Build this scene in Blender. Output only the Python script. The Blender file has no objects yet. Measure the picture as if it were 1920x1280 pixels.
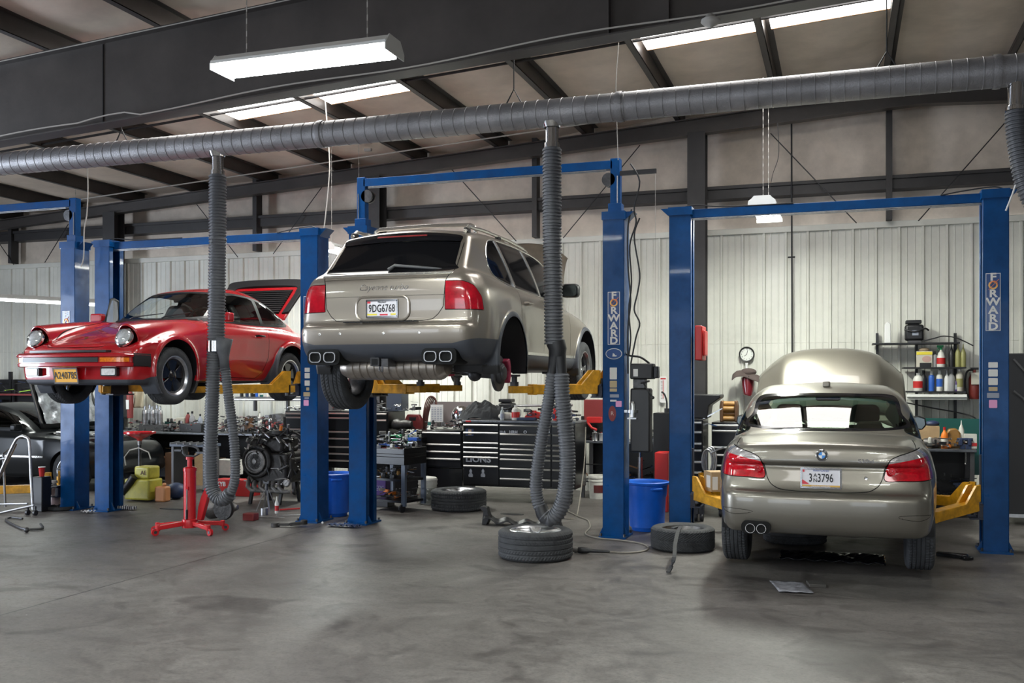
import bpy, math, random
import numpy as np
from math import sin, cos, pi, radians, sqrt, atan2
from mathutils import Vector, Matrix, Euler, noise as mnoise
SC = bpy.context.scene
COL = SC.collection
random.seed(7); RNG = np.random.RandomState(5)
# ---------------------------------------------------------------- camera, world, exposure, daylight
CAM_H = 1.72; FPX = 1821.0; HOR = 714.0; TH = radians(18.8)
CT, ST = cos(TH), sin(TH)
cd = bpy.data.cameras.new('camera'); cam = bpy.data.objects.new('camera', cd); COL.objects.link(cam)
cam.location = (0, 0, CAM_H); cam.rotation_euler = (pi/2, 0, TH)
cd.sensor_width = 36; cd.lens = FPX/1920*36; cd.shift_y = (HOR-640)/1920; cd.clip_end = 200
SC.camera = cam
W = bpy.data.worlds.new('sky'); SC.world = W; W.use_nodes = True
W.node_tree.nodes['Background'].inputs[0].default_value = (0.75, 0.87, 1.0, 1)
W.node_tree.nodes['Background'].inputs[1].default_value = 1.6
SC.view_settings.view_transform = 'Standard'; SC.view_settings.look = 'None'
SC.view_settings.exposure = 0.0; SC.view_settings.gamma = 1.0; SC.view_settings.use_curve_mapping = False
def area(name, loc, rot, sx, sy, power, col=(1, 1, 1), spread=None):
    l = bpy.data.lights.new(name, 'AREA'); l.shape = 'RECTANGLE'; l.size = sx; l.size_y = sy
    l.energy = power; l.color = col
    if spread: l.spread = spread
    o = bpy.data.objects.new(name, l); o.location = loc; o.rotation_euler = rot; COL.objects.link(o); return o
# daylight coming in through the open bay doors behind and left of the camera (door openings are built below)
area('bay_daylight', (-9.0, -6.9, 2.0), (radians(90), 0, 0), 3.6, 3.6, 130, (0.84, 0.91, 1.0))
area('bay_daylight', (-3.0, -6.9, 2.0), (radians(90), 0, 0), 3.6, 3.6, 90, (0.86, 0.92, 1.0))
area('bay_daylight', (3.0, -6.9, 2.0), (radians(90), 0, 0), 3.6, 3.6, 60, (0.88, 0.93, 1.0))
area('side_daylight', (-17.9, 3.5, 2.0), (radians(90), 0, radians(-90)), 4.4, 3.6, 1400, (0.78, 0.87, 1.0))

def P(px, py, Y):
    "world point on the plane at depth Y seen at a place in the photograph"
    a = (px-960)/FPX; b = (HOR-py)/FPX
    d = Vector((CT*a-ST, ST*a+CT, b)); return Vector((0, 0, CAM_H)) + d*(Y/d.y)
def PF(px, py, z=0.0):
    a = (px-960)/FPX; b = (HOR-py)/FPX
    d = Vector((CT*a-ST, ST*a+CT, b)); return Vector((0, 0, CAM_H)) + d*((z-CAM_H)/d.z)
# ---------------------------------------------------------------- materials
MATS = {}
def mat(name, col, rough=0.5, metal=0.0, coat=0.0, noise=0.0, nscale=8.0, bump=0.0, bscale=60.0, emit=0.0, alpha=1.0, spec=0.5, col2=None, rvar=0.0, coatr=0.04):
    if name in MATS: return MATS[name]
    m = bpy.data.materials.new(name); m.use_nodes = True; MATS[name] = m
    nt = m.node_tree; b = nt.nodes['Principled BSDF']
    b.inputs['Base Color'].default_value = (*col, 1); b.inputs['Roughness'].default_value = rough
    b.inputs['Metallic'].default_value = metal; b.inputs['Coat Weight'].default_value = coat
    b.inputs['Coat Roughness'].default_value = coatr
    b.inputs['Specular IOR Level'].default_value = spec
    if emit: 
        b.inputs['Emission Color'].default_value = (*col, 1); b.inputs['Emission Strength'].default_value = emit
    if noise or bump or rvar:
        tc = nt.nodes.new('ShaderNodeTexCoord')
    if noise or rvar:
        n = nt.nodes.new('ShaderNodeTexNoise'); n.inputs['Scale'].default_value = nscale; n.inputs['Detail'].default_value = 6
        n.inputs['Roughness'].default_value = 0.65
        nt.links.new(tc.outputs['Object'], n.inputs['Vector'])
    if noise:
        mx = nt.nodes.new('ShaderNodeMix'); mx.data_type = 'RGBA'
        c2 = col2 or tuple(max(0, c*(1-noise)) for c in col)
        mx.inputs[6].default_value = (*[min(1, c*(1+noise*0.5)) for c in col], 1); mx.inputs[7].default_value = (*c2, 1)
        r = nt.nodes.new('ShaderNodeMapRange'); r.inputs[1].default_value = 0.35; r.inputs[2].default_value = 0.7
        nt.links.new(n.outputs[0], r.inputs[0]); nt.links.new(r.outputs[0], mx.inputs[0]); nt.links.new(mx.outputs[2], b.inputs['Base Color'])
    if rvar:
        r = nt.nodes.new('ShaderNodeMapRange'); r.inputs[1].default_value = 0.3; r.inputs[2].default_value = 0.7
        r.inputs[3].default_value = max(0.02, rough-rvar); r.inputs[4].default_value = rough+rvar
        nt.links.new(n.outputs[0], r.inputs[0]); nt.links.new(r.outputs[0], b.inputs['Roughness'])
    if bump:
        n2 = nt.nodes.new('ShaderNodeTexNoise'); n2.inputs['Scale'].default_value = bscale; n2.inputs['Detail'].default_value = 4
        nt.links.new(tc.outputs['Object'], n2.inputs['Vector'])
        bp = nt.nodes.new('ShaderNodeBump'); bp.inputs['Strength'].default_value = bump; bp.inputs['Distance'].default_value = 0.01
        nt.links.new(n2.outputs[0], bp.inputs['Height']); nt.links.new(bp.outputs[0], b.inputs['Normal'])
    return m
def glassmat(name, tint=(0.8, 0.9, 0.82), refl=0.06):
    if name in MATS: return MATS[name]
    m = bpy.data.materials.new(name); m.use_nodes = True; MATS[name] = m
    nt = m.node_tree; nt.nodes.remove(nt.nodes['Principled BSDF']); out = nt.nodes['Material Output']
    t = nt.nodes.new('ShaderNodeBsdfTransparent'); t.inputs[0].default_value = (*tint, 1)
    g = nt.nodes.new('ShaderNodeBsdfGlossy'); g.inputs['Roughness'].default_value = 0.01; g.inputs[0].default_value = (1, 1, 1, 1)
    f = nt.nodes.new('ShaderNodeFresnel'); f.inputs[0].default_value = 1.5
    a = nt.nodes.new('ShaderNodeMath'); a.operation = 'ADD'; a.inputs[1].default_value = refl; a.use_clamp = True
    x = nt.nodes.new('ShaderNodeMixShader')
    nt.links.new(f.outputs[0], a.inputs[0]); nt.links.new(a.outputs[0], x.inputs[0])
    nt.links.new(t.outputs[0], x.inputs[1]); nt.links.new(g.outputs[0], x.inputs[2]); nt.links.new(x.outputs[0], out.inputs[0])
    return m
# ---------------------------------------------------------------- mesh building
def link(o, parent=None):
    COL.objects.link(o)
    if parent is not None: o.parent = parent
    return o
def tag(o, label=None, cat=None, group=None, kind=None):
    if label: o['label'] = label
    if cat: o['category'] = cat
    if group: o['group'] = group
    if kind: o['kind'] = kind
    return o
def thing(name, label, cat, loc=(0, 0, 0), rz=0.0, group=None, scale=1.0):
    o = bpy.data.objects.new(name, None); COL.objects.link(o); o.location = loc; o.rotation_euler = (0, 0, rz)
    o.empty_display_size = 0.1
    if scale != 1: o.scale = (scale,)*3
    return tag(o, label, cat, group)
class MB:
    def __init__(s): s.v = []; s.f = []; s.M = None
    def add(s, vs, fs):
        b = len(s.v); M = s.M
        s.v.extend([tuple(M @ Vector(p)) for p in vs] if M else [tuple(p) for p in vs])
        s.f.extend([tuple(i+b for i in f) for f in fs]); return s
    def box(s, x0, x1, y0, y1, z0, z1):
        vs = [(x, y, z) for z in (z0, z1) for y in (y0, y1) for x in (x0, x1)]
        return s.add(vs, [(0, 2, 3, 1), (4, 5, 7, 6), (0, 1, 5, 4), (2, 6, 7, 3), (0, 4, 6, 2), (1, 3, 7, 5)])
    def cbox(s, c, d, rot=(0, 0, 0)):
        R = Euler(rot).to_matrix(); c = Vector(c)
        vs = [c + R @ Vector((x*d[0]/2, y*d[1]/2, z*d[2]/2)) for z in (-1, 1) for y in (-1, 1) for x in (-1, 1)]
        return s.add(vs, [(0, 2, 3, 1), (4, 5, 7, 6), (0, 1, 5, 4), (2, 6, 7, 3), (0, 4, 6, 2), (1, 3, 7, 5)])
    def bar(s, p0, p1, w, h, up=(0, 0, 1)):
        p0 = Vector(p0); p1 = Vector(p1); d = (p1-p0).normalized(); u = Vector(up)
        if abs(d.dot(u)) > 0.98: u = Vector((0, 1, 0))
        r = d.cross(u).normalized(); u = r.cross(d)
        vs = [p + r*a*w/2 + u*b*h/2 for p in (p0, p1) for a, b in ((-1, -1), (1, -1), (1, 1), (-1, 1))]
        return s.add(vs, [(0, 3, 2, 1), (4, 5, 6, 7), (0, 1, 5, 4), (1, 2, 6, 5), (2, 3, 7, 6), (3, 0, 4, 7)])
    def tube(s, pts, r, n=10, caps=True, closed=False):
        pts = [Vector(p) for p in pts]; N = len(pts); vs = []; fs = []
        rr = r if hasattr(r, '__len__') else [r]*N
        t0 = (pts[1]-pts[0]).normalized(); u = Vector((0, 0, 1)) if abs(t0.z) < 0.9 else Vector((0, 1, 0))
        u = (u-t0*u.dot(t0)).normalized()
        for i, p in enumerate(pts):
            if closed: t = pts[(i+1) % N]-pts[i-1]
            else: t = pts[min(i+1, N-1)]-pts[max(i-1, 0)]
            if t.length < 1e-9: t = t0.copy()
            t.normalize(); u = (u-t*u.dot(t))
            if u.length < 1e-6: u = t.orthogonal()
            u.normalize(); w = t.cross(u)
            for k in range(n):
                a = 2*pi*k/n; vs.append(p+(u*cos(a)+w*sin(a))*rr[i])
        for i in range(N if closed else N-1):
            j = (i+1) % N
            for k in range(n):
                l = (k+1) % n; fs.append((i*n+k, i*n+l, j*n+l, j*n+k))
        if caps and not closed:
            fs.append(tuple(range(n-1, -1, -1))); fs.append(tuple((N-1)*n+k for k in range(n)))
        return s.add(vs, fs)
    def lathe(s, prof, c=(0, 0, 0), n=24, axis='z', caps=True, R=None):
        vs = []; fs = []; c = Vector(c); N = len(prof)
        if N == 2 and abs(prof[0][1]-prof[1][1]) < 1e-6 and min(prof[0][0], prof[1][0]) < 1e-6: caps = False
        for r, z in prof:
            for k in range(n):
                a = 2*pi*k/n
                p = Vector((r*cos(a), r*sin(a), z))
                if axis == 'x': p = Vector((p.z, p.x, p.y))
                elif axis == 'y': p = Vector((p.y, p.z, p.x))
                if R is not None: p = R @ p
                vs.append(c+p)
        for i in range(N-1):
            for k in range(n):
                l = (k+1) % n; fs.append((i*n+k, i*n+l, (i+1)*n+l, (i+1)*n+k))
        if caps:
            if prof[0][0] > 1e-6: fs.append(tuple(range(n-1, -1, -1)))
            if prof[-1][0] > 1e-6: fs.append(tuple((N-1)*n+k for k in range(n)))
        return s.add(vs, fs)
    def cyl(s, p0, p1, r, n=16, r1=None):
        return s.tube([p0, p1], [r, r if r1 is None else r1], n)
    def sphere(s, c, r, n=12, m=8, sc=(1, 1, 1)):
        vs = []; fs = []
        for i in range(m+1):
            t = pi*i/m
            for k in range(n):
                a = 2*pi*k/n; vs.append((c[0]+r*sc[0]*sin(t)*cos(a), c[1]+r*sc[1]*sin(t)*sin(a), c[2]+r*sc[2]*cos(t)))
        for i in range(m):
            for k in range(n):
                l = (k+1) % n; fs.append((i*n+k, (i+1)*n+k, (i+1)*n+l, i*n+l))
        return s.add(vs, fs)
    def prism(s, poly, t0, t1, plane='xz'):
        "poly of (a,b); plane xz extrudes along y, yz along x, xy along z"
        f = {'xz': lambda a, b, t: (a, t, b), 'yz': lambda a, b, t: (t, a, b), 'xy': lambda a, b, t: (a, b, t)}[plane]
        n = len(poly); vs = [f(a, b, t) for t in (t0, t1) for a, b in poly]
        return s.add(vs, [tuple(range(n)), tuple(range(2*n-1, n-1, -1))]+[(i, (i+1) % n, n+(i+1) % n, n+i) for i in range(n)])
    def grid(s, fn, nu, nv):
        vs = [fn(i/nu, j/nv) for j in range(nv+1) for i in range(nu+1)]
        return s.add(vs, [(j*(nu+1)+i, j*(nu+1)+i+1, (j+1)*(nu+1)+i+1, (j+1)*(nu+1)+i) for j in range(nv) for i in range(nu)])
    def build(s, name, m, parent=None, smooth=35, bevel=0.0, loc=None, rz=None, sub=0, solid=0, seg=2):
        me = bpy.data.meshes.new(name); me.from_pydata(s.v, [], s.f); me.validate(); me.update()
        if isinstance(m, str): m = MATS[m]
        me.materials.append(m)
        import bmesh
        bm = bmesh.new(); bm.from_mesh(me); bmesh.ops.recalc_face_normals(bm, faces=bm.faces); bm.to_mesh(me); bm.free()
        if smooth:
            me.shade_smooth()
            try: me.set_sharp_from_angle(angle=radians(smooth))
            except Exception: pass
        o = bpy.data.objects.new(name, me); link(o, parent)
        if loc is not None: o.location = loc
        if rz is not None: o.rotation_euler = (0, 0, rz)
        if solid:
            d = o.modifiers.new('solid', 'SOLIDIFY'); d.thickness = solid; d.offset = 0
        if bevel:
            d = o.modifiers.new('bevel', 'BEVEL'); d.width = bevel; d.segments = seg; d.limit_method = 'ANGLE'; d.angle_limit = radians(40)
            d.harden_normals = False
        if sub:
            d = o.modifiers.new('sub', 'SUBSURF'); d.levels = sub; d.render_levels = sub
        return o
def copy_tree(o, parent=None):
    c = o.copy(); COL.objects.link(c)
    if parent is not None: c.parent = parent
    for ch in list(o.children): copy_tree(ch, c)
    return c
def catmull(pts, n=8, closed=False):
    pts = [Vector(p) for p in pts]; out = []; N = len(pts)
    for i in range(N if closed else N-1):
        g = (lambda k: pts[k % N]) if closed else (lambda k: pts[max(0, min(N-1, k))])
        p0, p1, p2, p3 = g(i-1), g(i), g(i+1), g(i+2)
        for j in range(n):
            t = j/n; out.append(0.5*((2*p1)+(p2-p0)*t+(2*p0-5*p1+4*p2-p3)*t*t+(3*p1-p0-3*p2+p3)*t**3))
    if not closed: out.append(pts[-1])
    return out
def text(name, s, size, m, parent=None, loc=(0, 0, 0), rot=(pi/2, 0, 0), ext=0.0015, bold=0.0, align='CENTER', sx=1.0, shear=0.0, space=1.0):
    c = bpy.data.curves.new(name, 'FONT'); c.body = s; c.size = size; c.extrude = ext; c.offset = bold
    c.align_x = align; c.align_y = 'CENTER'; c.shear = shear; c.space_character = space; c.resolution_u = 3
    t = bpy.data.objects.new(name, c); me = bpy.data.meshes.new_from_object(t); bpy.data.objects.remove(t)
    me.materials.clear(); me.materials.append(MATS[m] if isinstance(m, str) else m)
    o = bpy.data.objects.new(name, me); link(o, parent); o.location = loc; o.rotation_euler = rot; o.scale = (sx, 1, 1)
    return o
def circ(cx, cy, rx, ry=None, n=24, a0=0, a1=2*pi):
    ry = rx if ry is None else ry
    return [(cx+rx*cos(a0+(a1-a0)*i/n), cy+ry*sin(a0+(a1-a0)*i/n)) for i in range(n)]
def rrect(x0, x1, y0, y1, r, n=5):
    out = []
    for cx, cy, a in ((x1-r, y1-r, 0), (x0+r, y1-r, pi/2), (x0+r, y0+r, pi), (x1-r, y0+r, 3*pi/2)):
        out += [(cx+r*cos(a+pi/2*i/n), cy+r*sin(a+pi/2*i/n)) for i in range(n+1)]
    return out
# common materials
mat('black', (0.012, 0.012, 0.014), 0.45); mat('black_gloss', (0.008, 0.008, 0.01), 0.12, coat=0.3)
mat('rubber', (0.022, 0.023, 0.026), 0.7, noise=0.4, nscale=14, bump=0.15, bscale=200)
mat('tread', (0.04, 0.042, 0.046), 0.78, noise=0.4, nscale=10, bump=0.2, bscale=150)
mat('steel_paint', (0.035, 0.033, 0.034), 0.5, noise=0.25, nscale=3, spec=0.4)
mat('chrome', (0.75, 0.76, 0.78), 0.1, 1.0); mat('alu', (0.62, 0.63, 0.65), 0.28, 1.0, noise=0.15, nscale=20)
mat('steel', (0.4, 0.4, 0.41), 0.4, 1.0, noise=0.3, nscale=15); mat('dark_metal', (0.09, 0.09, 0.095), 0.45, 0.8, noise=0.5, nscale=12, bump=0.2)
mat('lift_blue', (0.001, 0.056, 0.20), 0.38, spec=.2, coat=0.08, noise=0.25, nscale=5, rvar=0.12)
mat('arm_yellow', (0.62, 0.3, 0.012), 0.45, noise=0.45, nscale=9, coat=0.1)
mat('white', (0.75, 0.75, 0.74), 0.5); mat('white_plastic', (0.68, 0.67, 0.62), 0.4, noise=0.15, nscale=12)
mat('red_paint', (0.55, 0.012, 0.018), 0.25, coat=0.5); mat('grey', (0.3, 0.3, 0.31), 0.5); mat('dark_grey', (0.07, 0.07, 0.075), 0.5)
mat('ink', (0.015, 0.015, 0.02), 0.6); mat('tube_white', (0.98, 1.0, 0.97), 0.4, emit=40.0)
mat('cardboard', (0.42, 0.29, 0.16), 0.8, noise=0.2, nscale=6); mat('wood', (0.3, 0.16, 0.07), 0.6, noise=0.4, nscale=5)
# ================================================================ the building
def ztop(X): return 5.2 + 0.06*(min(X, 2.0-X)+8.77)
def zbot(X): return 4.32 + 0.056*(min(X, 2.0-X)+8.77)
WY = 14.8
def floor_mat():
    m = bpy.data.materials.new('concrete_floor'); m.use_nodes = True; nt = m.node_tree; L = nt.links.new; b = nt.nodes['Principled BSDF']
    tc = nt.nodes.new('ShaderNodeTexCoord')
    def noise(sc, det=6, rough=.6, vec=None, dist=0):
        n = nt.nodes.new('ShaderNodeTexNoise'); n.inputs['Scale'].default_value = sc; n.inputs['Detail'].default_value = det
        n.inputs['Roughness'].default_value = rough; n.inputs['Distortion'].default_value = dist
        L(vec or tc.outputs['Object'], n.inputs['Vector']); return n
    def ramp(src, stops):
        r = nt.nodes.new('ShaderNodeValToRGB'); L(src, r.inputs[0]); e = r.color_ramp.elements
        while len(e) < len(stops): e.new(0.5)
        for el, (p, c) in zip(e, stops): el.position = p; el.color = (*c, 1)
        return r
    def mul(a, c, f=1.0, mode='MULTIPLY'):
        x = nt.nodes.new('ShaderNodeMix'); x.data_type = 'RGBA'; x.blend_type = mode; x.inputs[0].default_value = f
        L(a, x.inputs[6]); L(c, x.inputs[7]); return x.outputs[2]
    mp = nt.nodes.new('ShaderNodeMapping'); mp.inputs['Scale'].default_value = (1, 1.25, 1); mp.inputs['Rotation'].default_value = (0, 0, .25)
    L(tc.outputs['Object'], mp.inputs[0])
    n1 = noise(.55, 8, .6, mp.outputs[0], .6)
    base = ramp(n1.outputs[0], [(.3, (.082, .074, .07)), (.5, (.127, .117, .110)), (.72, (.19, .178, .168))]).outputs[0]
    n2 = noise(3.2, 10, .72, mp.outputs[0], 1.2)
    base = mul(base, ramp(n2.outputs[0], [(.3, (.62, .6, .6)), (.55, (1, 1, 1)), (.75, (1.12, 1.1, 1.08))]).outputs[0])
    n3 = noise(46, 5, .7)
    base = mul(base, ramp(n3.outputs[0], [(.3, (.6, .6, .6)), (.48, (1, 1, 1)), (.7, (1.15, 1.15, 1.15))]).outputs[0])
    n5 = noise(14, 8, .75, mp.outputs[0], .4)
    base = mul(base, ramp(n5.outputs[0], [(.34, (.74, .73, .73)), (.5, (1, 1, 1)), (.66, (1.12, 1.11, 1.1))]).outputs[0])
    # dark oily patches and pale paint specks
    n4 = noise(.9, 5, .5, None, 2.0)
    base = mul(base, ramp(n4.outputs[0], [(.33, (.5, .48, .48)), (.43, (1, 1, 1))]).outputs[0])
    v = nt.nodes.new('ShaderNodeTexVoronoi'); v.inputs['Scale'].default_value = 2.6; L(tc.outputs['Object'], v.inputs['Vector'])
    sp = ramp(v.outputs['Distance'], [(.0, (.5, .5, .5)), (.022, (0, 0, 0))]); 
    base = mul(base, sp.outputs[0], .8, 'ADD')
    # saw-cut joints of the slab
    sx = nt.nodes.new('ShaderNodeSeparateXYZ'); L(tc.outputs['Object'], sx.inputs[0])
    wob = noise(1.3, 3)
    def joint(out, off, per, w):
        a = nt.nodes.new('ShaderNodeMath'); a.operation = 'SUBTRACT'; L(out, a.inputs[0]); a.inputs[1].default_value = off
        wb = nt.nodes.new('ShaderNodeMath'); wb.operation = 'MULTIPLY_ADD'; L(wob.outputs[0], wb.inputs[0]); wb.inputs[1].default_value = .012; L(a.outputs[0], wb.inputs[2])
        q = nt.nodes.new('ShaderNodeMath'); q.operation = 'PINGPONG'; L(wb.outputs[0], q.inputs[0]); q.inputs[1].default_value = per/2
        l = nt.nodes.new('ShaderNodeMath'); l.operation = 'GREATER_THAN'; L(q.outputs[0], l.inputs[0]); l.inputs[1].default_value = w
        return l.outputs[0]
    base = mul(base, ramp(joint(sx.outputs[0], -5.85, 30, .009), [(0, (.14, .13, .13)), (1, (1, 1, 1))]).outputs[0])
    base = mul(base, ramp(joint(sx.outputs[1], 8.13, 6.1, .003), [(0, (.4, .38, .38)), (1, (1, 1, 1))]).outputs[0])
    L(base, b.inputs['Base Color'])
    rr = nt.nodes.new('ShaderNodeMapRange'); L(n2.outputs[0], rr.inputs[0]); rr.inputs[1].default_value = .3; rr.inputs[2].default_value = .7
    rr.inputs[3].default_value = .36; rr.inputs[4].default_value = .62; L(rr.outputs[0], b.inputs['Roughness'])
    b.inputs['Specular IOR Level'].default_value = .45
    bp = nt.nodes.new('ShaderNodeBump'); bp.inputs['Strength'].default_value = .12; bp.inputs['Distance'].default_value = .01; L(n3.outputs[0], bp.inputs['Height']); L(bp.outputs[0], b.inputs['Normal'])
    MATS['floor'] = m
floor_mat()
mat('liner', (0.68, 0.68, 0.62), 0.42, noise=0.14, nscale=1.3, spec=0.4)
mat('insul', (0.72, 0.62, 0.53), 0.65, noise=0.2, nscale=1.1, bump=0.5, bscale=2.5)
mat('insul_wall', (0.60, 0.52, 0.44), 0.6, noise=0.28, nscale=1.6, bump=0.3, bscale=6)
mat('beam', (0.056, 0.049, 0.046), 0.42, noise=0.3, nscale=1.6, bump=0.06, bscale=40)
mat('skylight', (1.0, 0.985, 0.95), 0.5, emit=9.0)
mat('block', (0.12, 0.115, 0.11), 0.8, noise=0.15, nscale=2)
XL, XR, YB = -18.0, 8.0, -7.0
S = lambda o: tag(o, kind='structure')
b = MB(); b.add([(XL, YB-3, 0), (XR+1, YB-3, 0), (XR+1, WY+.3, 0), (XL, WY+.3, 0)], [(0, 1, 2, 3)]); b.box(XL-4, XR+1, YB-3, WY+.3, -.2, -.001); S(b.build('floor', 'floor', smooth=0))
# back wall: ribbed liner panel below, insulation between girts above
b = MB(); prof = []; x = XL
R0 = -1.72
k0 = int((XL-R0)/.31)-1
for k in range(k0, int((XR-R0)/.31)+1):
    c = R0+k*.31
    prof += [(c-.026, 0), (c-.014, -.03), (c+.014, -.03), (c+.026, 0)]
    for q in (.10, .205): prof += [(c+q-.012, 0), (c+q-.005, -.006), (c+q+.005, -.006), (c+q+.012, 0)]
zs = [0, 2.274, 2.28, 3.93]
vs = [(x, WY+dy+(0.004 if z < 2.277 else 0), z) for z in zs for x, dy in prof]; n = len(prof)
b.add(vs, [(j*n+i, j*n+i+1, (j+1)*n+i+1, (j+1)*n+i) for j in range(len(zs)-1) for i in range(n-1)])
S(b.build('wall_back', 'liner', smooth=20))
b = MB(); b.box(XL, XR, WY-.045, WY+.02, 3.90, 3.985); S(b.build('trim_liner_top', 'liner', bevel=.004))
b = MB(); vs = []; nx = 120
b.grid(lambda u, v: (XL+(XR-XL)*u, WY+.13+.03*sin(u*400)*.2-.05*abs(sin(pi*(XL+(XR-XL)*u+2.0)/1.52)), 3.95+2.3*v), 240, 6)
S(b.build('wall_back_insulation', 'insul_wall', smooth=60))
b = MB()
for z in (4.42, 5.9): b.box(XL, XR, WY-.14, WY+.1, z, z+.17); 
for z in (4.42,): b.box(XL, XR, WY-.17, WY-.14, z+.14, z+.19)
S(b.build('trim_girt', 'steel_paint', bevel=.004))
def hbeam(x, name):
    h = 4.955+.055*(min(x, 2-x)+9.6); m = MB(); m.box(x-.13, x+.13, 14.33, 14.345, 0, h); m.box(x-.13, x+.13, 14.58, 14.6, 0, h); m.box(x-.008, x+.008, 14.345, 14.58, 0, h)
    m.box(x-.16, x+.16, 14.3, 14.62, 0, .02)
    S(m.build(name, 'steel_paint'))
for i, x in enumerate((-17.9, -12.62, -7.3, -2.03, 3.3)): hbeam(x, 'wall_back_column_%d' % (i+1))
for i, x in enumerate((-15.2, -9.72, -4.6, .62, 5.9)):
    m = MB(); m.box(x-.04, x+.04, WY-.2, WY-.02, 3.99, 5.55); S(m.build('trim_wall_post_%d' % (i+1), 'steel_paint'))
def rod(name, a, c, r=.008, m='black', Y=WY-.22):
    q = MB(); q.cyl(P(*a, Y), P(*c, Y), r, 6); return S(q.build(name, m))
for i, (a, c) in enumerate((((1200, 272), (1056, 446)), ((1445, 250), (1606, 418)), ((1886, 228), (1722, 414)), ((842, 312), (968, 452)), ((604, 350), (512, 476)), ((368, 382), (446, 482)), ((128, 420), (84, 492)), ((0, 458), (26, 496)))):
    rod('trim_brace_rod_%d' % (i+1), a, c)
m = MB(); m.cyl(P(1484, 215, 14.6), P(1486, 900, 14.6), .012, 8); m.cyl(P(1484, 482, 14.6)-Vector((.05, 0, 0)), P(1484, 482, 14.6)+Vector((.05, 0, 0)), .012, 8); S(m.build('trim_wall_conduit', 'black'))
# rafters
def rafter(name, Y, fw, zt, zb, x0=XL, x1=XR, tk=.014, stiff=()):
    m = MB(); xs = [x0]+[x for x in np.arange(-17, 8, 1.0) if x0 < x < x1]+[x1]
    for a, c in zip(xs[:-1], xs[1:]):
        for (h0, h1, w) in ((lambda X: zb(X), lambda X: zb(X)+tk, fw), (lambda X: zt(X)-tk, lambda X: zt(X), fw), (lambda X: zb(X)+tk, lambda X: zt(X)-tk, .01)):
            vs = [(X, Y+s*w/2, h(X)) for h in (h0, h1) for s in (-1, 1) for X in (a, c)]
            m.add(vs, [(0, 2, 3, 1), (4, 5, 7, 6), (0, 1, 5, 4), (2, 6, 7, 3), (0, 4, 6, 2), (1, 3, 7, 5)])
    for X in stiff: m.box(X-.006, X+.006, Y-fw/2+.01, Y+fw/2-.01, zb(X)+tk, zt(X)-tk)
    return S(m.build(name, 'beam', smooth=0))
rafter('ceiling_rafter_near', 8.3, .2, ztop, zbot, stiff=(-1.92, -1.4, 1.0))
rafter('ceiling_rafter_far', 14.45, .16, lambda X: ztop(X)-.02, lambda X: 4.93+.055*(min(X, 2-X)+9.6))
rafter('ceiling_rafter_rear', 1.0, .2, ztop, zbot)
# seams where the near rafter web is spliced
m = MB()
for X in (-7.37,): m.box(X-.004, X+.004, 8.285, 8.296, zbot(X)+.02, ztop(X)-.02)
S(m.build('trim_rafter_splice', 'black'))
# purlins
def purlin(i, X):
    m = MB(); z = ztop(X)
    m.box(X-.004, X+.004, YB, WY+.1, z, z+.2); m.box(X-.075, X+.004, YB, WY+.1, z, z+.006); m.box(X-.004, X+.075, YB, WY+.1, z+.194, z+.2)
    m.box(X-.078, X-.072, YB, WY+.1, z, z+.02)
    S(m.build('ceiling_purlin_%d' % i, 'beam', smooth=0))
for k in range(-5, 13): purlin(k+6, .58-1.43*k)
# insulation blanket sagging between the purlins
m = MB()
def roofp(u, v):
    X = XL-1+(XR-XL+1.5)*u; Y = YB+(WY+.3-YB)*v; t = (.58-X)/1.43 % 1.0
    sag = .075*sin(pi*t)**.8
    z = ztop(X)+.215-sag*(1+.25*sin(Y*1.7+X*.7)+.15*sin(Y*4.1+X*2.3))
    return (X, Y, z)
m.grid(roofp, 380, 90); S(m.build('ceiling', 'insul', smooth=60))
# skylights (translucent roof panels that glow with the sky)
def sky(i, X0, X1, Y0, Y1):
    m = MB(); z0, z1 = ztop(X0)+.10, ztop(X1)+.10
    vs = [(X0, Y0, z0), (X1, Y0, z1), (X1, Y1, z1), (X0, Y1, z0), (X0, Y0, z0+.03), (X1, Y0, z1+.03), (X1, Y1, z1+.03), (X0, Y1, z0+.03)]
    m.add(vs, [(0, 3, 2, 1), (4, 5, 6, 7), (0, 1, 5, 4), (1, 2, 6, 5), (2, 3, 7, 6), (3, 0, 4, 7)])
    o = m.build('window_%d' % i, 'skylight', smooth=0); S(o)
    f = MB(); f.bar((X0, Y1+.01, z0+.01), (X1, Y1+.01, z1+.01), .02, .035); S(f.build('window_sill_%d' % i, 'wood', smooth=0))
n = 1
for X0, X1 in ((-7.95, -6.64), (-6.50, -5.21), (-2.22, -.92), (-.78, .5)):
    for Y0, Y1 in ((9.15, 11.56), (-5.5, -1.2)):  # second range: unseen panels added behind the camera for light
        if X0 < -4 and Y0 < 0: continue
        sky(n, X0, X1, Y0, Y1); n += 1
for X0, X1 in ((3.4, 4.7), (-9.4, -8.1)):  # more unseen glowing panels, added to light the hall from behind the camera
    sky(n, X0, X1, -5.5, -1.5); n += 1
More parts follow.
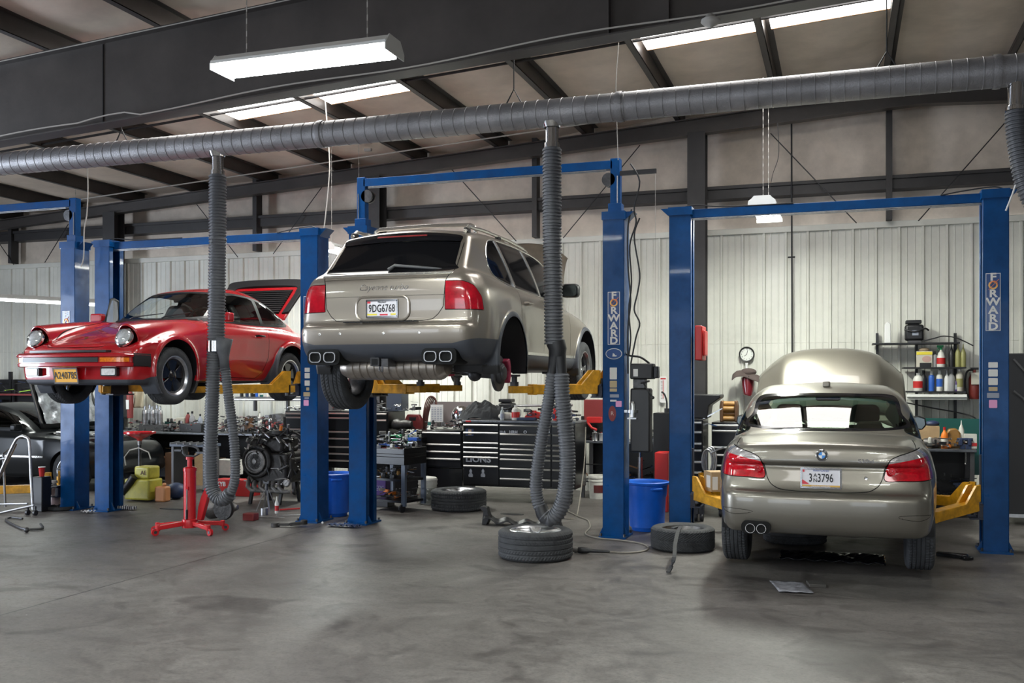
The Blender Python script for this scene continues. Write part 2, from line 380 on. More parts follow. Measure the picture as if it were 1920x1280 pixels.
# sag bar under the purlins, conduits
m = MB(); xs = np.arange(-17.5, 6.5, 1.0)
m.tube([(X, 11.0, ztop(X)+.03) for X in xs], .018, 6); S(m.build('ceiling_sag_bar', 'steel_paint'))
m = MB(); m.tube([(X, 13.8, ztop(X)-.03) for X in np.arange(-13, 2.1, 1.0)], .011, 6)
m.cbox((P(690, 281, 13.8)), (.12, .05, .04)); S(m.build('trim_ceiling_conduit', mat('conduit', (.45, .43, .4), .5, .3)))
m = MB(); pts = [(X, 8.18, zbot(X)+.035+.02*sin(X*2.1)+(.05*max(0, sin((X+7.6)*3)) if -8 < X < -7 else 0)) for X in np.arange(-12, 2, .2)]
m.tube(pts, .008, 6); m.tube([(p[0], 8.19, ztop(p[0])-.02) for p in pts], .006, 6)
S(m.build('trim_rafter_conduit', 'conduit'))
# near side of the hall, behind the camera, with open bay doors
def wall_y(name, Y, holes, x0, x1, h=5.9, t=.2):
    m = MB(); xs = [x0]
    for a, c in holes: m.box(xs[-1], a, Y-t, Y, 0, h); m.box(a, c, Y-t, Y, 3.8, h); xs.append(c)
    m.box(xs[-1], x1, Y-t, Y, 0, h); S(m.build(name, 'block', smooth=0))
wall_y('wall_front', YB, [(-10.8, -7.2), (-4.8, -1.2), (1.2, 4.8)], XL, XR)
m = MB(); m.box(XL-.2, XL, YB, 1.3, 0, 5.9); m.box(XL-.2, XL, 5.7, WY+.3, 0, 5.9); m.box(XL-.2, XL, 1.3, 5.7, 3.8, 5.9); S(m.build('wall_left', 'block', smooth=0))
m = MB(); m.box(XR, XR+.2, YB, WY+.3, 0, 5.9); S(m.build('wall_right', 'block', smooth=0))
# ================================================================ car surface tools: a smooth body field is meshed, cut along outlines and split into panels
def pchip(xk, yk, x):
    xk = np.asarray(xk, float); yk = np.asarray(yk, float); h = np.diff(xk); d = np.diff(yk)/h; n = len(xk)
    m = np.zeros(n)
    if n == 2: return np.interp(x, xk, yk)
    for i in range(1, n-1):
        if d[i-1]*d[i] > 0:
            w1 = 2*h[i]+h[i-1]; w2 = h[i]+2*h[i-1]; m[i] = (w1+w2)/(w1/d[i-1]+w2/d[i])
    m[0] = d[0]; m[-1] = d[-1]
    x = np.clip(x, xk[0], xk[-1]); i = np.clip(np.searchsorted(xk, x)-1, 0, n-2); t = (x-xk[i])/h[i]
    return ((1+2*t)*(1-t)**2*yk[i]+t*(1-t)**2*h[i]*m[i]+t*t*(3-2*t)*yk[i+1]+t*t*(t-1)*h[i]*m[i+1])
def curve2(pts, n=8, closed=True):
    return np.array([(p.x, p.y) for p in catmull([(a, b, 0) for a, b in pts], n, closed)])
def sdf_pts(poly, U, V):
    "signed distance (negative inside) to a closed polygon"
    U = U.ravel(); V = V.ravel(); d = np.full(U.shape, 1e9); ins = np.zeros(U.shape, bool)
    for i in range(len(poly)):
        ax, ay = poly[i-1]; bx, by = poly[i]; ex, ey = bx-ax, by-ay; L = ex*ex+ey*ey
        if L < 1e-14: continue
        wx, wy = U-ax, V-ay; t = np.clip((wx*ex+wy*ey)/L, 0, 1)
        d = np.minimum(d, (wx-ex*t)**2+(wy-ey*t)**2)
        c = ((ay > V) != (by > V))
        with np.errstate(divide='ignore', invalid='ignore'): c &= U < ax+(V-ay)*ex/(ey if ey else 1e-12)
        ins ^= c
    return np.where(ins, -1, 1)*np.sqrt(d)
class Tab:
    "2D table with bilinear lookup"
    def __init__(s, fn, u0, u1, v0, v1, h=.012):
        s.u0, s.v0, s.h = u0, v0, h; s.nu = int((u1-u0)/h)+2; s.nv = int((v1-v0)/h)+2
        U, V = np.meshgrid(u0+h*np.arange(s.nu), v0+h*np.arange(s.nv), indexing='ij'); s.t = fn(U, V).reshape(s.nu, s.nv)
    def __call__(s, u, v):
        a = np.clip((u-s.u0)/s.h, 0, s.nu-1.001); b = np.clip((v-s.v0)/s.h, 0, s.nv-1.001)
        i = a.astype(int); j = b.astype(int); a = a-i; b = b-j; t = s.t
        return t[i, j]*(1-a)*(1-b)+t[i+1, j]*a*(1-b)+t[i, j+1]*(1-a)*b+t[i+1, j+1]*a*b
def side_tab(pts, box, n=8):
    poly = curve2(pts, n); return Tab(lambda U, V: sdf_pts(poly, U, V), *box)
def width_tab(st, box):
    "st: list of (y, [(z, halfwidth)...]) -> table of half width over (y, z)"
    def fn(U, V):
        ys = U[:, 0]; zs = V[0]; rows = np.array([pchip([a for a, _ in pr], [c for _, c in pr], zs) for _, pr in st])
        yk = [y for y, _ in st]; return np.array([pchip(yk, rows[:, j], ys) for j in range(len(zs))]).T
    return Tab(fn, *box)
def smax(a, b, k): h = np.maximum(k-np.abs(a-b), 0)/k; return np.maximum(a, b)+h*h*k*.25
def smin(a, b, k): return -smax(-a, -b, k)
def surface_nets(F, lo, hi, h):
    "mesh F=0 over x in [0,hi.x] mirrored; returns verts, quads"
    nx = int(hi[0]/h)+2; ny = int((hi[1]-lo[1])/h)+2; nz = int((hi[2]-lo[2])/h)+2
    x = h*np.arange(nx)+h*.5; y = lo[1]+h*np.arange(ny); z = lo[2]+h*np.arange(nz)
    Y, Z = np.meshgrid(y, z, indexing='ij'); A = np.empty((nx, ny, nz), np.float32)
    for i in range(nx): A[i] = F(np.full(Y.size, x[i]), Y.ravel(), Z.ravel()).reshape(ny, nz)
    A = np.concatenate([A[::-1], A], 0); x = np.concatenate([-x[::-1], x]); nx = len(x)
    s = A < 0
    c = [s[a:nx-1+a, b:ny-1+b, d:nz-1+d] for a in (0, 1) for b in (0, 1) for d in (0, 1)]
    cnt = sum(q.astype(np.int8) for q in c); act = (cnt > 0) & (cnt < 8)
    idx = -np.ones(act.shape, np.int64); ii = np.argwhere(act); idx[act] = np.arange(len(ii))
    acc = np.zeros((len(ii), 3)); num = np.zeros(len(ii)); I, J, K = ii.T
    cor = [(a, b, d) for a in (0, 1) for b in (0, 1) for d in (0, 1)]
    for p in range(8):
        for q in range(p+1, 8):
            cp, cq = cor[p], cor[q]
            if sum(abs(u-v) for u, v in zip(cp, cq)) != 1: continue
            fp = A[I+cp[0], J+cp[1], K+cp[2]]; fq = A[I+cq[0], J+cq[1], K+cq[2]]; m = (fp < 0) != (fq < 0)
            t = np.where(m, fp/np.where(m, fp-fq, 1), 0)
            for ax in range(3): acc[:, ax] += np.where(m, cp[ax]+(cq[ax]-cp[ax])*t, 0)
            num += m
    vv = ii+acc/num[:, None]; V = np.stack([x[0]+h*vv[:, 0], lo[1]+h*vv[:, 1], lo[2]+h*vv[:, 2]], 1)
    Q = []
    for ax in range(3):
        sh = [slice(None)]*3; s0 = list(sh); s1 = list(sh); s0[ax] = slice(0, -1); s1[ax] = slice(1, None)
        a = s[tuple(s0)]; b_ = s[tuple(s1)]; e = np.argwhere(a != b_)
        o = [q for q in range(3) if q != ax]
        e = e[(e[:, o[0]] > 0) & (e[:, o[1]] > 0) & (e[:, o[0]] < s.shape[o[0]]-1) & (e[:, o[1]] < s.shape[o[1]]-1)]
        def cell(d0, d1):
            q = e.copy(); q[:, o[0]] -= d0; q[:, o[1]] -= d1; return idx[q[:, 0], q[:, 1], q[:, 2]]
        q = np.stack([cell(1, 1), cell(0, 1), cell(0, 0), cell(1, 0)], 1)
        fl = a[e[:, 0], e[:, 1], e[:, 2]]
        if ax == 1: fl = ~fl
        q[~fl] = q[~fl][:, ::-1]; Q.append(q)
    Q = np.concatenate(Q); return V, Q[(Q >= 0).all(1)]
def surf_y(F, x, z, y0=-.1, y1=1.2):
    "first y where the surface is met from behind, at lateral x and height z"
    ys = np.linspace(y0, y1, 1300); f = F(np.full(1300, abs(x)), ys, np.full(1300, z)); i = int(np.argmax(f < 0)); return float(ys[i])
def wrap_text(o, F, off=.003):
    "bends a lettering mesh so that it follows the tail of the car"
    for v in o.data.vertices:
        X = o.location.x+v.co.x*o.scale[0]; Z = o.location.z+v.co.y; v.co.z += 0
        y = surf_y(F, X, Z); v.co.z = v.co.z-(y-o.location.y)+off
    return o
def sweep(b, path, sec):
    "sec: (outward, z) polygon swept along a plan path of (x, y); outward is to the right of travel reversed"
    n = len(sec); vs = []
    for i, (x, y) in enumerate(path):
        a = path[max(0, i-1)]; c = path[min(len(path)-1, i+1)]; tx, ty = c[0]-a[0], c[1]-a[1]; L = sqrt(tx*tx+ty*ty); nx, ny = ty/L, -tx/L
        vs += [(x+nx*d, y+ny*d, z) for d, z in sec]
    fs = [(i*n+k, i*n+(k+1) % n, (i+1)*n+(k+1) % n, (i+1)*n+k) for i in range(len(path)-1) for k in range(n)]
    fs += [tuple(range(n)), tuple((len(path)-1)*n+k for k in range(n-1, -1, -1))]
    return b.add(vs, fs)
def gradn(F, V, e=.004):
    x, y, z = V.T; f = F(x, y, z)
    g = np.stack([F(x+e, y, z)-F(x-e, y, z), F(x, y+e, z)-F(x, y-e, z), F(x, y, z+e)-F(x, y, z-e)], 1)/(2*e); return f, g
class Skin:
    def __init__(s, F, lo, hi, h=.016, it=4):
        s.F = lambda x, y, z: F(np.abs(x), y, z); V, Q = surface_nets(F, lo, hi, h)
        for _ in range(it):
            f, g = gradn(s.F, V, .003); L = (g*g).sum(1)+1e-9; V = V-np.clip(f/L, -.02, .02)[:, None]*g*.9
        s.V = V; s.T = np.concatenate([Q[:, [0, 1, 2]], Q[:, [0, 2, 3]]])
    def cut(s, fn, region=None):
        d = fn(s.V); d = np.where(np.abs(d) < 4e-4, 4e-4, d)
        T = s.T; sg = d[T] > 0; c = sg.sum(1); mix = (c == 1) | (c == 2)
        if region is not None:
            r = region(s.V); mix &= r[T].any(1)
        if not mix.any(): return s
        Tm = T[mix]; sm = sg[mix]; odd = np.where(c[mix] == 1, sm.argmax(1), (~sm).argmax(1))
        a = Tm[np.arange(len(Tm)), odd]; b = Tm[np.arange(len(Tm)), (odd+1) % 3]; e = Tm[np.arange(len(Tm)), (odd+2) % 3]
        E = np.sort(np.concatenate([np.stack([a, b], 1), np.stack([a, e], 1)]), 1)
        key = E[:, 0]*(len(s.V)+1)+E[:, 1]; u, inv = np.unique(key, return_inverse=True); inv = inv.ravel()
        p, q = u//(len(s.V)+1), u % (len(s.V)+1); t = d[p]/(d[p]-d[q])
        nv = s.V[p]+(s.V[q]-s.V[p])*t[:, None]; base = len(s.V)
        n = len(a); ab = base+inv[:n]; ae = base+inv[n:]
        s.V = np.concatenate([s.V, nv])
        s.T = np.concatenate([T[~mix], np.stack([a, ab, ae], 1), np.stack([ab, b, e], 1), np.stack([ab, e, ae], 1)]); return s
    def cent(s): return s.V[s.T].mean(1)
    def emit(s, name, mask, m, parent, off=0.0, flip=False, norm=True, solid=0):
        T = s.T[mask]
        if len(T) == 0: return None
        u, inv = np.unique(T, return_inverse=True); inv = inv.reshape(T.shape); V = s.V[u]
        f, g = gradn(s.F, V, .004); g /= np.linalg.norm(g, axis=1)[:, None]+1e-9
        V = V+g*off
        if flip: inv = inv[:, ::-1]; g = -g
        me = bpy.data.meshes.new(name); me.vertices.add(len(V)); me.vertices.foreach_set('co', V.astype(np.float32).ravel())
        me.loops.add(inv.size); me.loops.foreach_set('vertex_index', inv.ravel().astype(np.int32))
        me.polygons.add(len(inv)); me.polygons.foreach_set('loop_start', (3*np.arange(len(inv))).astype(np.int32))
        me.polygons.foreach_set('loop_total', np.full(len(inv), 3, np.int32)); me.update(calc_edges=True)
        me.materials.append(MATS[m] if isinstance(m, str) else m); me.shade_smooth()
        if norm: me.normals_split_custom_set_from_vertices([tuple(q) for q in g])
        o = bpy.data.objects.new(name, me); link(o, parent)
        if solid:
            d = o.modifiers.new('solid', 'SOLIDIFY'); d.thickness = solid; d.offset = -1
        return o
class Out:
    "closed outline in two axes of the car (ax: which coordinates), limited by a condition"
    def __init__(s, pts, ax=(1, 2), n=6, smooth=True, mirror=False, cond=None):
        s.poly = curve2(pts, n) if smooth else np.array(pts, float); s.ax = ax; s.cond = cond; s.mirror = mirror
    def d(s, V):
        a = V[:, s.ax[0]]; b = V[:, s.ax[1]]
        if s.mirror and s.ax[0] == 0: a = np.abs(a)
        lo = s.poly.min(0)-.1; hi = s.poly.max(0)+.1; near = (a > lo[0]) & (a < hi[0]) & (b > lo[1]) & (b < hi[1])
        r = np.full(len(V), .1); 
        if near.any(): r[near] = sdf_pts(s.poly, a[near], b[near])
        if s.cond is not None: r = np.where(s.cond(V), r, .1)
        return r
# ---- wheels
def tire_mesh(R=.33, w=.22, rim=.22, pat=0):
    na = 336; prof = []
    hw = w/2; sh = R-rim
    prof = [(rim-.012, -hw*.80), (rim+.004, -hw*.92), (rim+sh*.35, -hw*1.0), (rim+sh*.62, -hw*.99), (R-.022, -hw*.93), (R-.009, -hw*.84)]
    tr = [(-.78+1.56*i/26)*hw for i in range(27)]
    tri = len(prof); prof += [(R-.004*abs(t/hw)**3, t) for t in tr]; tre = len(prof)
    prof += [(r, -z) for r, z in reversed(prof[:tri])]
    vs = []; fs = []
    for i, (r, z) in enumerate(prof):
        for k in range(na):
            a = 2*pi*k/na; rr = r
            if tri-1 <= i <= tre:
                u = z/hw; ph = (k+ (abs(u)*14 if pat != 1 else -abs(u)*30+40)) % (6 if pat == 1 else 6)
                g = 0
                if pat == 0: g = 1 if min(abs(u-q) for q in (-.52, -.18, .18, .52)) < .045 else (.8 if (k+int(abs(u)*16)) % 5 < 1 and abs(u) > .2 else 0)
                elif pat == 1: g = 1 if ph < 1.5 else (1 if abs(u) < .04 else 0)
                else: g = 1 if min(abs(u-q) for q in (-.6, -.3, 0, .3, .6)) < .04 else (.9 if (k+int(u*3)) % 5 == 0 and abs(u) > .3 else 0)
                rr = r-.0075*g
            vs.append((z, rr*cos(a), rr*sin(a)))
    for i in range(len(prof)-1):
        for k in range(na):
            l = (k+1) % na; fs.append((i*na+k, i*na+l, (i+1)*na+l, (i+1)*na+k))
    return vs, fs
def make_wheel(parent, R, w, rim, style, pat=0, name='wheel', rimmat='alu', name_rim='rim'):
    "wheel with its axle along local x, outer face towards +x; built as a part (tyre) with a rim child"
    b = MB(); b.add(*tire_mesh(R, w, rim, pat)); t = b.build(name, 'tread', parent, smooth=28)
    b = MB(); hw = w/2
    b.lathe([(rim-.012, -hw*.8), (rim-.03, -hw*.7), (rim-.045, -.02), (rim-.05, hw*.5), (rim-.02, hw*.74), (rim+.004, hw*.86), (rim+.006, hw*.9), (rim-.006, hw*.9), (rim-.02, hw*.8)], n=48, axis='x', caps=False)
    o = b.build(name_rim, 'dark_metal' if style != 'fuchs' else 'black', t)
    if 1:
        b = MB(); b.lathe([(rim-.024, hw*.70), (rim+.002, hw*.87), (rim+.008, hw*.92), (rim-.008, hw*.92), (rim-.028, hw*.72)], n=48, axis='x', caps=False); b.build('rim_lip', rimmat, t)
    b = MB(); x0 = hw*.55
    if style == 'fuchs':
        for k in range(5):
            a = 2*pi*k/5+.3; pts = []
            for q in (-.47, -.2, .2, .47): pts.append(((rim-.03)*cos(a+q), (rim-.03)*sin(a+q)))
            for q in (.42, .16, -.16, -.42): pts.append(((.055)*cos(a+q*1.5), .055*sin(a+q*1.5)))
            pts2 = [pts[0], pts[1], pts[2], pts[3], pts[4], pts[7]]
            b.prism([(p[0], p[1]) for p in pts2], x0-.03, x0, 'yz')
        b.lathe([(.0, x0+.02), (.04, x0+.018), (.065, x0), (.075, x0-.05)], n=24, axis='x')
        c = b.build('spokes', 'black_gloss', t, bevel=.006)
    else:
        ns = {'five': 5, 'ten': 10, 'twin': 5}[style]
        for k in range(ns):
            for dd in ((-.17, .17) if style == 'twin' else (0,)):
                a = 2*pi*k/ns+.2; wI = .05 if style == 'five' else .028; wO = .075 if style == 'five' else .03
                a1 = a+dd; d = Vector((0, cos(a), sin(a))); e = Vector((0, cos(a1), sin(a1))); s_ = Vector((0, -sin(a1), cos(a1)))
                p0 = d*.05; p1 = e*(rim-.02)
                vs = []
                for p, ww, xx in ((p0, wI, x0), (p1*.6+p0*.4, wI*.8, x0-.008), (p1, wO, x0+.012)):
                    for sx in (-1, 1):
                        for dx in (0, -.028): vs.append(Vector((xx+dx, 0, 0))+p+s_*ww*.5*sx)
                fs = []
                for j in (0, 4): fs += [(j, j+2, j+6, j+4), (j+1, j+5, j+7, j+3), (j, j+4, j+5, j+1), (j+2, j+3, j+7, j+6)]
                b.add(vs, fs)
        b.lathe([(.0, x0+.012), (.03, x0+.012), (.036, x0+.004), (.07, x0+.002), (.078, x0-.04)], n=24, axis='x')
        c = b.build('spokes', rimmat, t, bevel=.004)
    return t
def arch_liner(name, parent, y, z, R, x0, x1, m='black'):
    N = 28
    for s_ in (1, -1):
        b = MB()
        vs = []
        for x in (x0*s_, x1*s_):
            for i in range(N+1):
                a = -.10*pi+1.2*pi*i/N; vs.append((x, y+R*cos(a), z+R*sin(a)))
        vs.append((x1*s_, y, z)); c = len(vs)-1
        b.add(vs, [(i, i+1, N+2+i, N+1+i) for i in range(N)]+[(N+1+i, N+2+i, c) for i in range(N)])
        b.build(name, m, parent, smooth=60)
def plate(name, parent, s, mm, ink, w=.305, h=.152, size=.075, frame='chrome', loc=(0, 0, 0), rot=(0, 0, 0), sx=.72):
    b = MB(); b.prism(rrect(-w/2, w/2, -h/2, h/2, .012), 0, .004, 'xz'); o = b.build(name, mm, parent, loc=loc); o.rotation_euler = rot
    f = MB(); 
    for x0, x1, z0, z1 in ((-w/2-.006, w/2+.006, h/2-.008, h/2+.008), (-w/2-.006, w/2+.006, -h/2-.008, -h/2+.008), (-w/2-.008, -w/2+.006, -h/2, h/2), (w/2-.006, w/2+.008, -h/2, h/2)): f.box(x0, x1, -.005, .006, z0, z1)
    f.build('plate_frame', frame, o)
    text('plate_number', s, size, ink, o, (0, -.002, 0), (pi/2, 0, 0), .0015, .001, sx=sx, space=1.05)
    return o
# ================================================================ silver-beige sedan on the right lift, seen from behind (y: 0 at the tail, + to the nose)
mat('sedan_paint', (0.215, 0.20, 0.17), 0.36, 0.7, coat=.7, coatr=.05)
mat('gap', (0.004, 0.004, 0.004), 0.6, spec=.2)
mat('lamp_red', (0.5, 0.003, 0.012), 0.1, coat=.8, noise=.35, nscale=30); mat('lamp_clear', (0.42, 0.40, 0.40), 0.15, .3, coat=.8, noise=.3, nscale=25)
mat('dark_trim', (0.012, 0.012, 0.013), 0.4); mat('cabin_trim', (0.05, 0.045, 0.042), 0.8); mat('fabric_dark', (0.035, 0.027, 0.025), 0.9)
mat('cabin_grey', (0.16, 0.16, 0.15), .8)
glassmat('glass_green', (.74, .92, .78), .04); glassmat('glass_dark', (.06, .06, .065), .05)
def carlabels(sk, outs):
    c = sk.cent(); return {k: o.d(c) for k, o in outs.items()}
def mk_sedan():
    box = (-.3, 5.1, -.1, 1.7)
    body = side_tab([(.16, .26), (.05, .30), (.0, .42), (-.005, .56), (.02, .615), (.055, .635), (.085, .70), (.11, .80), (.12, .842), (.068, .868), (.075, .95), (.095, 1.005), (.135, 1.035), (.25, 1.05), (.6, 1.085), (.95, 1.085), (1.25, 1.02), (2.2, .985), (3.3, .985), (3.55, .96), (4.1, .90), (4.55, .80), (4.76, .68), (4.83, .5), (4.80, .3), (4.6, .22), (3.9, .2), (2.4, .2), (1.2, .2), (.6, .24)], box)
    cab = side_tab([(.75, .8), (.81, 1.053), (.94, 1.135), (1.28, 1.352), (1.51, 1.462), (1.85, 1.525), (2.2, 1.535), (2.55, 1.50), (2.8, 1.42), (3.2, 1.2), (3.62, .97), (3.6, .8), (2, .8)], box)
    wt = width_tab([(-.02, [(.2, .62), (.34, .70), (.45, .72), (.6, .71), (.66, .67), (.8, .64), (.95, .62), (1.03, .54), (1.2, .45)]),
        (.10, [(.2, .72), (.34, .78), (.5, .80), (.62, .80), (.7, .785), (.85, .76), (.96, .71), (1.03, .64), (1.2, .54)]),
        (.35, [(.2, .79), (.34, .845), (.5, .865), (.62, .865), (.75, .85), (.9, .82), (.98, .77), (1.06, .69), (1.2, .58)]),
        (.9, [(.2, .82), (.34, .89), (.55, .925), (.7, .925), (.85, .90), (.95, .865), (1.02, .80), (1.1, .7), (1.2, .66)]),
        (1.6, [(.2, .82), (.34, .89), (.55, .915), (.7, .92), (.85, .90), (.95, .87), (1.0, .82), (1.1, .7), (1.2, .66)]),
        (3.2, [(.2, .82), (.34, .89), (.55, .912), (.7, .915), (.85, .895), (.92, .86), (.97, .80), (1.1, .7)]),
        (3.9, [(.2, .82), (.34, .88), (.55, .91), (.7, .905), (.82, .86), (.9, .78), (1.0, .66)]),
        (4.5, [(.2, .72), (.34, .83), (.55, .84), (.7, .79), (.8, .70), (.9, .55)]),
        (4.85, [(.2, .5), (.4, .6), (.55, .6), (.7, .5)])], box)
    wc = width_tab([(.6, [(.9, .81), (1.05, .79), (1.15, .76), (1.3, .705), (1.42, .645), (1.55, .53)]),
        (1.3, [(.9, .855), (1.0, .835), (1.15, .80), (1.3, .745), (1.42, .68), (1.55, .565)]),
        (2.2, [(.9, .86), (1.0, .84), (1.15, .805), (1.3, .75), (1.42, .69), (1.55, .575)]),
        (3.6, [(.9, .76), (1.0, .74), (1.15, .70), (1.3, .64), (1.42, .58), (1.55, .48)])], box)
    def F(x, y, z):
        f = smax(body(y-.05*(x/.8)**2-.17*np.maximum(x-.35, 0)**2+ .10*(x/.8)**4*(y > 3.5), z+.035*(x/.8)**2*(z > .9)), x-wt(y, z), .07)
        cc = smax(cab(y-.09*(x/.7)**2*np.clip((1.9-y), 0, 1)+.10*(x/.7)**2*np.clip(y-2.2, 0, 1), z+.045*(x/.65)**2), x-wc(y, z), .09)
        return smin(f, cc, .035)
    sk = Skin(F, (0, -.1, .15), (.98, 4.95, 1.55), .0165)
    A = thing('car', 'silver-beige four-door sedan with raised hood, seen from behind on the right lift', 'car', (-.15, 8.36, .17))
    body_c = lambda V: V[:, 1] < 1.0
    lid = Out([(.0, .638), (.30, .64), (.40, .67), (.45, .73), (.49, .86), (.58, .94), (.715, .985), (.70, 1.09), (.64, 1.3), (0, 1.3), (-.1, 1.0), (-.1, .7)], (0, 2), 6, True, True, lambda V: V[:, 1] < .6)
    lamp = Out([(.475, .738), (.495, .855), (.53, .915), (.64, .96), (.76, .995), (.88, .98), (.9, .88), (.89, .77), (.78, .738), (.6, .732)], (0, 2), 6, True, True, lambda V: V[:, 1] < .40)
    clr = Out([(.40, .862), (.50, .872), (.62, .895), (.75, .925), (1.0, .95), (1.0, 1.1), (.4, 1.1)], (0, 2), 1, False, True, lambda V: V[:, 1] < .62)
    rearw = Out([(-.655, 1.14), (0, 1.12), (.655, 1.14), (.63, 1.25), (.575, 1.385), (.3, 1.405), (0, 1.41), (-.3, 1.405), (-.575, 1.385), (-.63, 1.25)], (0, 2), 8, True, False, lambda V: (V[:, 1] < 1.9) & (V[:, 1] > .66))
    rearw2 = Out([(-.69, 1.122), (0, 1.098), (.69, 1.122), (.665, 1.25), (.605, 1.41), (.3, 1.43), (0, 1.435), (-.3, 1.43), (-.605, 1.41), (-.665, 1.25)], (0, 2), 8, True, False, lambda V: (V[:, 1] < 1.9) & (V[:, 1] > .64))
    front = Out([(-.62, 1.0), (.62, 1.0), (.60, 1.2), (.54, 1.38), (-.54, 1.38), (-.60, 1.2)], (0, 2), 6, True, False, lambda V: V[:, 1] > 2.75)
    sidew = Out([(1.0, 1.06), (1.35, 1.03), (2.3, 1.02), (3.12, 1.02), (2.95, 1.15), (2.6, 1.33), (2.2, 1.385), (1.8, 1.37), (1.35, 1.27)], (1, 2), 8, True, False, lambda V: np.abs(V[:, 0]) > .5)
    arcR = Out(circ(1.11, .31, .36, n=60), (1, 2), 1, False, False, lambda V: np.abs(V[:, 0]) > .5)
    arcF = Out(circ(4.0, .31, .36, n=60), (1, 2), 1, False, False, lambda V: np.abs(V[:, 0]) > .5)
    hood = Out([(-.70, 3.62), (.70, 3.62), (.73, 4.0), (.62, 4.6), (0, 4.72), (-.62, 4.6), (-.73, 4.0)], (0, 1), 6, True, False, lambda V: V[:, 2] > .7)
    flapL = lambda V: V[:, 2]-.632+.02*(np.abs(V[:, 0])/.8)**2
    refl = Out([(.57, .452), (.64, .466), (.80, .470), (.82, .452), (.74, .425), (.64, .432)], (0, 2), 6, True, True, lambda V: V[:, 1] < .5)
    outs = dict(refl=refl, lid=lid, lamp=lamp, clr=clr, rearw=rearw, rearw2=rearw2, front=front, sidew=sidew, arcR=arcR, arcF=arcF, hood=hood)
    for k in ('lid', 'lamp', 'refl'):
        o = outs[k]
        for off in ((-.0018, .0018) if k == 'refl' else (-.0035, .0035)): sk.cut(lambda V, o=o, off=off: o.d(V)+off)
    for k in ('clr', 'rearw', 'rearw2', 'front', 'sidew', 'arcR', 'arcF', 'hood'): sk.cut(outs[k].d)
    doors = [lambda V, y0=y0: V[:, 1]-y0-.06*np.clip(V[:, 2]-1.0, 0, 1) for y0 in (1.62, 2.42, 3.36)]
    for dd in doors:
        for off in (-.003, .003): sk.cut(lambda V, dd=dd, off=off: dd(V)+off)
    und = lambda V: V[:, 2]-.30
    sk.cut(und)
    c = sk.cent(); L = carlabels(sk, outs); z = c[:, 2]; y = c[:, 1]; ax = np.abs(c[:, 0])
    arc = (L['arcR'] < 0) | (L['arcF'] < 0)
    gaps = ((np.abs(L['lamp']) < .0035) & (L['lamp'] < .09))
    lg = (np.abs(L['lid']) < .0035) & (L['lamp'] > .0035)
    gaps = (gaps | lg | (np.abs(L['refl']) < .0018)) & (y < .6)
    for dd in doors: gaps |= (np.abs(dd(c)) < .003) & (ax > .6) & (z > .36) & (z < 1.02)
    lampm = (L['lamp'] <= -.0035); rw = L['rearw'] < 0; rwb = (L['rearw2'] < 0) & ~rw; fw = L['front'] < 0; sw = L['sidew'] < 0
    hd = (L['hood'] < 0); lidm = (L['lid'] < -.0035) & ~lampm & ~gaps & ~rw & ~rwb & (y < .6)
    low = (z < .30) & (y > .25) & (y < 4.6)
    used = arc | gaps | lampm | rw | rwb | fw | sw | hd | lidm | low
    shell = sk.emit('body_shell', ~used, 'sedan_paint', A)
    tl = sk.emit('trunk_lid', lidm, 'sedan_paint', A)
    sk.emit('panel_gap', gaps, 'gap', shell, -.006)
    for s_, nm in ((-1, 'left'), (1, 'right')):
        t = sk.emit('taillight', lampm & (L['clr'] > 0) & (c[:, 0]*s_ > 0), 'lamp_red', A, .001)
        sk.emit('clear_lens', lampm & (L['clr'] <= 0) & (c[:, 0]*s_ > 0), 'lamp_clear', t, .001)
        b = MB(); b.lathe([(.030, 0), (.028, .004), (.022, .004), (.019, .001), (.012, .001), (.01, .006), (0, .007)], n=24, axis='y', R=Matrix.Rotation(pi, 3, 'Z')@Matrix.Rotation(-s_*.15, 3, 'Z'))
        q = b.build('lamp_ring', 'lamp_red', t); q.location = (s_*.53, .088, .815)
    rwo = sk.emit('rear_window', rw, 'glass_green', A); sk.emit('window_surround', rwb, 'black_gloss', A, .001)
    sk.emit('windshield', fw, 'glass_green', A)
    for s_ in (-1, 1): sk.emit('side_window', sw & (c[:, 0]*s_ > 0), 'glass_green', A)
    sk.emit('underbody', low & ~arc, 'dark_trim', A)
    inner = (~used) & (z > .92) & (y > .9) & (y < 3.6)
    sk.emit('headliner', inner, 'cabin_grey', A, -.035, flip=True)
    arch_liner('wheel_arch', A, 1.11, .31, .362, .90, .55); arch_liner('wheel_arch', A, 4.0, .31, .362, .90, .55)
    for (wx, wy, dz) in ((-.80, 1.11, -.03), (.80, 1.11, -.03), (-.80, 4.0, .0), (.80, 4.0, .0)):
        w = make_wheel(A, .325, .235, .225, 'ten', 2); w.location = (wx-.0, wy, .31+dz-.10); w.rotation_euler = (0, 0, pi if wx < 0 else 0)
    # parcel shelf, rear bench, seats, dash
    b = MB(); b.box(-.62, .62, .75, 1.3, 1.0, 1.04); b.box(-.66, .66, 1.3, 1.42, .6, 1.06); b.box(-.68, .68, .4, 3.5, .28, .33); b.build('parcel_shelf', 'cabin_trim', A, bevel=.015)
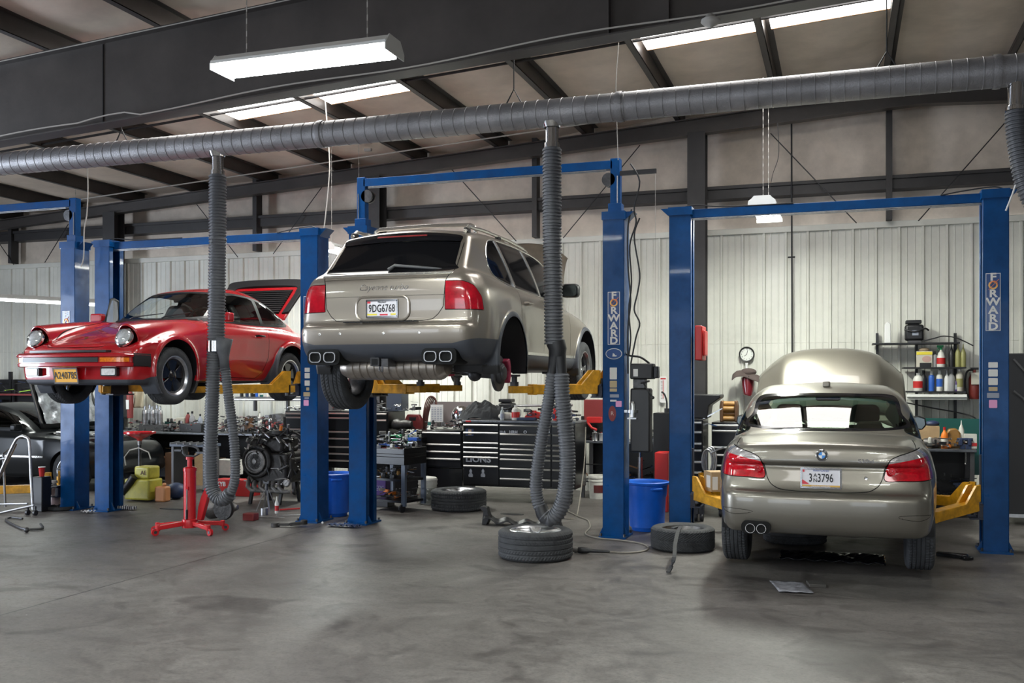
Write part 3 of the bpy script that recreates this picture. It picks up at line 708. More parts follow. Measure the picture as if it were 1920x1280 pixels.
    for sx in (-.37, .37):
        b = MB(); b.prism([(-.235, .5), (-.225, 1.0), (-.17, 1.1), (.17, 1.1), (.225, 1.0), (.235, .5)], 2.15, 2.29, 'xz')
        se = b.build('seat', 'fabric_dark', A, bevel=.04, loc=(sx, 0, 0), seg=4)
        b = MB(); b.prism(rrect(-.135, .135, 1.12, 1.31, .06), 2.12, 2.22, 'xz'); b.build('headrest', 'fabric_dark', se, bevel=.03, seg=4)
        b = MB(); b.prism(rrect(-.115, .115, 1.06, 1.17, .04), 1.34, 1.42, 'xz'); b.build('rear_headrest', 'fabric_dark', A, bevel=.02, loc=(sx*1.05, 0, 0))
    b = MB(); b.box(-.68, .68, 3.0, 3.5, .8, .98); b.build('dashboard', 'dark_trim', A, bevel=.04)
    b = MB(); b.tube([(-.37+.18*cos(a), 2.85+.05*sin(a), .97+.17*sin(a)) for a in np.linspace(0, 2*pi, 25)[:-1]], .014, 8, closed=True); b.build('steering_wheel', 'dark_trim', A)
    b = MB(); b.prism(rrect(-.13, .13, 1.335, 1.40, .03), 2.72, 2.76, 'xz'); b.build('rearview_mirror', 'dark_trim', A, bevel=.008)
    # door mirrors
    for s_ in (-1, 1):
        b = MB(); b.prism([(.0, -.075), (.17, -.085), (.215, -.03), (.205, .045), (.14, .07), (.02, .06)], 0, .09, 'xz')
        o = b.build('door_mirror', 'dark_trim', A, bevel=.02, seg=3, loc=(s_*.80, 3.08, 1.10)); o.scale = (s_, 1, 1)
        b = MB(); b.prism([(.025, -.06), (.165, -.07), (.198, -.025), (.19, .035), (.13, .055), (.035, .045)], -.004, .002, 'xz'); b.build('mirror_glass', mat('mirror_glass', (.07, .08, .08), .12, 1.0), o)
        b = MB(); b.bar((-.1, .06, -.04), (.04, .05, -.03), .05, .05); b.build('mirror_arm', 'dark_trim', o, bevel=.01)
    # exhaust, plate, badge, lettering, lock, antenna
    b = MB(); b.prism(rrect(-.66, -.42, .27, .375, .045), .0, .12, 'xz'); b.build('exhaust_cutout', 'gap', A, loc=(0, .012, 0))
    for x in (-.585, -.495):
        b = MB(); b.lathe([(.028, -.10), (.036, -.02), (.040, .0), (.036, .0), (.033, -.02), (.030, -.1)], n=24, axis='y', R=Matrix.Rotation(pi, 3, 'Z')); o = b.build('exhaust_tip', 'chrome', A, loc=(x, -.005, .315))
        b = MB(); b.lathe([(.0, .03), (.031, .03)], n=20, axis='y'); b.build('tip_bore', 'gap', o)
    mat('plate_white', (.72, .7, .74), .4); mat('plate_band', (.62, .36, .06), .4); mat('plate_blue', (.06, .12, .4), .4); mat('plate_red', (.6, .03, .05), .4); mat('plate_yellow', (.75, .62, .05), .4)
    p = plate('license_plate', A, '3  3796', 'plate_white', 'ink', .31, .155, .098, 'chrome', (-.02, .068, .745), (-.06, 0, 0), .62)
    text('plate_letters', 'A', .045, 'ink', p, (-.045, -.002, .022)); text('plate_letters', 'N', .045, 'ink', p, (-.045, -.002, -.018))
    text('state_name', 'MARYLAND', .02, 'plate_blue', p, (0, -.002, .062), sx=1.2)
    b = MB(); b.box(-.15, .15, -.004, -.001, -.078, -.056); q = b.build('plate_border', 'plate_band', p); text('border_lettering', 'MOUNTAINEERS', .02, 'plate_white', q, (0, -.005, -.067))
    b = MB(); b.box(-.145, -.13, -.003, -.001, .05, .07); b.prism([(-.15, -.05), (-.09, -.05), (-.15, -.01)], -.003, -.001, 'xz'); b.build('plate_flag', 'plate_red', p)
    b = MB(); b.lathe([(.041, 0), (.041, .006), (.038, .01), (.035, .008), (.026, .008)], n=40, axis='y', R=Matrix.Rotation(pi, 3, 'Z')); bd = b.build('emblem', 'chrome', A, loc=(-.012, .070, .935)); bd.rotation_euler = (-.1, 0, 0); bd.scale = (1.18,)*3
    b = MB(); b.lathe([(.038, .0085), (0, .0085)], n=32, axis='y', R=Matrix.Rotation(pi, 3, 'Z')); b.build('emblem_ring', 'black', bd)
    for k in range(4):
        b = MB(); b.prism([(0, 0)]+[(.023*cos(pi/2*k+pi/2*i/8), .023*sin(pi/2*k+pi/2*i/8)) for i in range(9)], -.011, -.0095, 'xz')
        b.build('emblem_quarter', mat('emblem_blue', (.02, .22, .65), .3) if k in (1, 3) else 'white', bd)
    for i, ch in enumerate('BMW'):
        a = radians(130-40*i); text('emblem_letter', ch, .014, 'white', bd, (.0305*cos(a), -.010, .0305*sin(a)), (pi/2, a-pi/2 if False else 0, 0))
    text('model_lettering', '530xi', .045, 'chrome', A, (.33, .068, .895), (pi/2, 0, 0), .003, .0006, sx=1.25); wrap_text(A.children[-1], F)
    b = MB(); b.lathe([(.014, 0), (.012, .006), (.005, .004), (.004, .007), (0, .007)], n=20, axis='y', R=Matrix.Rotation(pi, 3, 'Z')); b.build('trunk_lock', 'chrome', A, loc=(.33, surf_y(F, .33, .752)-.002, .752))
    b = MB(); b.prism([(-.0, 0), (.11, 0), (.05, .035), (.015, .05)], -.016, .016, 'yz'); o = b.build('roof_antenna', 'sedan_paint', A, bevel=.01, loc=(-.0, 1.62, 1.49), seg=3); o.rotation_euler = (.12, 0, 0); o.scale = (2.2, 1, 1.2)
    for s_ in (-1, 1):
        b = MB(); b.prism([(s_*.54, .47), (s_*.84, .475), (s_*.82, .45), (s_*.70, .435), (s_*.60, .44)], 0, .004, 'xz'); 
    for s_ in (-1, 1):
        pts = [(s_*x, .47+dz) for x, dz in ((.55, .0), (.62, -.022), (.72, -.028), (.80, -.012), (.835, .014), (.7, .022), (.6, .018))]
    # raised hood: hinged at its rear edge, domed in the middle with lower outer lobes
    b = MB()
    def hp(u, v):
        u = 2*u-1; au = abs(u); x = u*(.86-.03*v); sm = 1/(1+math.exp((abs(x)-.60)/.04))
        L = 1.15-.26*max(0, au-.2)**1.6-.55*max(0, au-.8)**1.3
        zz = .075*sm+.05*(1-x*x)-.30*max(0, au-.66)**1.15+.05*sin(pi*v)-.14*v**5
        return (x, v*L, zz)
    b.grid(hp, 64, 30)
    H = b.build('hood', 'sedan_paint', A, smooth=80, solid=.03, loc=(0, 3.66, 1.03)); H.rotation_euler = (radians(53), 0, 0)
    b = MB(); b.box(-.6, .6, .05, .9, -.005, .0); b.build('hood_liner', mat('hood_liner', (.55, .62, .5), .8), H)
    b = MB(); b.box(-.72, .72, 3.66, 4.6, .45, .80); b.box(-.3, .3, 3.8, 4.4, .8, .88); b.build('engine', 'dark_metal', A, bevel=.02)
    # reflectors moulded in the bumper
    return A
SEDAN = mk_sedan()
# ================================================================ champagne SUV on the middle lift, seen from behind and its right side
mat('suv_paint', (0.30, 0.265, 0.225), 0.36, 0.68, coat=.7, coatr=.05)
mat('suv_glass', (0.006, 0.006, 0.007), 0.05, spec=.22); mat('suv_cladding', (0.05, 0.055, 0.068), 0.5, bump=.1, bscale=200)
mat('satin_trim', (0.68, 0.66, 0.62), 0.25, .9)
mat('muffler', (0.42, 0.38, 0.34), 0.38, .9, noise=.45, nscale=7)
mat('lamp_ribbed', (0.42, 0.004, 0.015), 0.15, coat=1.0, noise=.5, nscale=9)
def mk_suv():
    box = (-.3, 5.1, -.1, 1.9)
    body = side_tab([(.30, .36), (.12, .40), (.03, .50), (.0, .60), (.0, .68), (.03, .705), (.075, .725), (.085, .80), (.085, .95), (.09, 1.05), (.105, 1.125), (.16, 1.175), (.3, 1.195), (.6, 1.19), (1.2, 1.13), (2.4, 1.08), (3.3, 1.07), (3.6, 1.05), (4.1, 1.0), (4.5, .9), (4.72, .75), (4.78, .6), (4.76, .4), (4.6, .3), (3.9, .3), (2.4, .3), (1.2, .3), (.7, .32)], box)
    cab = side_tab([(.35, .72), (.20, .90), (.165, 1.04), (.17, 1.13), (.25, 1.24), (.44, 1.48), (.52, 1.585), (.58, 1.63), (.76, 1.665), (1.2, 1.70), (1.7, 1.715), (2.2, 1.705), (2.6, 1.655), (2.9, 1.55), (3.3, 1.30), (3.65, 1.04), (3.6, .8), (2, .8)], box)
    wt = width_tab([(-.02, [(.3, .70), (.45, .77), (.62, .80), (.72, .785), (.85, .765), (1.0, .75), (1.15, .70), (1.25, .66)]),
        (.12, [(.3, .78), (.45, .85), (.62, .87), (.72, .865), (.85, .85), (1.0, .83), (1.12, .78), (1.25, .70)]),
        (.4, [(.3, .84), (.45, .915), (.62, .945), (.75, .95), (.9, .945), (1.02, .925), (1.12, .88), (1.25, .80)]),
        (.95, [(.3, .86), (.45, .93), (.62, .962), (.8, .964), (.95, .95), (1.05, .925), (1.13, .88), (1.25, .80)]),
        (1.6, [(.3, .88), (.42, .93), (.5, .92), (.62, .925), (.8, .94), (.95, .935), (1.05, .91), (1.13, .86), (1.25, .80)]),
        (3.0, [(.3, .88), (.42, .93), (.5, .92), (.62, .925), (.8, .935), (.95, .925), (1.05, .88), (1.13, .82), (1.25, .76)]),
        (3.85, [(.3, .86), (.45, .93), (.62, .955), (.8, .95), (.92, .91), (1.0, .84), (1.1, .7), (1.25, .6)]),
        (4.5, [(.3, .80), (.45, .88), (.62, .88), (.75, .83), (.9, .72), (1.0, .6), (1.2, .5)]),
        (4.8, [(.3, .6), (.5, .68), (.7, .6), (.9, .5), (1.2, .4)])], box)
    wc = width_tab([(.0, [(.9, .74), (1.1, .73), (1.25, .685), (1.45, .64), (1.6, .585), (1.7, .52)]),
        (.5, [(.9, .83), (1.1, .79), (1.25, .745), (1.45, .69), (1.6, .645), (1.7, .57)]),
        (1.4, [(.9, .90), (1.1, .865), (1.25, .825), (1.45, .755), (1.6, .68), (1.7, .58)]),
        (2.6, [(.9, .90), (1.1, .865), (1.25, .825), (1.45, .755), (1.6, .68), (1.7, .58)]),
        (3.6, [(.9, .80), (1.1, .78), (1.25, .73), (1.45, .66), (1.6, .58), (1.7, .5)])], box)
    def F(x, y, z):
        f = smax(body(y-.035*(x/.8)**2-.22*np.maximum(x-.55, 0)**2+.16*(x/.8)**4*(y > 3.8), z+.04*(x/.8)**2*(z > .9)*(y > 3)), x-wt(y, z), .07)
        cc = smax(cab(y-.03*(x/.7)**2*np.clip((1.5-y), 0, 1)+.12*(x/.7)**2*np.clip(y-2.4, 0, 1), z+.05*(x/.65)**2*np.clip((z-1.25)/.35, 0, 1)), x-wc(y, z), .065)
        g = smin(f, cc, .05)
        for cy in (.99, 3.845):   # wheel arch flares
            r = np.sqrt((y-cy)**2+(z-.40)**2); g = smin(g, smax(np.abs(r-.42)-.035, x-.972, .03)+0*x+np.where(x < .8, .2, 0), .03)
        return g
    sk = Skin(F, (0, -.1, .25), (1.02, 4.9, 1.75), .0165)
    A = thing('car', 'champagne-gold SUV with dark tinted windows, raised high on the middle lift', 'car', (-4.0, 7.98, 1.535))
    R = lambda V: V[:, 1] < .9
    rearw = Out([(-.635, 1.20), (0, 1.18), (.635, 1.20), (.632, 1.28), (.61, 1.48), (.59, 1.55), (.3, 1.59), (0, 1.598), (-.3, 1.59), (-.59, 1.55), (-.61, 1.48), (-.632, 1.28)], (0, 2), 8, True, False, R)
    spoil = lambda V: V[:, 2]-1.51+.02*(V[:, 0]/.6)**2
    brake = Out([(-.26, 1.555), (.26, 1.555), (.26, 1.57), (-.26, 1.57)], (0, 2), 1, False, False, R)
    lamp = Out([(.61, .83), (.61, 1.09), (.80, 1.09), (1.3, 1.07), (1.3, .825)], (0, 2), 3, False, True, lambda V: V[:, 1] < .5)
    lside = Out([(-1, .5), (.22, .79), (.275, .83), (.26, .95), (.20, 1.05), (.12, 1.10), (-1, 1.3)], (1, 2), 1, False)
    ld0 = lamp.d; lamp.d = lambda V: np.maximum(ld0(V), lside.d(V)); lamp.cond = None
    gate = Out([(0, .735), (.40, .735), (.49, .745), (.545, .79), (.595, .86), (.61, 1.09), (.64, 1.16), (.66, 1.22), (.64, 1.50), (.635, 1.7), (-.1, 1.7), (-.1, .735)], (0, 2), 1, False, True, lambda V: V[:, 1] < .5)
    seamA = lambda V: V[:, 2]-1.125
    seamB = lambda V: V[:, 2]-.965
    clad = lambda V: V[:, 2]-.522-.0*V[:, 1]-.05*np.clip((np.abs(V[:, 0])-.7)/.2, 0, 1)*(V[:, 1] < 1)
    def dlo(pts): return Out(pts, (1, 2), 8, True, False, lambda V: np.abs(V[:, 0]) > .5)
    qwin = dlo([(.84, 1.35), (.86, 1.25), (.98, 1.185), (1.24, 1.145), (1.26, 1.19), (1.16, 1.50), (1.13, 1.565), (1.02, 1.55), (.92, 1.48)])
    rwin = Out([(1.37, 1.142), (2.10, 1.125), (2.09, 1.22), (1.97, 1.58), (1.70, 1.59), (1.23, 1.575), (1.27, 1.44)], (1, 2), 1, False, False, lambda V: np.abs(V[:, 0]) > .5)
    fwin = Out([(2.22, 1.125), (3.13, 1.12), (3.16, 1.15), (2.86, 1.39), (2.60, 1.52), (2.07, 1.57), (2.18, 1.27)], (1, 2), 1, False, False, lambda V: np.abs(V[:, 0]) > .5)
    ALLW = [(.80, 1.35), (.83, 1.23), (.97, 1.16), (1.3, 1.12), (2.2, 1.10), (3.2, 1.095), (3.25, 1.13), (2.9, 1.41), (2.6, 1.55), (2.1, 1.60), (1.5, 1.605), (1.05, 1.58), (.88, 1.49)]
    allw = dlo(ALLW)
    front = Out([(-.70, 1.12), (.70, 1.12), (.68, 1.3), (.58, 1.58), (-.58, 1.58), (-.68, 1.3)], (0, 2), 6, True, False, lambda V: V[:, 1] > 2.7)
    arc = [Out(circ(cy, .40, .415, n=60), (1, 2), 1, False, False, lambda V: np.abs(V[:, 0]) > .5) for cy in (.99, 3.845)]
    flare = [Out(circ(cy, .40, .462, n=60), (1, 2), 1, False, False, lambda V: np.abs(V[:, 0]) > .5) for cy in (.99, 3.845)]
    for o in (lamp, gate):
        for off in (-.0035, .0035): sk.cut(lambda V, o=o, off=off: o.d(V)+off)
    rear_only = lambda V: (V[:, 1] < .5)
    for s_ in (seamA, seamB):
        for off in (-.0018, .0018): sk.cut(lambda V, s_=s_, off=off: s_(V)+off, rear_only)
    sk.cut(clad, lambda V: V[:, 1] < 1.1)
    for o in [rearw, brake, qwin, rwin, fwin, allw, front]+arc+flare: sk.cut(o.d)
    sk.cut(spoil, lambda V: (V[:, 1] < .9) & (V[:, 2] > 1.3))
    sill1 = lambda V: V[:, 2]-.455
    sill2 = lambda V: V[:, 2]-.485
    for s_ in (sill1, sill2): sk.cut(s_, lambda V: (V[:, 1] > 1.2) & (V[:, 1] < 3.6))
    doors = [lambda V: V[:, 1]-1.30-.25*np.clip(.95-V[:, 2], 0, .5)*0-.33*np.clip((.85-V[:, 2]), 0, .4), lambda V: V[:, 1]-2.15, lambda V: V[:, 1]-3.16-.1*np.clip(1.0-V[:, 2], 0, .5)]
    for dd in doors:
        for off in (-.003, .003): sk.cut(lambda V, dd=dd, off=off: dd(V)+off)
    c = sk.cent(); x = c[:, 0]; ax = np.abs(x); y = c[:, 1]; z = c[:, 2]
    d = {k: o.d(c) for k, o in dict(lamp=lamp, gate=gate, rearw=rearw, brake=brake, q=qwin, r=rwin, f=fwin, a=allw, fr=front, a0=arc[0], a1=arc[1], f0=flare[0], f1=flare[1]).items()}
    hole = (d['a0'] < 0) | (d['a1'] < 0); fl = ((d['f0'] < 0) | (d['f1'] < 0)) & ~hole & (ax > .8)
    lampm = (d['lamp'] <= -.0035)
    rw = (d['rearw'] < 0) & (y < .9); br = rw & (d['brake'] < 0); sp = rw & ~br & (spoil(c) > 0)
    gaps = (np.abs(d['lamp']) < .0035) | ((np.abs(d['gate']) < .0035) & (d['lamp'] > 0) & (y < .5) & (z < 1.5))
    gaps |= (((np.abs(seamA(c)) < .0018) & (ax < .62)) | ((np.abs(seamB(c)) < .0018) & (ax < .60))) & (y < .5) & (d['gate'] < 0)
    for dd in doors: gaps |= (np.abs(dd(c)) < .003) & (ax > .6) & (z > .5) & (z < 1.10)
    sw = [(d[k] < 0) for k in 'qrf']; swa = sw[0] | sw[1] | sw[2]; wtrim = (d['a'] < 0) & ~swa
    fw = d['fr'] < 0
    cl = ((clad(c) < 0) & (y < 1.1)) | ((z < .455) & (y > 1.2) & (y < 3.6)) | ((z < .40) & (y >= 3.6)) | fl
    sl = (z > .455) & (z < .485) & (y > 1.38) & (y < 3.46) & (ax > .8) & ~fl
    gaps &= ~(rw | swa | wtrim | hole | fl)
    cl &= ~(hole | lampm | gaps); sl &= ~(hole | gaps | cl)
    bottom = (z < .335) & (y > .35) & (y < 4.5) & ~hole
    cl &= ~bottom
    hoodm = (y > 3.55) & (y < 4.55) & (z > .98-.09*np.clip(y-3.6, 0, 1)*2) & (ax < .72) & False
    used = hole | lampm | rw | gaps | swa | wtrim | fw | cl | sl | bottom | hoodm
    gm = ~used & (d['gate'] < -.0035) & (y < .9)
    shell = sk.emit('body_shell', ~used & ~gm, 'suv_paint', A)
    tg = sk.emit('tailgate', gm, 'suv_paint', A)
    sk.emit('panel_gap', gaps, 'gap', shell, -.005)
    sk.emit('rear_window', rw & ~br & ~sp, 'suv_glass', A); sk.emit('roof_spoiler', sp, 'black_gloss', A, .012); sk.emit('brake_light', br, mat('lamp_strip', (.30, .03, .03), .3), A, .014)
    for s_ in (-1, 1):
        m = (x*s_ > 0)
        sk.emit('taillight', lampm & m, 'lamp_ribbed', A, .003)
        q = sk.emit('window_frame', wtrim & m, 'black_gloss', A, .001)
        for w_ in sw: sk.emit('side_window', w_ & m, 'suv_glass', A)
        sk.emit('sill_trim', sl & m, 'satin_trim', A, .003)
    sk.emit('windshield', fw & ~swa, 'suv_glass', A)
    sk.emit('cladding', cl, 'suv_cladding', A); sk.emit('underbody', bottom, 'dark_trim', A)
    for cy in (.99, 3.845): arch_liner('wheel_arch', A, cy, .40, .416, .955, .50)
    # bright window surround drawn as a slim strip
    for s_ in (-1, 1):
        b = MB(); pts = ALLW
        cv = curve2(pts, 6); yy, zz = cv.T; xx = np.full(len(yy), .85)
        for _ in range(14):
            f = F(xx, yy, zz); xx = xx-f*1.0
        b.tube([(s_*a, q, r) for a, q, r in zip(xx, yy, zz)], .008, 6, closed=True); b.build('window_trim', 'satin_trim', A)
        for (ya, za), (yb, zb_) in (((1.315, 1.13), (1.185, 1.59)), ((2.16, 1.11), (2.02, 1.59))):
            t = np.linspace(0, 1, 8); yy = ya+(yb-ya)*t; zz = za+(zb_-za)*t; xx = np.full(8, .85)
            for _ in range(14): xx = xx-F(xx, yy, zz)
            b = MB()
            for i in range(7): b.bar((s_*(xx[i]+.002), yy[i], zz[i]), (s_*(xx[i+1]+.002), yy[i+1], zz[i+1]), .012, .055, (0, 1, 0))
            b.build('window_pillar', 'satin_trim', A)
    # tailgate details
    b = MB(); b.tube([(xq, .125-.0+.05*(xq/.8)**2-.02, 1.165+.0*xq) for xq in np.linspace(-.66, .66, 15)], .016, 8); o = b.build('tailgate_trim', 'satin_trim', A); o.location = (0, .035, .0)
    mt = text('model_lettering', 'Cayenne turbo', .085, 'chrome', A, (.0, .075, 1.045), (pi/2, 0, 0), .0015, -.0012, sx=1.0, shear=.4, space=.97); wrap_text(mt, F)
    b = MB(); b.prism(rrect(-.265, .265, .745, .96, .06), .0, .004, 'xz'); rc = b.build('plate_recess', 'suv_paint', A, loc=(0, .082, 0), solid=0)
    b = MB(); b.tube([(px_, 0, pz_) for px_, pz_ in rrect(-.265, .265, .745, .958, .07, 8)], .012, 8, closed=True); b.build('recess_rim', 'suv_paint', rc)
    p = plate('license_plate', A, '9DG6768', 'plate_white', 'ink', .305, .152, .098, 'chrome', (0, .066, .848), (0, 0, 0), .66)
    text('state_name', 'Maryland', .022, 'ink', p, (0, -.002, .06), sx=1.0)
    b = MB(); b.box(-.15, -.05, -.003, -.001, -.06, -.045); b.box(.09, .14, -.003, -.001, -.06, -.045); b.build('plate_flag', 'plate_yellow', p)
    b = MB(); b.box(-.15, -.115, -.003, -.001, .05, .072); b.build('plate_sticker', 'plate_red', p)
    b = MB(); b.box(-.02, .06, -.0035, -.0015, -.062, -.048); b.build('plate_mark', 'plate_red', p)
    b = MB()
    for i in range(22): b.box(-.37+i*.034, -.345+i*.034, .015, .07, .722, .727)
    b.build('bumper_tread', 'dark_trim', A)
    for i, xq in enumerate((-.80, -.62, -.40, .05, .40)):
        b = MB(); b.lathe([(.014, 0), (.014, .006), (.010, .007), (0, .006)], n=16, axis='y', R=Matrix.Rotation(pi, 3, 'Z')); b.build('bumper_button', 'satin_trim', A, loc=(xq, -.0+.035*(xq/.8)**2+.22*max(abs(xq)-.55, 0)**2+.002, .62))
    # wiper
    b = MB(); b.tube([(.0, .20, 1.215), (.05, .235, 1.26), (.40, .235, 1.225), (.52, .25, 1.215)], [.02, .016, .012, .006], 8); b.build('wiper', 'dark_grey', A, bevel=0)
    # exhaust tips and muffler, tow hitch
    for s_ in (-1, 1):
        for dx in (0, .15):
            x0 = s_*(.50+dx+ (0 if s_ > 0 else .02))
            b = MB(); rp = rrect(-.062, .062, -.048, .048, .035, 5); n = len(rp)
            for k, (yy, sc) in enumerate(((.42, .6), (.20, .8), (.03, 1.0), (.0, 1.0), (.0, .86), (.1, .84))):
                b.v += [(px_*sc, yy, pz_*sc+.02*(yy < .1)) for px_, pz_ in rp]
            b.f = [(k*n+i, k*n+(i+1) % n, (k+1)*n+(i+1) % n, (k+1)*n+i) for k in range(5) for i in range(n)]
            o = b.build('exhaust_tip', 'steel', A, loc=(x0, .02, .385)); q = MB(); q.prism([(a*.85, c_*.85) for a, c_ in rp], .09, .095, 'xz'); q.build('tip_bore', 'gap', o, loc=(0, 0, .02))
        b = MB(); b.prism(rrect(-.17, .17, -.075, .07, .05), .0, .30, 'xz'); b.build('exhaust_cutout', 'gap', A, loc=(s_*(.575+(0 if s_ > 0 else .02)), .045, .41))
    b = MB(); pr = [(0, -.56), (.09, -.55), (.125, -.48)]
    for k in range(12): 
        x0 = -.44+k*.08; pr += [(.132, x0), (.132, x0+.055), (.124, x0+.062), (.124, x0+.074)]
    pr += [(.125, .52), (.08, .58), (0, .59)]
    b.lathe(pr, n=32, axis='x'); o = b.build('muffler', 'muffler', A, loc=(-.04, .42, .315)); o.scale = (.95, 1.3, .92); o.rotation_euler = (0, 0, 0)
    b = MB(); b.prism(rrect(-.045, .045, -.04, .04, .012), 0, .3, 'xz'); h = b.build('tow_hitch', 'black', A, loc=(-.06, .04, .36)); q = MB(); q.box(-.03, .03, -.003, 0, -.028, .028); q.build('hitch_bore', 'gap', h); q = MB(); q.box(.05, .12, .03, .2, -.04, .03); q.tube([(.03, .04, -.04), (.03, .04, -.08), (.06, .04, -.09), (.06, .04, -.04)], .008, 6); q.build('hitch_bracket', 'dark_metal', h)
    # suspension at the bare rear right hub
    b = MB(); b.tube([(.2, .55, .40), (.55, .8, .30), (.78, .95, .27)], [.035, .03, .045], 10); b.build('control_arm', 'dark_metal', A)
    b = MB(); b.tube([(.1, 1.2, .35), (.5, 1.1, .26), (.80, .99, .25)], [.03, .035, .05], 10); b.build('control_arm', 'dark_metal', A)
    b = MB(); b.tube([(-.7, .9, .33), (0, .72, .38), (.4, .62, .33)], .03, 10); b.build('anti_roll_bar', 'dark_metal', A)
    b = MB(); b.tube([(.62, .95, .28), (.64, .97, .62)], .05, 12); b.sphere((.60, .88, .25), .07); b.build('damper', 'dark_metal', A)
    b = MB(); b.lathe([(0, -.02), (.06, -.02), (.175, -.014), (.178, .0), (.178, .008), (.175, .016), (.10, .016), (.095, .05), (.07, .055), (.065, .07), (.03, .075), (0, .075)], n=40, axis='x'); k = b.build('brake_disc', 'dark_metal', A, loc=(.82, .94, .26))
    b = MB(); b.prism([(.05, .10), (.13, .13), (.165, .05), (.17, -.05), (.14, -.12), (.09, -.09), (.115, -.0)], -.04, .07, 'yz'); b.build('brake_caliper', mat('caliper', (.32, .02, .06), .5, noise=.6), k, bevel=.012, loc=(0, .03, .02))
    b = MB()
    for i in range(5): b.cyl((.05, .05*cos(i*1.257), .05*sin(i*1.257)), (.066, .05*cos(i*1.257), .05*sin(i*1.257)), .009, 8)
    b.build('hub_bolts', 'steel', k); k.children[-1]['kind'] = 'stuff'
    k2 = copy_tree(k, A); k2.location = (-.80, 3.845, .34); k2.rotation_euler = (0, 0, pi)
    for (wx, wy, dz) in ((-.82, .99, -.14), (.82, 3.845, -.09)):
        w = make_wheel(A, .366, .27, .245, 'five', 0); w.location = (wx, wy-(.05 if wy < 2 else 0), .40+dz); w.rotation_euler = (0, 0, pi if wx < 0 else 0)
    # roof rails, mirrors, door handles
    for s_ in (-1, 1):
        b = MB(); zz = lambda yq: 1.665-.045*(max(0, 1.2-yq)/.6)**2*1.0-.05*max(0, yq-1.8)**1.5
        b.tube([(s_*.60, .62, 1.61), (s_*.60, .72, 1.672)]+[(s_*.60, yq, zz(yq)+.022) for yq in np.linspace(.85, 2.35, 10)]+[(s_*.60, 2.5, 1.64)], .019, 8)
        r_ = b.build('roof_rail', 'satin_trim', A); b = MB()
        for yq in (.68, 1.55, 2.42): b.box(s_*.60-.02, s_*.60+.02, yq-.05, yq+.05, 1.60, 1.69-(0.04 if yq != 1.55 else 0))
        b.build('rail_foot', 'dark_trim', r_, bevel=.01)
        for yq in (1.42, 2.28):
            b = MB(); b.tube([(s_*.925, yq, .975), (s_*.965, yq+.03, .98), (s_*.965, yq+.17, .985), (s_*.93, yq+.2, .985)], .016, 8); b.build('door_handle', 'suv_paint', A)
        b = MB(); b.prism(rrect(.02, .23, -.075, .085, .05, 5), 0, .12, 'xz'); o = b.build('door_mirror', 'dark_trim', A, bevel=.03, seg=3, loc=(s_*.86, 2.95, 1.235)); o.scale = (s_, 1, 1)
        b = MB(); b.prism(rrect(.035, .215, -.06, .07, .045, 5), -.004, .002, 'xz'); b.build('mirror_glass', 'mirror_glass', o)
        b = MB(); b.bar((-.05, .05, -.05), (.08, .06, -.04), .06, .05); b.build('mirror_arm', 'suv_paint', o, bevel=.01)
    for yq, zq in ((1.02, 1.735), (2.1, 1.735)):
        b = MB(); b.tube([(-.56, yq, zq-.09), (-.54, yq, zq-.02), (-.5, yq, zq), (0, yq, zq+.012), (.5, yq, zq), (.54, yq, zq-.02), (.56, yq, zq-.09)], .02, 8); b.build('crossbar', 'satin_trim', A)
    b = MB(); b.box(-.02, .02, -.04, .04, -.03, .03); b.build('side_marker', mat('orange', (.85, .22, .02), .4), A, loc=(.80, 4.17, .62), bevel=.01)
    # raised hood, hinged at the windscreen
    b = MB()
    def hp(u, v):
        u = 2*u-1; x = u*(.70-.06*v); return (x, v*(1.0-.2*abs(u)**2.5), .06*(1-x*x)+.03*sin(pi*v)-.08*v**6-.07*max(0, abs(u)-.8)/.2)
    b.grid(hp, 40, 20); H = b.build('hood', mat('hood_under', (.07, .055, .04), .6, noise=.3), A, smooth=70, solid=.03, loc=(0, 3.62, 1.10)); H.rotation_euler = (radians(62), 0, 0)
    return A
SUV = mk_suv()
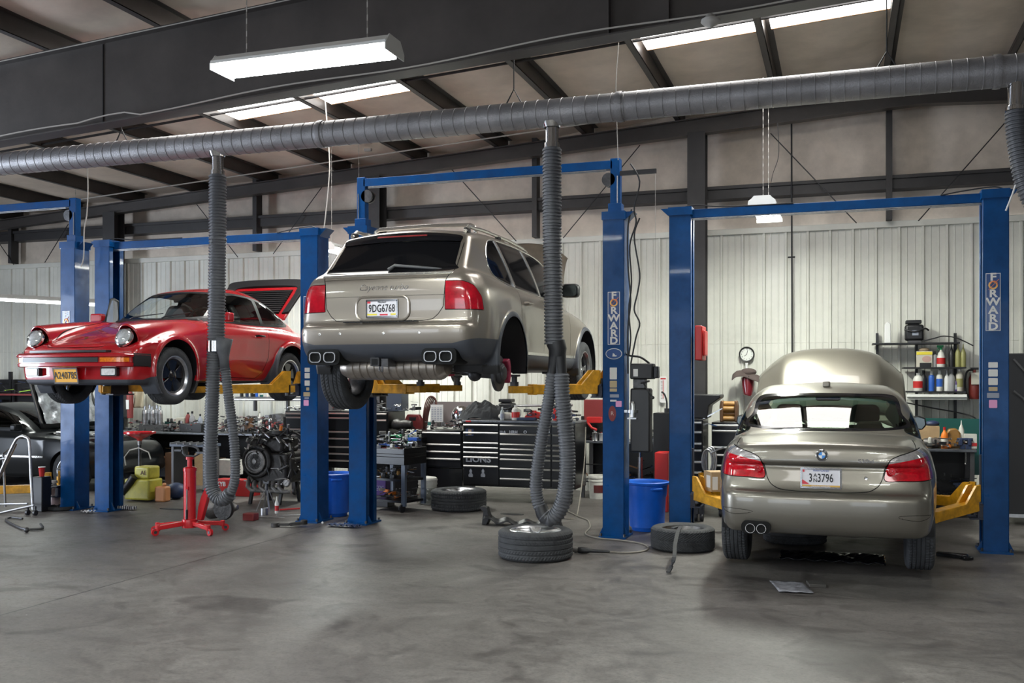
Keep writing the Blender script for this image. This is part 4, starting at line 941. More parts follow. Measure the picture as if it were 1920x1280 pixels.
# ================================================================ red classic coupe on the left lift, nose towards the camera (y: 0 at the front bumper, + to the tail)
mat('coupe_paint', (0.42, 0.004, 0.010), 0.25, 0.0, coat=1.0, coatr=.03); mat('coupe_red_deep', (0.30, 0.004, 0.008), .4)
glassmat('glass_clear', (.82, .88, .86), .03)
mat('matte_trim', (.018, .018, .02), .6, spec=.3)
mat('amber', (0.85, .22, .01), .15, coat=.8, noise=.4, nscale=40); mat('lens_white', (.9, .9, .88), .12, .1, coat=1.0, noise=.3, nscale=30)
mat('leather_black', (.018, .018, .02), .45)
def mk_coupe():
    box = (-.3, 4.7, -.1, 1.6)
    body = side_tab([(.20, .15), (.13, .20), (.12, .35), (.13, .50), (.17, .56), (.25, .60), (.5, .70), (.9, .80), (1.25, .87), (1.5, .90), (2.2, .88), (3.0, .88), (3.4, .85), (3.8, .78), (4.05, .68), (4.18, .55), (4.2, .40), (4.1, .28), (3.8, .22), (3.2, .19), (2, .17), (1.2, .17), (.5, .15)], box)
    cab = side_tab([(1.2, .82), (1.40, .92), (1.62, 1.07), (1.84, 1.215), (2.0, 1.30), (2.25, 1.35), (2.5, 1.35), (2.8, 1.30), (3.15, 1.165), (3.5, 1.01), (3.8, .86), (3.9, .75), (3.3, .6), (2, .6)], box)
    wt = width_tab([(.0, [(.1, .60), (.3, .66), (.5, .68), (.6, .66), (.8, .5)]),
        (.2, [(.1, .68), (.3, .74), (.5, .755), (.62, .74), (.75, .64), (.85, .5)]),
        (.6, [(.1, .72), (.25, .775), (.5, .80), (.65, .785), (.78, .70), (.9, .6)]),
        (.88, [(.1, .72), (.25, .78), (.5, .818), (.68, .80), (.8, .72), (.9, .62)]),
        (1.3, [(.1, .70), (.2, .73), (.5, .785), (.7, .785), (.82, .735), (.92, .66)]),
        (2.1, [(.1, .70), (.2, .725), (.5, .79), (.7, .79), (.84, .745), (.92, .69)]),
        (2.6, [(.1, .70), (.2, .73), (.5, .80), (.7, .80), (.84, .75), (.92, .69)]),
        (3.15, [(.1, .72), (.25, .80), (.5, .865), (.68, .85), (.8, .79), (.92, .68)]),
        (3.7, [(.1, .70), (.25, .79), (.5, .83), (.68, .80), (.8, .72), (.92, .6)]),
        (4.2, [(.1, .6), (.3, .68), (.5, .70), (.65, .66), (.8, .55)])], box)
    wc = width_tab([(1.3, [(.7, .66), (.9, .64), (1.05, .60), (1.2, .535), (1.3, .47), (1.4, .4)]),
        (2.2, [(.7, .70), (.9, .69), (1.05, .64), (1.2, .57), (1.3, .505), (1.4, .43)]),
        (3.0, [(.7, .69), (.9, .675), (1.05, .61), (1.2, .53), (1.3, .46), (1.4, .4)]),
        (3.8, [(.7, .60), (.9, .54), (1.05, .47), (1.2, .4), (1.3, .35)])], box)
    yk = [0, .22, .5, .9, 1.35, 1.7]; zk = [.635, .652, .685, .735, .775, .77]; rk = [.10, .128, .13, .125, .105, .06]
    def F(x, y, z):
        yy = y-.10*(x/.8)**2-.25*np.maximum(x-.62, 0)**2+.12*(x/.7)**4*(y > 2.5)
        f = smax(body(yy, z+.03*(x/.7)**2*(z > .6)), x-wt(y, z), .06)
        cz = pchip(yk, zk, y); cr = pchip(yk, rk, y); tube = np.sqrt((x-.585)**2+(z-cz)**2*.9)-cr
        cap = .30-y-.42*(z-.65)
        f = smin(f, smax(tube, cap, .02), .06)
        cc = smax(cab(y-.11*(x/.6)**2*np.clip(2.2-y, 0, 1)+.10*(x/.6)**2*np.clip(y-2.4, 0, 1), z+.05*(x/.6)**2), x-wc(y, z), .08)
        g = smin(f, cc, .05)
        for cy, zc_, r0 in ((.82, .30, .365), (3.08, .30, .37)):
            r = np.sqrt((y-cy)**2+(z-zc_)**2); lim = .812 if cy < 2 else .866
            g = smin(g, smax(np.abs(r-r0)-.02, x-lim, .02)+np.where(x < .6, .2, 0), .03)
        return g
    sk = Skin(F, (0, -.05, .05), (.95, 4.4, 1.42), .0155)
    A = thing('car', 'red classic two-door coupe with open rear engine lid, raised on the left lift', 'car', (-7.69, 8.06, 1.53))
    f_ = lambda V: V[:, 1] < 2.3
    ws = Out([(-.60, .955), (0, .925), (.60, .955), (.57, 1.05), (.475, 1.21), (.43, 1.24), (0, 1.265), (-.43, 1.24), (-.475, 1.21), (-.57, 1.05)], (0, 2), 8, True, False, lambda V: (V[:, 1] < 2.15) & (V[:, 1] > 1.2))
    ws2 = Out([(-.635, .935), (0, .90), (.635, .935), (.60, 1.05), (.505, 1.23), (.45, 1.265), (0, 1.287), (-.45, 1.265), (-.505, 1.23), (-.60, 1.05)], (0, 2), 8, True, False, lambda V: (V[:, 1] < 2.15) & (V[:, 1] > 1.15))
    rwn = Out([(-.46, 1.0), (.46, 1.0), (.42, 1.2), (-.42, 1.2)], (0, 2), 8, True, False, lambda V: V[:, 1] > 2.7)
    sideC = lambda V: np.abs(V[:, 0]) > .42
    dwin = Out([(1.62, .915), (2.58, .905), (2.585, 1.21), (2.5, 1.235), (2.2, 1.245), (2.03, 1.225), (1.80, 1.08)], (1, 2), 1, False, False, sideC)
    qwn = Out([(2.65, .91), (3.16, .93), (3.22, .955), (3.05, 1.07), (2.84, 1.175), (2.66, 1.215)], (1, 2), 1, False, False, sideC)
    allw = Out([(1.5, .895), (1.6, .888), (2.6, .885), (3.18, .905), (3.27, .95), (3.08, 1.09), (2.86, 1.20), (2.6, 1.25), (2.2, 1.272), (2.0, 1.25), (1.76, 1.09)], (1, 2), 5, True, False, sideC)
    hood = Out([(0, .15), (.32, .17), (.40, .24), (.46, .50), (.50, 1.0), (.53, 1.30), (.3, 1.36), (0, 1.375), (-.3, 1.36), (-.53, 1.30), (-.50, 1.0), (-.46, .5), (-.40, .24), (-.32, .17)], (0, 1), 6, True, False, lambda V: V[:, 2] > .5)
    lampo = Out(circ(0, .655, .115, n=40), (0, 2), 1, False)
    ld = lambda V: np.where((V[:, 1] < .5) & (V[:, 2] > .4), np.sqrt((np.abs(V[:, 0])-.585)**2+(V[:, 2]-.655)**2)-.097, .1)
    arc = [Out(circ(cy, .30, rr, n=60), (1, 2), 1, False, False, lambda V: np.abs(V[:, 0]) > .45) for cy, rr in ((.82, .345), (3.08, .35))]
    stone = Out([(2.55, .1), (2.65, .28), (2.73, .50), (2.83, .63), (3.23, .5), (3.13, .1)], (1, 2), 1, False, False, lambda V: np.abs(V[:, 0]) > .5)
    doorc = lambda pts: Out(pts, (1, 2), 6, True, False, lambda V: np.abs(V[:, 0]) > .5)
    door = Out([(1.46, .90), (1.42, .7), (1.40, .4), (1.45, .235), (2.4, .225), (2.52, .30), (2.60, .5), (2.62, .7), (2.62, .90)], (1, 2), 1, False, False, lambda V: np.abs(V[:, 0]) > .5)
    val = lambda V: V[:, 2]-.205+.03*np.clip((np.abs(V[:, 0])-.55)/.2, 0, 1)*0-.10*np.clip((V[:, 1]-.35)/.3, 0, 1)*(V[:, 1] < .9)
    for o in (hood, door):
        for off in (-.003, .003): sk.cut(lambda V, o=o, off=off: o.d(V)+off)
    for o in [ws, ws2, rwn, dwin, qwn, allw, stone]+arc: sk.cut(o.d)
    sk.cut(ld); sk.cut(lambda V: ld(V)-.018); sk.cut(val, lambda V: V[:, 1] < 1.0)
    c = sk.cent(); x = c[:, 0]; ax = np.abs(x); y = c[:, 1]; z = c[:, 2]
    D = {k: o.d(c) for k, o in dict(ws=ws, ws2=ws2, rw=rwn, dw=dwin, qw=qwn, al=allw, hood=hood, st=stone, a0=arc[0], a1=arc[1], door=door).items()}
    hole = (D['a0'] < 0) | (D['a1'] < 0); lamp = ld(c) < 0; ring = (ld(c) < .018) & ~lamp
    w1 = D['ws'] < 0; w2 = (D['ws2'] < 0) & ~w1; w3 = D['rw'] < 0; sw = (D['dw'] < 0); qw = D['qw'] < 0; wf = (D['al'] < 0) & ~sw & ~qw & ~w2 & ~w1
    gaps = ((np.abs(D['hood']) < .003) & (z > .5) | (np.abs(D['door']) < .003)) & ~w2 & ~wf & ~sw & ~ring & ~lamp
    blk = ((val(c) < 0) & (y < .85)) | ((D['st'] < 0) & (ax > .6)); blk &= ~hole
    bottom = (z < .19) & (y > .6) & ~hole & ~blk
    hd = (D['hood'] < -.003) & ~lamp & ~ring & ~gaps
    used = hole | lamp | ring | w1 | w2 | w3 | sw | qw | wf | gaps | blk | bottom | hd
    sh = sk.emit('body_shell', ~used, 'coupe_paint', A); sk.emit('hood', hd, 'coupe_paint', A); sk.emit('panel_gap', gaps, 'gap', sh, -.005)
    sk.emit('windshield', w1, 'glass_clear', A); sk.emit('windshield_seal', w2, 'dark_trim', A, .002); sk.emit('rear_window', w3, 'glass_clear', A)
    for s_ in (-1, 1):
        m = x*s_ > 0
        if s_ > 0: sk.emit('side_window', sw & m, 'glass_clear', A)
        sk.emit('side_window', qw & m, 'glass_clear', A); sk.emit('window_frame', wf & m, 'matte_trim', A, .002)
    sk.emit('valance', blk, 'suv_cladding', A); sk.emit('underbody', bottom, 'dark_trim', A)
    sk.emit('headliner', ~used & (z > .90) & (y > 1.3) & (y < 3.5) & (ax < .68), 'dark_trim', A, -.03, flip=True)
    for cy, rr in ((.82, .347), (3.08, .352)): arch_liner('wheel_arch', A, cy, .30, rr, .80, .42)
    # headlights
    for s_ in (-1, 1):
        b = MB(); b.lathe([(.093, .0), (.095, -.008), (.112, -.002), (.116, .016), (.112, .03), (.10, .05)], n=36, axis='y', caps=False)
        h = b.build('headlight', 'chrome', A, loc=(s_*.587, .228, .652)); h.rotation_euler = (radians(-22), 0, 0); h.scale = (.93,)*3
        q = MB(); q.lathe([(0, -.052), (.05, -.047), (.085, -.03), (.094, -.012)], n=36, axis='y', caps=False); q.build('headlight_lens', glassmat('headlamp_glass', (.92, .94, .95), .12), h)
        q = MB(); q.lathe([(0, .03), (.05, .02), (.093, -.004)], n=32, axis='y'); q.build('reflector', 'lens_white', h)
    # bumper
    def bpath(x0, x1, n=26):
        out = []
        for i in range(n+1):
            t = x0+(x1-x0)*i/n; a = abs(t)
            if a <= .66: out.append((t, .02+.085*(a/.66)**2))
            else:
                u = (a-.66)/.34; out.append((math.copysign(.66+.10*sin(u*pi/2), t), .105+.30*(1-cos(u*pi/2))*1.0+.02*u))
        return out
    full = bpath(-.98, .98, 50)
    b = MB(); sweep(b, full, [(-.10, .335), (.0, .335), (.018, .345), (.022, .375), (.008, .382), (.004, .436), (.028, .442), (.032, .462), (.01, .482), (-.10, .49)]); bp = b.build('bumper', 'coupe_paint', A, smooth=40)
    b = MB(); sweep(b, bpath(-.60, .42), [(.0, .384), (.016, .386), (.016, .434), (.0, .436)]); b.build('bumper_strip', 'dark_trim', bp)
    for p0, p1 in ((.44, .78), (-.76, -.60)):
        b = MB(); sweep(b, bpath(p0, p1, 10), [(.0, .386), (.014, .388), (.014, .432), (.0, .434)]); b.build('turn_signal', 'amber', bp)
    b = MB(); sweep(b, bpath(-.5, .5), [(-.12, .488), (.0, .488), (.0, .510), (-.12, .515)]); b.build('bumper_seal', 'dark_trim', bp)
    for t0, t1 in ((.82, .985), (-.985, -.82)):
        b = MB(); sweep(b, bpath(t0, t1, 8), [(.0, .34), (.030, .345), (.036, .41), (.030, .475), (.0, .482)]); b.build('bumper_end', 'matte_trim', bp)
    for s_ in (-1, 1):
        b = MB(); 
        for k in range(7): b.box(s_*.745-.045, s_*.745+.03+.006*(k % 2), .385+.015*k, .40+.015*k, .335, .475)
        b.build('bellows', 'dark_trim', bp)
        b = MB(); b.prism(rrect(-.095, .095, -.045, .045, .015), 0, .05, 'xz'); fg = b.build('fog_light', 'dark_trim', A, loc=(s_*.50, .105, .285)); fg.rotation_euler = (0, 0, s_*.12)
        b = MB(); b.prism(rrect(-.078, .078, -.034, .034, .01), -.006, .002, 'xz'); b.build('fog_lens', 'lens_white', fg)
    p = plate('license_plate', A, 'A240785', 'plate_orange' if False else mat('plate_orange', (.85, .42, .03), .4), 'ink', .305, .152, .105, 'chrome', (-.02, .07, .245), (.18, 0, 0), .76)
    text('dealer_lettering', 'CLASSIC', .018, 'ink', p, (0, -.002, -.066)) if False else None
    b = MB(); b.lathe([(.022, 0), (.0, .004)], n=16, axis='y', R=Matrix.Rotation(pi, 3, 'Z')); o = b.build('hood_crest', mat('brass', (.6, .4, .12), .3, 1.0), A, loc=(0, .345, .655)); o.rotation_euler = (radians(-60), 0, 0)
    for k, (wx, wy, sty) in enumerate(((-.68, .82, 1), (.68, .82, 1), (-.72, 3.08, 1), (.72, 3.08, 1))):
        w = make_wheel(A, .315, .205 if wy < 2 else .225, .218, 'fuchs', 1); w.location = (wx, wy, .245); w.rotation_euler = (0, 0, (pi if wx < 0 else 0)); 
    # mirrors, wipers, door handle, interior
    for s_ in (-1, 1):
        b = MB(); b.prism(rrect(-.0, .17, -.055, .055, .025), 0, .10, 'xz'); o = b.build('door_mirror', 'coupe_paint', A, bevel=.02, seg=3, loc=(s_*.74 if s_ > 0 else -1.04, 1.62 if s_ > 0 else 1.72, .94 if s_ > 0 else .975)); o.scale = (s_, 1, 1)
        b = MB(); b.bar((-.03, .05, -.07), (.05, .06, -.04), .05, .05); b.build('mirror_foot', 'dark_trim', o, bevel=.01)
    b = MB(); b.tube([(.812, 2.30, .745), (.835, 2.33, .75), (.835, 2.46, .75), (.812, 2.5, .745)], .012, 8); b.build('door_handle', 'black_gloss', A)
    for x0, x1 in ((-.30, .12), (.15, .5)):
        b = MB(); b.tube([(x0, 1.375, .925), (x0+.05, 1.37, .945), (x1, 1.44, .985)], [.01, .008, .005], 6); b.build('wiper', 'black', A)
    b = MB(); b.box(-.30, .30, 1.315, 1.335, .895, .899); b.build('cowl_grille', 'dark_trim', A)
    for s_ in (-1, 1):
        b = MB(); b.prism([(-.22, .55), (-.22, .98), (-.12, 1.15), (.12, 1.15), (.22, .98), (.22, .55)], 2.25, 2.37, 'xz'); b.build('seat', 'leather_black', A, bevel=.045, seg=4, loc=(s_*.34, 0, 0))
    b = MB(); b.box(-.6, .6, 1.45, 1.7, .75, .92); b.build('dashboard', 'dark_trim', A, bevel=.03)
    b = MB(); b.box(-.62, .62, 1.2, 3.4, .3, .6); b.box(-.62, .62, 2.75, 3.2, .5, .88); b.build('cabin_floor', 'cabin_trim', A)
    b = MB(); b.tube([(.34+.185*cos(a), 1.84+.05*sin(a), .90+.175*sin(a)) for a in np.linspace(0, 2*pi, 25)[:-1]], .014, 8, closed=True); b.build('steering_wheel', 'dark_trim', A)
    b = MB(); b.prism(rrect(-.12, .12, 1.155, 1.215, .02), 1.93, 1.96, 'xz'); b.build('rearview_mirror', mat('mirror_blue', (.25, .32, .42), .15, .8), A, bevel=.006)
    # open right-hand door seen beyond the car
    b = MB(); b.tube([(0, 0, .0), (0, .42, .31), (0, .62, .335), (0, .95, .33), (0, .98, .0)], .016, 8, closed=True); dr = b.build('door', 'dark_trim', A, loc=(-.78, 1.50, .90)); dr.rotation_euler = (0, 0, radians(32))
    q = MB(); q.box(-.05, .0, 0, 1.12, -.66, -.01); q.build('door_panel', 'coupe_paint', dr, bevel=.02); q = MB(); q.box(-.003, .003, .06, .95, 0.0, .02); q.add([(0, .05, .01), (0, .95, .01), (0, .93, .32), (0, .62, .325), (0, .42, .30)], [(0, 1, 2, 3, 4)]); q.build('door_glass', 'glass_clear', dr)
    # engine lid with whale tail, standing open
    b = MB(); b.prism([(-.52, 0), (.52, 0), (.56, .35), (.53, .62), (-.53, .62), (-.56, .35)], -.02, .02, 'xy'); L = b.build('engine_lid', 'coupe_paint', A, bevel=.012, loc=(0, 3.42, 1.02)); L.rotation_euler = (radians(50), 0, 0)
    b = MB(); b.prism([(-.40, .10), (.40, .10), (.45, .55), (-.45, .55)], .02, .03, 'xy'); g = b.build('lid_grille', 'gap', L)
    for i in range(11):
        t = .12+i*.039; b = MB(); b.bar((-.40-.05*(t-.1)/.45, t, .04), (.40+.05*(t-.1)/.45, t, .04), .022, .010); b.build('grille_slat', 'dark_trim', g)
    b = MB(); pa = [(-.56, .10), (-.61, .40), (-.63, .60), (-.57, .72), (0, .75), (.57, .72), (.63, .60), (.61, .40), (.56, .10)]
    cv = [(p.x, p.y) for p in catmull([(q[0], q[1], 0) for q in pa], 6)]; n = len(cv); vs = []
    for (px_, py_) in cv:
        ix = px_*.80; iy = .05+(py_-.05)*.84
        vs += [(ix, iy, .035), (px_, py_, .055), (px_*1.0, py_, .02), (ix, iy, -.02)]
    b.add(vs, [(i*4+k, i*4+(k+1) % 4, (i+1)*4+(k+1) % 4, (i+1)*4+k) for i in range(n-1) for k in range(4)]+[(0, 1, 2, 3), (4*n-1, 4*n-2, 4*n-3, 4*n-4)])
    b.build('whale_tail', 'matte_trim', L, bevel=.008)
    b = MB(); b.tube([(.3, 2.5, .2), (.3, 3.4, .22), (-.3, 3.4, .22)], .05, 10); b.build('exhaust_pipe', 'dark_metal', A)
    return A
COUPE = mk_coupe()
# ================================================================ two-post lifts
def arm(parent, p0, p1, w=.115, h=.105, ext=.35, name='lift_arm', gus=True):
    p0 = Vector(p0); p1 = Vector(p1); d = (p1-p0).normalized(); L = (p1-p0).length; pe = p1-d*ext
    b = MB(); b.bar(p0, pe, w, h)
    o = b.build(name, 'arm_yellow', parent, bevel=.006)
    b = MB(); b.bar(pe-d*.1, p1, w*.78, h*.72); b.bar(pe-d*.02, pe+d*.03, w*1.02, h*1.06); b.build('arm_extension', 'arm_yellow', o, bevel=.005)
    b = MB(); b.lathe([(.045, 0), (.045, .05), (.03, .05), (.03, .10), (.062, .105), (.062, .125), (0, .125)], c=p1-d*.05+Vector((0, 0, h*.3)), n=20); b.build('arm_pad', 'dark_metal', o)
    if gus:
        b = MB(); s = Vector((-d.y, d.x, 0))*.012
        for k in (-1, 1):
            q = [p0-d*.02+Vector((0, 0, h*.4)), p0-d*.02+Vector((0, 0, .21)), p0+d*.05+Vector((0, 0, .21)), p0+d*.22+Vector((0, 0, h*.45))]
            c = Vector((-d.y, d.x, 0))*k*w*.4
            b.add([v+c-s for v in q]+[v+c+s for v in q], [(0, 1, 2, 3), (7, 6, 5, 4), (0, 4, 5, 1), (1, 5, 6, 2), (2, 6, 7, 3), (3, 7, 4, 0)])
        b.build('arm_gusset', 'arm_yellow', o)
    b = MB(); b.cyl(p0-Vector((0, 0, .09)), p0+Vector((0, 0, .12)), .035, 14); b.build('arm_pivot', 'dark_metal', o)
    return o
def column(parent, x, y, side, H, tall=None, carr=.8, hoses=False):
    "side: +1 when the open face looks towards +x"
    w, d = .24, .27; t = .012; s = side
    b = MB()
    xo = x-s*w/2; xi = x+s*w/2
    b.box(min(xo, xo+s*t), max(xo, xo+s*t), y-d/2, y+d/2, .0, H)
    for yy in (y-d/2, y+d/2-t): b.box(min(xo, xi), max(xo, xi), yy, yy+t, .0, H)
    for y0, y1 in ((y-d/2, y-d/2+.075), (y+d/2-.075, y+d/2)): b.box(min(xi, xi-s*t), max(xi, xi-s*t), y0, y1, .0, H)
    c = b.build('column', 'lift_blue', parent, bevel=.006)
    b = MB(); b.box(x-.15, x+.15, y-.20, y+.20, 0, .02); bp = b.build('base_plate', 'lift_blue', c)
    b = MB()
    for sx in (-1, 1):
        b.prism([(sx*(w/2), .02), (sx*(w/2+.05), .02), (sx*(w/2+.035), .05), (sx*(w/2+.0), .12)], y-.1, y-.085, 'xz')
    b.M = None; g = b.build('base_gusset', 'lift_blue', c); g.location = (x, 0, 0)
    b = MB()
    for sx in (-.13, .13):
        for sy in (-.17, .17): b.cyl((x+sx, y+sy, .02), (x+sx, y+sy, .05), .014, 6)
    q = b.build('anchor_bolts', 'dark_metal', c); q['kind'] = 'stuff'
    # cap with ears
    b = MB(); b.box(x-w/2-.01, x+w/2+.01, y-d/2-.01, y+d/2+.01, H-.09, H); b.add([(x-s*(w/2), y-.1, H-.10), (x-s*(w/2+.10), y-.1, H-.005), (x-s*(w/2), y-.1, H-.005), (x-s*(w/2), y+.1, H-.10), (x-s*(w/2+.10), y+.1, H-.005), (x-s*(w/2), y+.1, H-.005)], [(0, 1, 2), (3, 5, 4), (0, 3, 4, 1), (1, 4, 5, 2), (0, 2, 5, 3)]); b.build('column_cap', 'lift_blue', c)
    # cylinder, cables and carriage inside the channel
    b = MB(); b.cyl((x-s*.03, y, .1), (x-s*.03, y, H*.86), .032, 12); b.build('hydraulic_cylinder', 'black', c)
    b = MB(); b.cyl((x+s*.03, y-.05, .1), (x+s*.03, y-.05, H-.05), .005, 6); b.build('lift_cable', 'steel', c)
    b = MB(); b.box(x-.05+s*.08, x+.05+s*.08, y-.055, y+.055, carr-.1, carr+.55); b.box(min(xi, xi+s*.05), max(xi, xi+s*.05), y-.17, y+.17, carr-.07, carr+.07)
    b.box(min(xi, xi+s*.12), max(xi, xi+s*.12), y-.2, y+.2, carr+.045, carr+.06); b.box(min(xi, xi+s*.12), max(xi, xi+s*.12), y-.2, y+.2, carr-.085, carr-.07)
    b.build('carriage', mat('carriage', (.012, .014, .03), .45), c)
    if tall:
        b = MB(); b.box(x-.055, x+.055, y-.05, y+.05, H-.25, tall); b.box(x-.075, x+.075, y-.07, y+.07, H-.02, H+.10)
        e = b.build('mast', 'lift_blue', c, bevel=.005)
        b = MB(); b.cyl((x+s*.075, y-.05, tall-.23), (x+s*.075, y-.02, tall-.23), .075, 20); b.cyl((x+s*.075, y+.02, tall-.23), (x+s*.075, y+.05, tall-.23), .075, 20); b.build('pulley', 'dark_metal', e)
        b = MB(); b.cyl((x-s*.03, y-.06, H), (x-s*.03, y-.06, tall-.2), .006, 6); b.build('mast_cable', 'steel', e)
    return c
def lift(name, label, xl, xr, y, H, tall=None, carr=.8, left=True, right=True, beam0=None):
    A = thing(name, label, 'car lift', ((xl+xr)/2, y, 0)); ox = (xl+xr)/2
    cl = column(A, xl-ox, 0, 1, H, tall, carr) if left else None
    cr = column(A, xr-ox, 0, -1, H, tall, carr) if right else None
    zt = tall or H; x0 = (xl if beam0 is None else beam0)-ox; x1 = xr-ox
    b = MB(); b.box(x0+.03, x1-.03, -.05, .05, zt-.115, zt-.02); b.build('crossbar', 'lift_blue', A, bevel=.004)
    b = MB(); b.tube([(x0+.1, -.055, zt-.125), (x1-.1, -.055, zt-.125)], .006, 6); b.tube([(x0+.1, -.055, zt-.14), (x1-.1, -.055, zt-.14)], .005, 6); b.build('equalizer_cable', 'steel', A)
    if not tall:
        b = MB(); b.tube(catmull([(x1+.1, -.1, zt-.02), (x1, -.08, zt+.03), (x1-.25, -.06, zt+.015), (x1-.5, -.05, zt-.02)], 5), .007, 6)
        b.tube(catmull([(x0-.02, -.1, zt-.02), (x0+.15, -.08, zt+.02), (x0+.5, -.05, zt-.01), (x0+1.2, -.05, zt-.015)], 5), .007, 6); b.build('hydraulic_hose', 'black', A)
    return A, cl, cr
L1, c1l, c1r = lift('two_post_lift', 'blue two-post lift at the far left edge, only its right column in view', -13.0, -9.80, 10.50, 3.58, 4.18, .25)
L2, c2l, c2r = lift('two_post_lift', 'blue two-post lift holding up the red coupe', -9.26, -6.15, 10.53, 3.58, None, 1.62)
L3, c3l, c3r = lift('two_post_lift', 'tall blue two-post lift holding up the champagne SUV', -5.51, -2.38, 10.57, 3.58, 4.18, 1.62)
L4, c4l, c4r = lift('two_post_lift', 'blue two-post lift on the right, arms low around the silver-beige sedan', -1.70, 1.45, 10.88, 3.64, None, .42)
def A_(L, p0, p1, **k): o = L.location; arm(L, (p0[0]-o.x, p0[1]-o.y, p0[2]), (p1[0]-o.x, p1[1]-o.y, p1[2]), **k)
A_(L1, (-10.1, 10.35, .28), (-11.25, 9.7, .26)); A_(L1, (-10.1, 10.6, .28), (-11.1, 11.6, .26))
A_(L2, (-6.42, 10.35, 1.63), (-7.15, 9.42, 1.62)); A_(L2, (-6.42, 10.7, 1.63), (-7.1, 11.3, 1.62)); A_(L2, (-9.2, 10.35, 1.63), (-8.3, 9.4, 1.62)); A_(L2, (-9.2, 10.7, 1.63), (-8.4, 11.4, 1.62))
A_(L3, (-2.58, 10.4, 1.63), (-3.27, 9.55, 1.63), ext=.28); A_(L3, (-2.58, 10.75, 1.63), (-3.3, 11.4, 1.63)); A_(L3, (-5.3, 10.4, 1.63), (-4.35, 9.75, 1.63), ext=.3); A_(L3, (-5.3, 10.75, 1.63), (-4.6, 11.5, 1.63))
A_(L4, (-1.50, 10.72, .47), (-.83, 9.95, .40), ext=.25); A_(L4, (-1.50, 11.1, .47), (-.8, 11.7, .42)); A_(L4, (1.25, 10.72, .47), (.62, 9.95, .38), ext=.3); A_(L4, (1.25, 11.0, .47), (.6, 11.7, .42))
def on_front(col, L, px, py, y, name, w, h, m, dy=.003):
    "flat sticker on the front plate of a column, centre seen at px,py"
    p = P(px, py, y); b = MB(); b.prism(rrect(-w/2, w/2, -h/2, h/2, min(w, h)*.1), -.001, .001, 'xz')
    return b.build(name, m, col, loc=(p.x-L.location.x, y-L.location.y, p.z))
mat('sticker_white', (.72, .72, .70), .5); mat('sticker_pink', (.80, .35, .60), .5); mat('sticker_tan', (.50, .40, .24), .5); mat('sticker_grey', (.3, .33, .4), .5); mat('label_blue', (.008, .06, .24), .3, coat=.3)
mat('gold', (.75, .42, .12), .35, .4); mat('maroon', (.22, .03, .03), .5)
def forward_sign(col, L, px, y, ytop, ybot, w):
    p0 = P(px, ytop, y); p1 = P(px, ybot, y); h = p0.z-p1.z; zc = (p0.z+p1.z)/2
    b = MB(); b.box(-w/2, w/2, -.001, .0, -h/2, h/2); o = b.build('name_board', 'white', col, loc=(p0.x-L.location.x, y-.001-L.location.y, zc))
    b = MB(); b.box(-w/2+.006, w/2-.006, -.0025, -.0012, -h/2+.006, h/2-.006); b.build('board_field', 'label_blue', o)
    for i, ch in enumerate('FORWARD'):
        if ch == 'O':
            text('board_letter', 'O', w*.85, 'gold', o, (0, -.004, h/2-h*(i+.5)/7), bold=.002)
            b = MB(); b.tube([(w*.05+.03*cos(a), -.005, h/2-h*(1.35)/7+.03*sin(a)) for a in np.linspace(-.4, 3.0, 12)], .006, 6); b.tube([(-w*.3, -.005, h/2-h*2.0/7), (w*.38, -.005, h/2-h*.75/7)], .003, 5); b.build('board_swoosh', mat('coral', (.7, .2, .1), .4), o)
        else: text('board_letter', ch, w*.78, 'white', o, (0, -.004, h/2-h*(i+.5)/7), bold=.0035, sx=1.15)
    return o
forward_sign(c4r, L4, 1862, 10.744, 512, 620, .135)
forward_sign(c3r, L3, 1151, 10.434, 547, 646, .135)
forward_sign(c2r, L2, 578, 10.394, 555, 648, .125)
forward_sign(c1r, L1, 124, 10.364, 583, 680, .125)
for (px, py, w, h, m) in ((1862, 684, .085, .055, 'sticker_white'), (1862, 699, .085, .07, 'sticker_white'), (1862, 715, .085, .07, 'sticker_white'), (1862, 729, .08, .04, 'sticker_tan'), (1862, 741, .11, .05, 'sticker_grey'), (1862, 757, .075, .08, 'sticker_pink')):
    on_front(c4r, L4, px, py, 10.743, 'sticker', w, h, m)
for (px, py, w, h, m) in ((1150, 694, .08, .06, 'sticker_white'), (1150, 705, .08, .07, 'sticker_white'), (1150, 720, .08, .075, 'sticker_tan'), (1150, 731, .08, .035, 'sticker_tan'), (1152, 742, .1, .035, 'sticker_grey'), (1150, 751, .07, .02, 'sticker_white'), (1160, 757, .065, .065, 'sticker_pink')):
    on_front(c3r, L3, px, py, 10.433, 'sticker', w, h, m)
for (px, py, w, h, m) in ((576, 693, .07, .05, 'sticker_white'), (576, 704, .07, .065, 'sticker_white'), (576, 718, .07, .065, 'sticker_white'), (577, 729, .04, .04, 'sticker_tan'), (575, 739, .09, .05, 'sticker_tan'), (575, 746, .06, .02, 'sticker_grey'), (574, 755, .07, .07, 'sticker_pink')):
    on_front(c2r, L2, px, py, 10.393, 'sticker', w, h, m)
o = on_front(c3r, L3, 1151, 663, 10.432, 'oval_badge', .17, .095, 'sticker_white'); 
b = MB(); b.prism(circ(0, 0, .092, .06, 32), -.001, .001, 'xz'); o.data = b.build('tmp_x', 'sticker_white').data; bpy.data.objects.remove(bpy.data.objects['tmp_x'])
b = MB(); b.prism(circ(0, 0, .085, .053, 32), -.004, -.002, 'xz'); b.build('badge_field', 'label_blue', o); text('badge_lettering', 'ROTARY', .025, 'sticker_white', o, (0, -.005, .028), sx=1.1) if False else None
b = MB(); b.prism([(-.015, -.03), (.03, -.03), (.03, -.012), (.018, -.02), (.005, .0), (-.01, .008)], -.006, -.004, 'xz'); b.build('badge_mark', 'sticker_white', o)
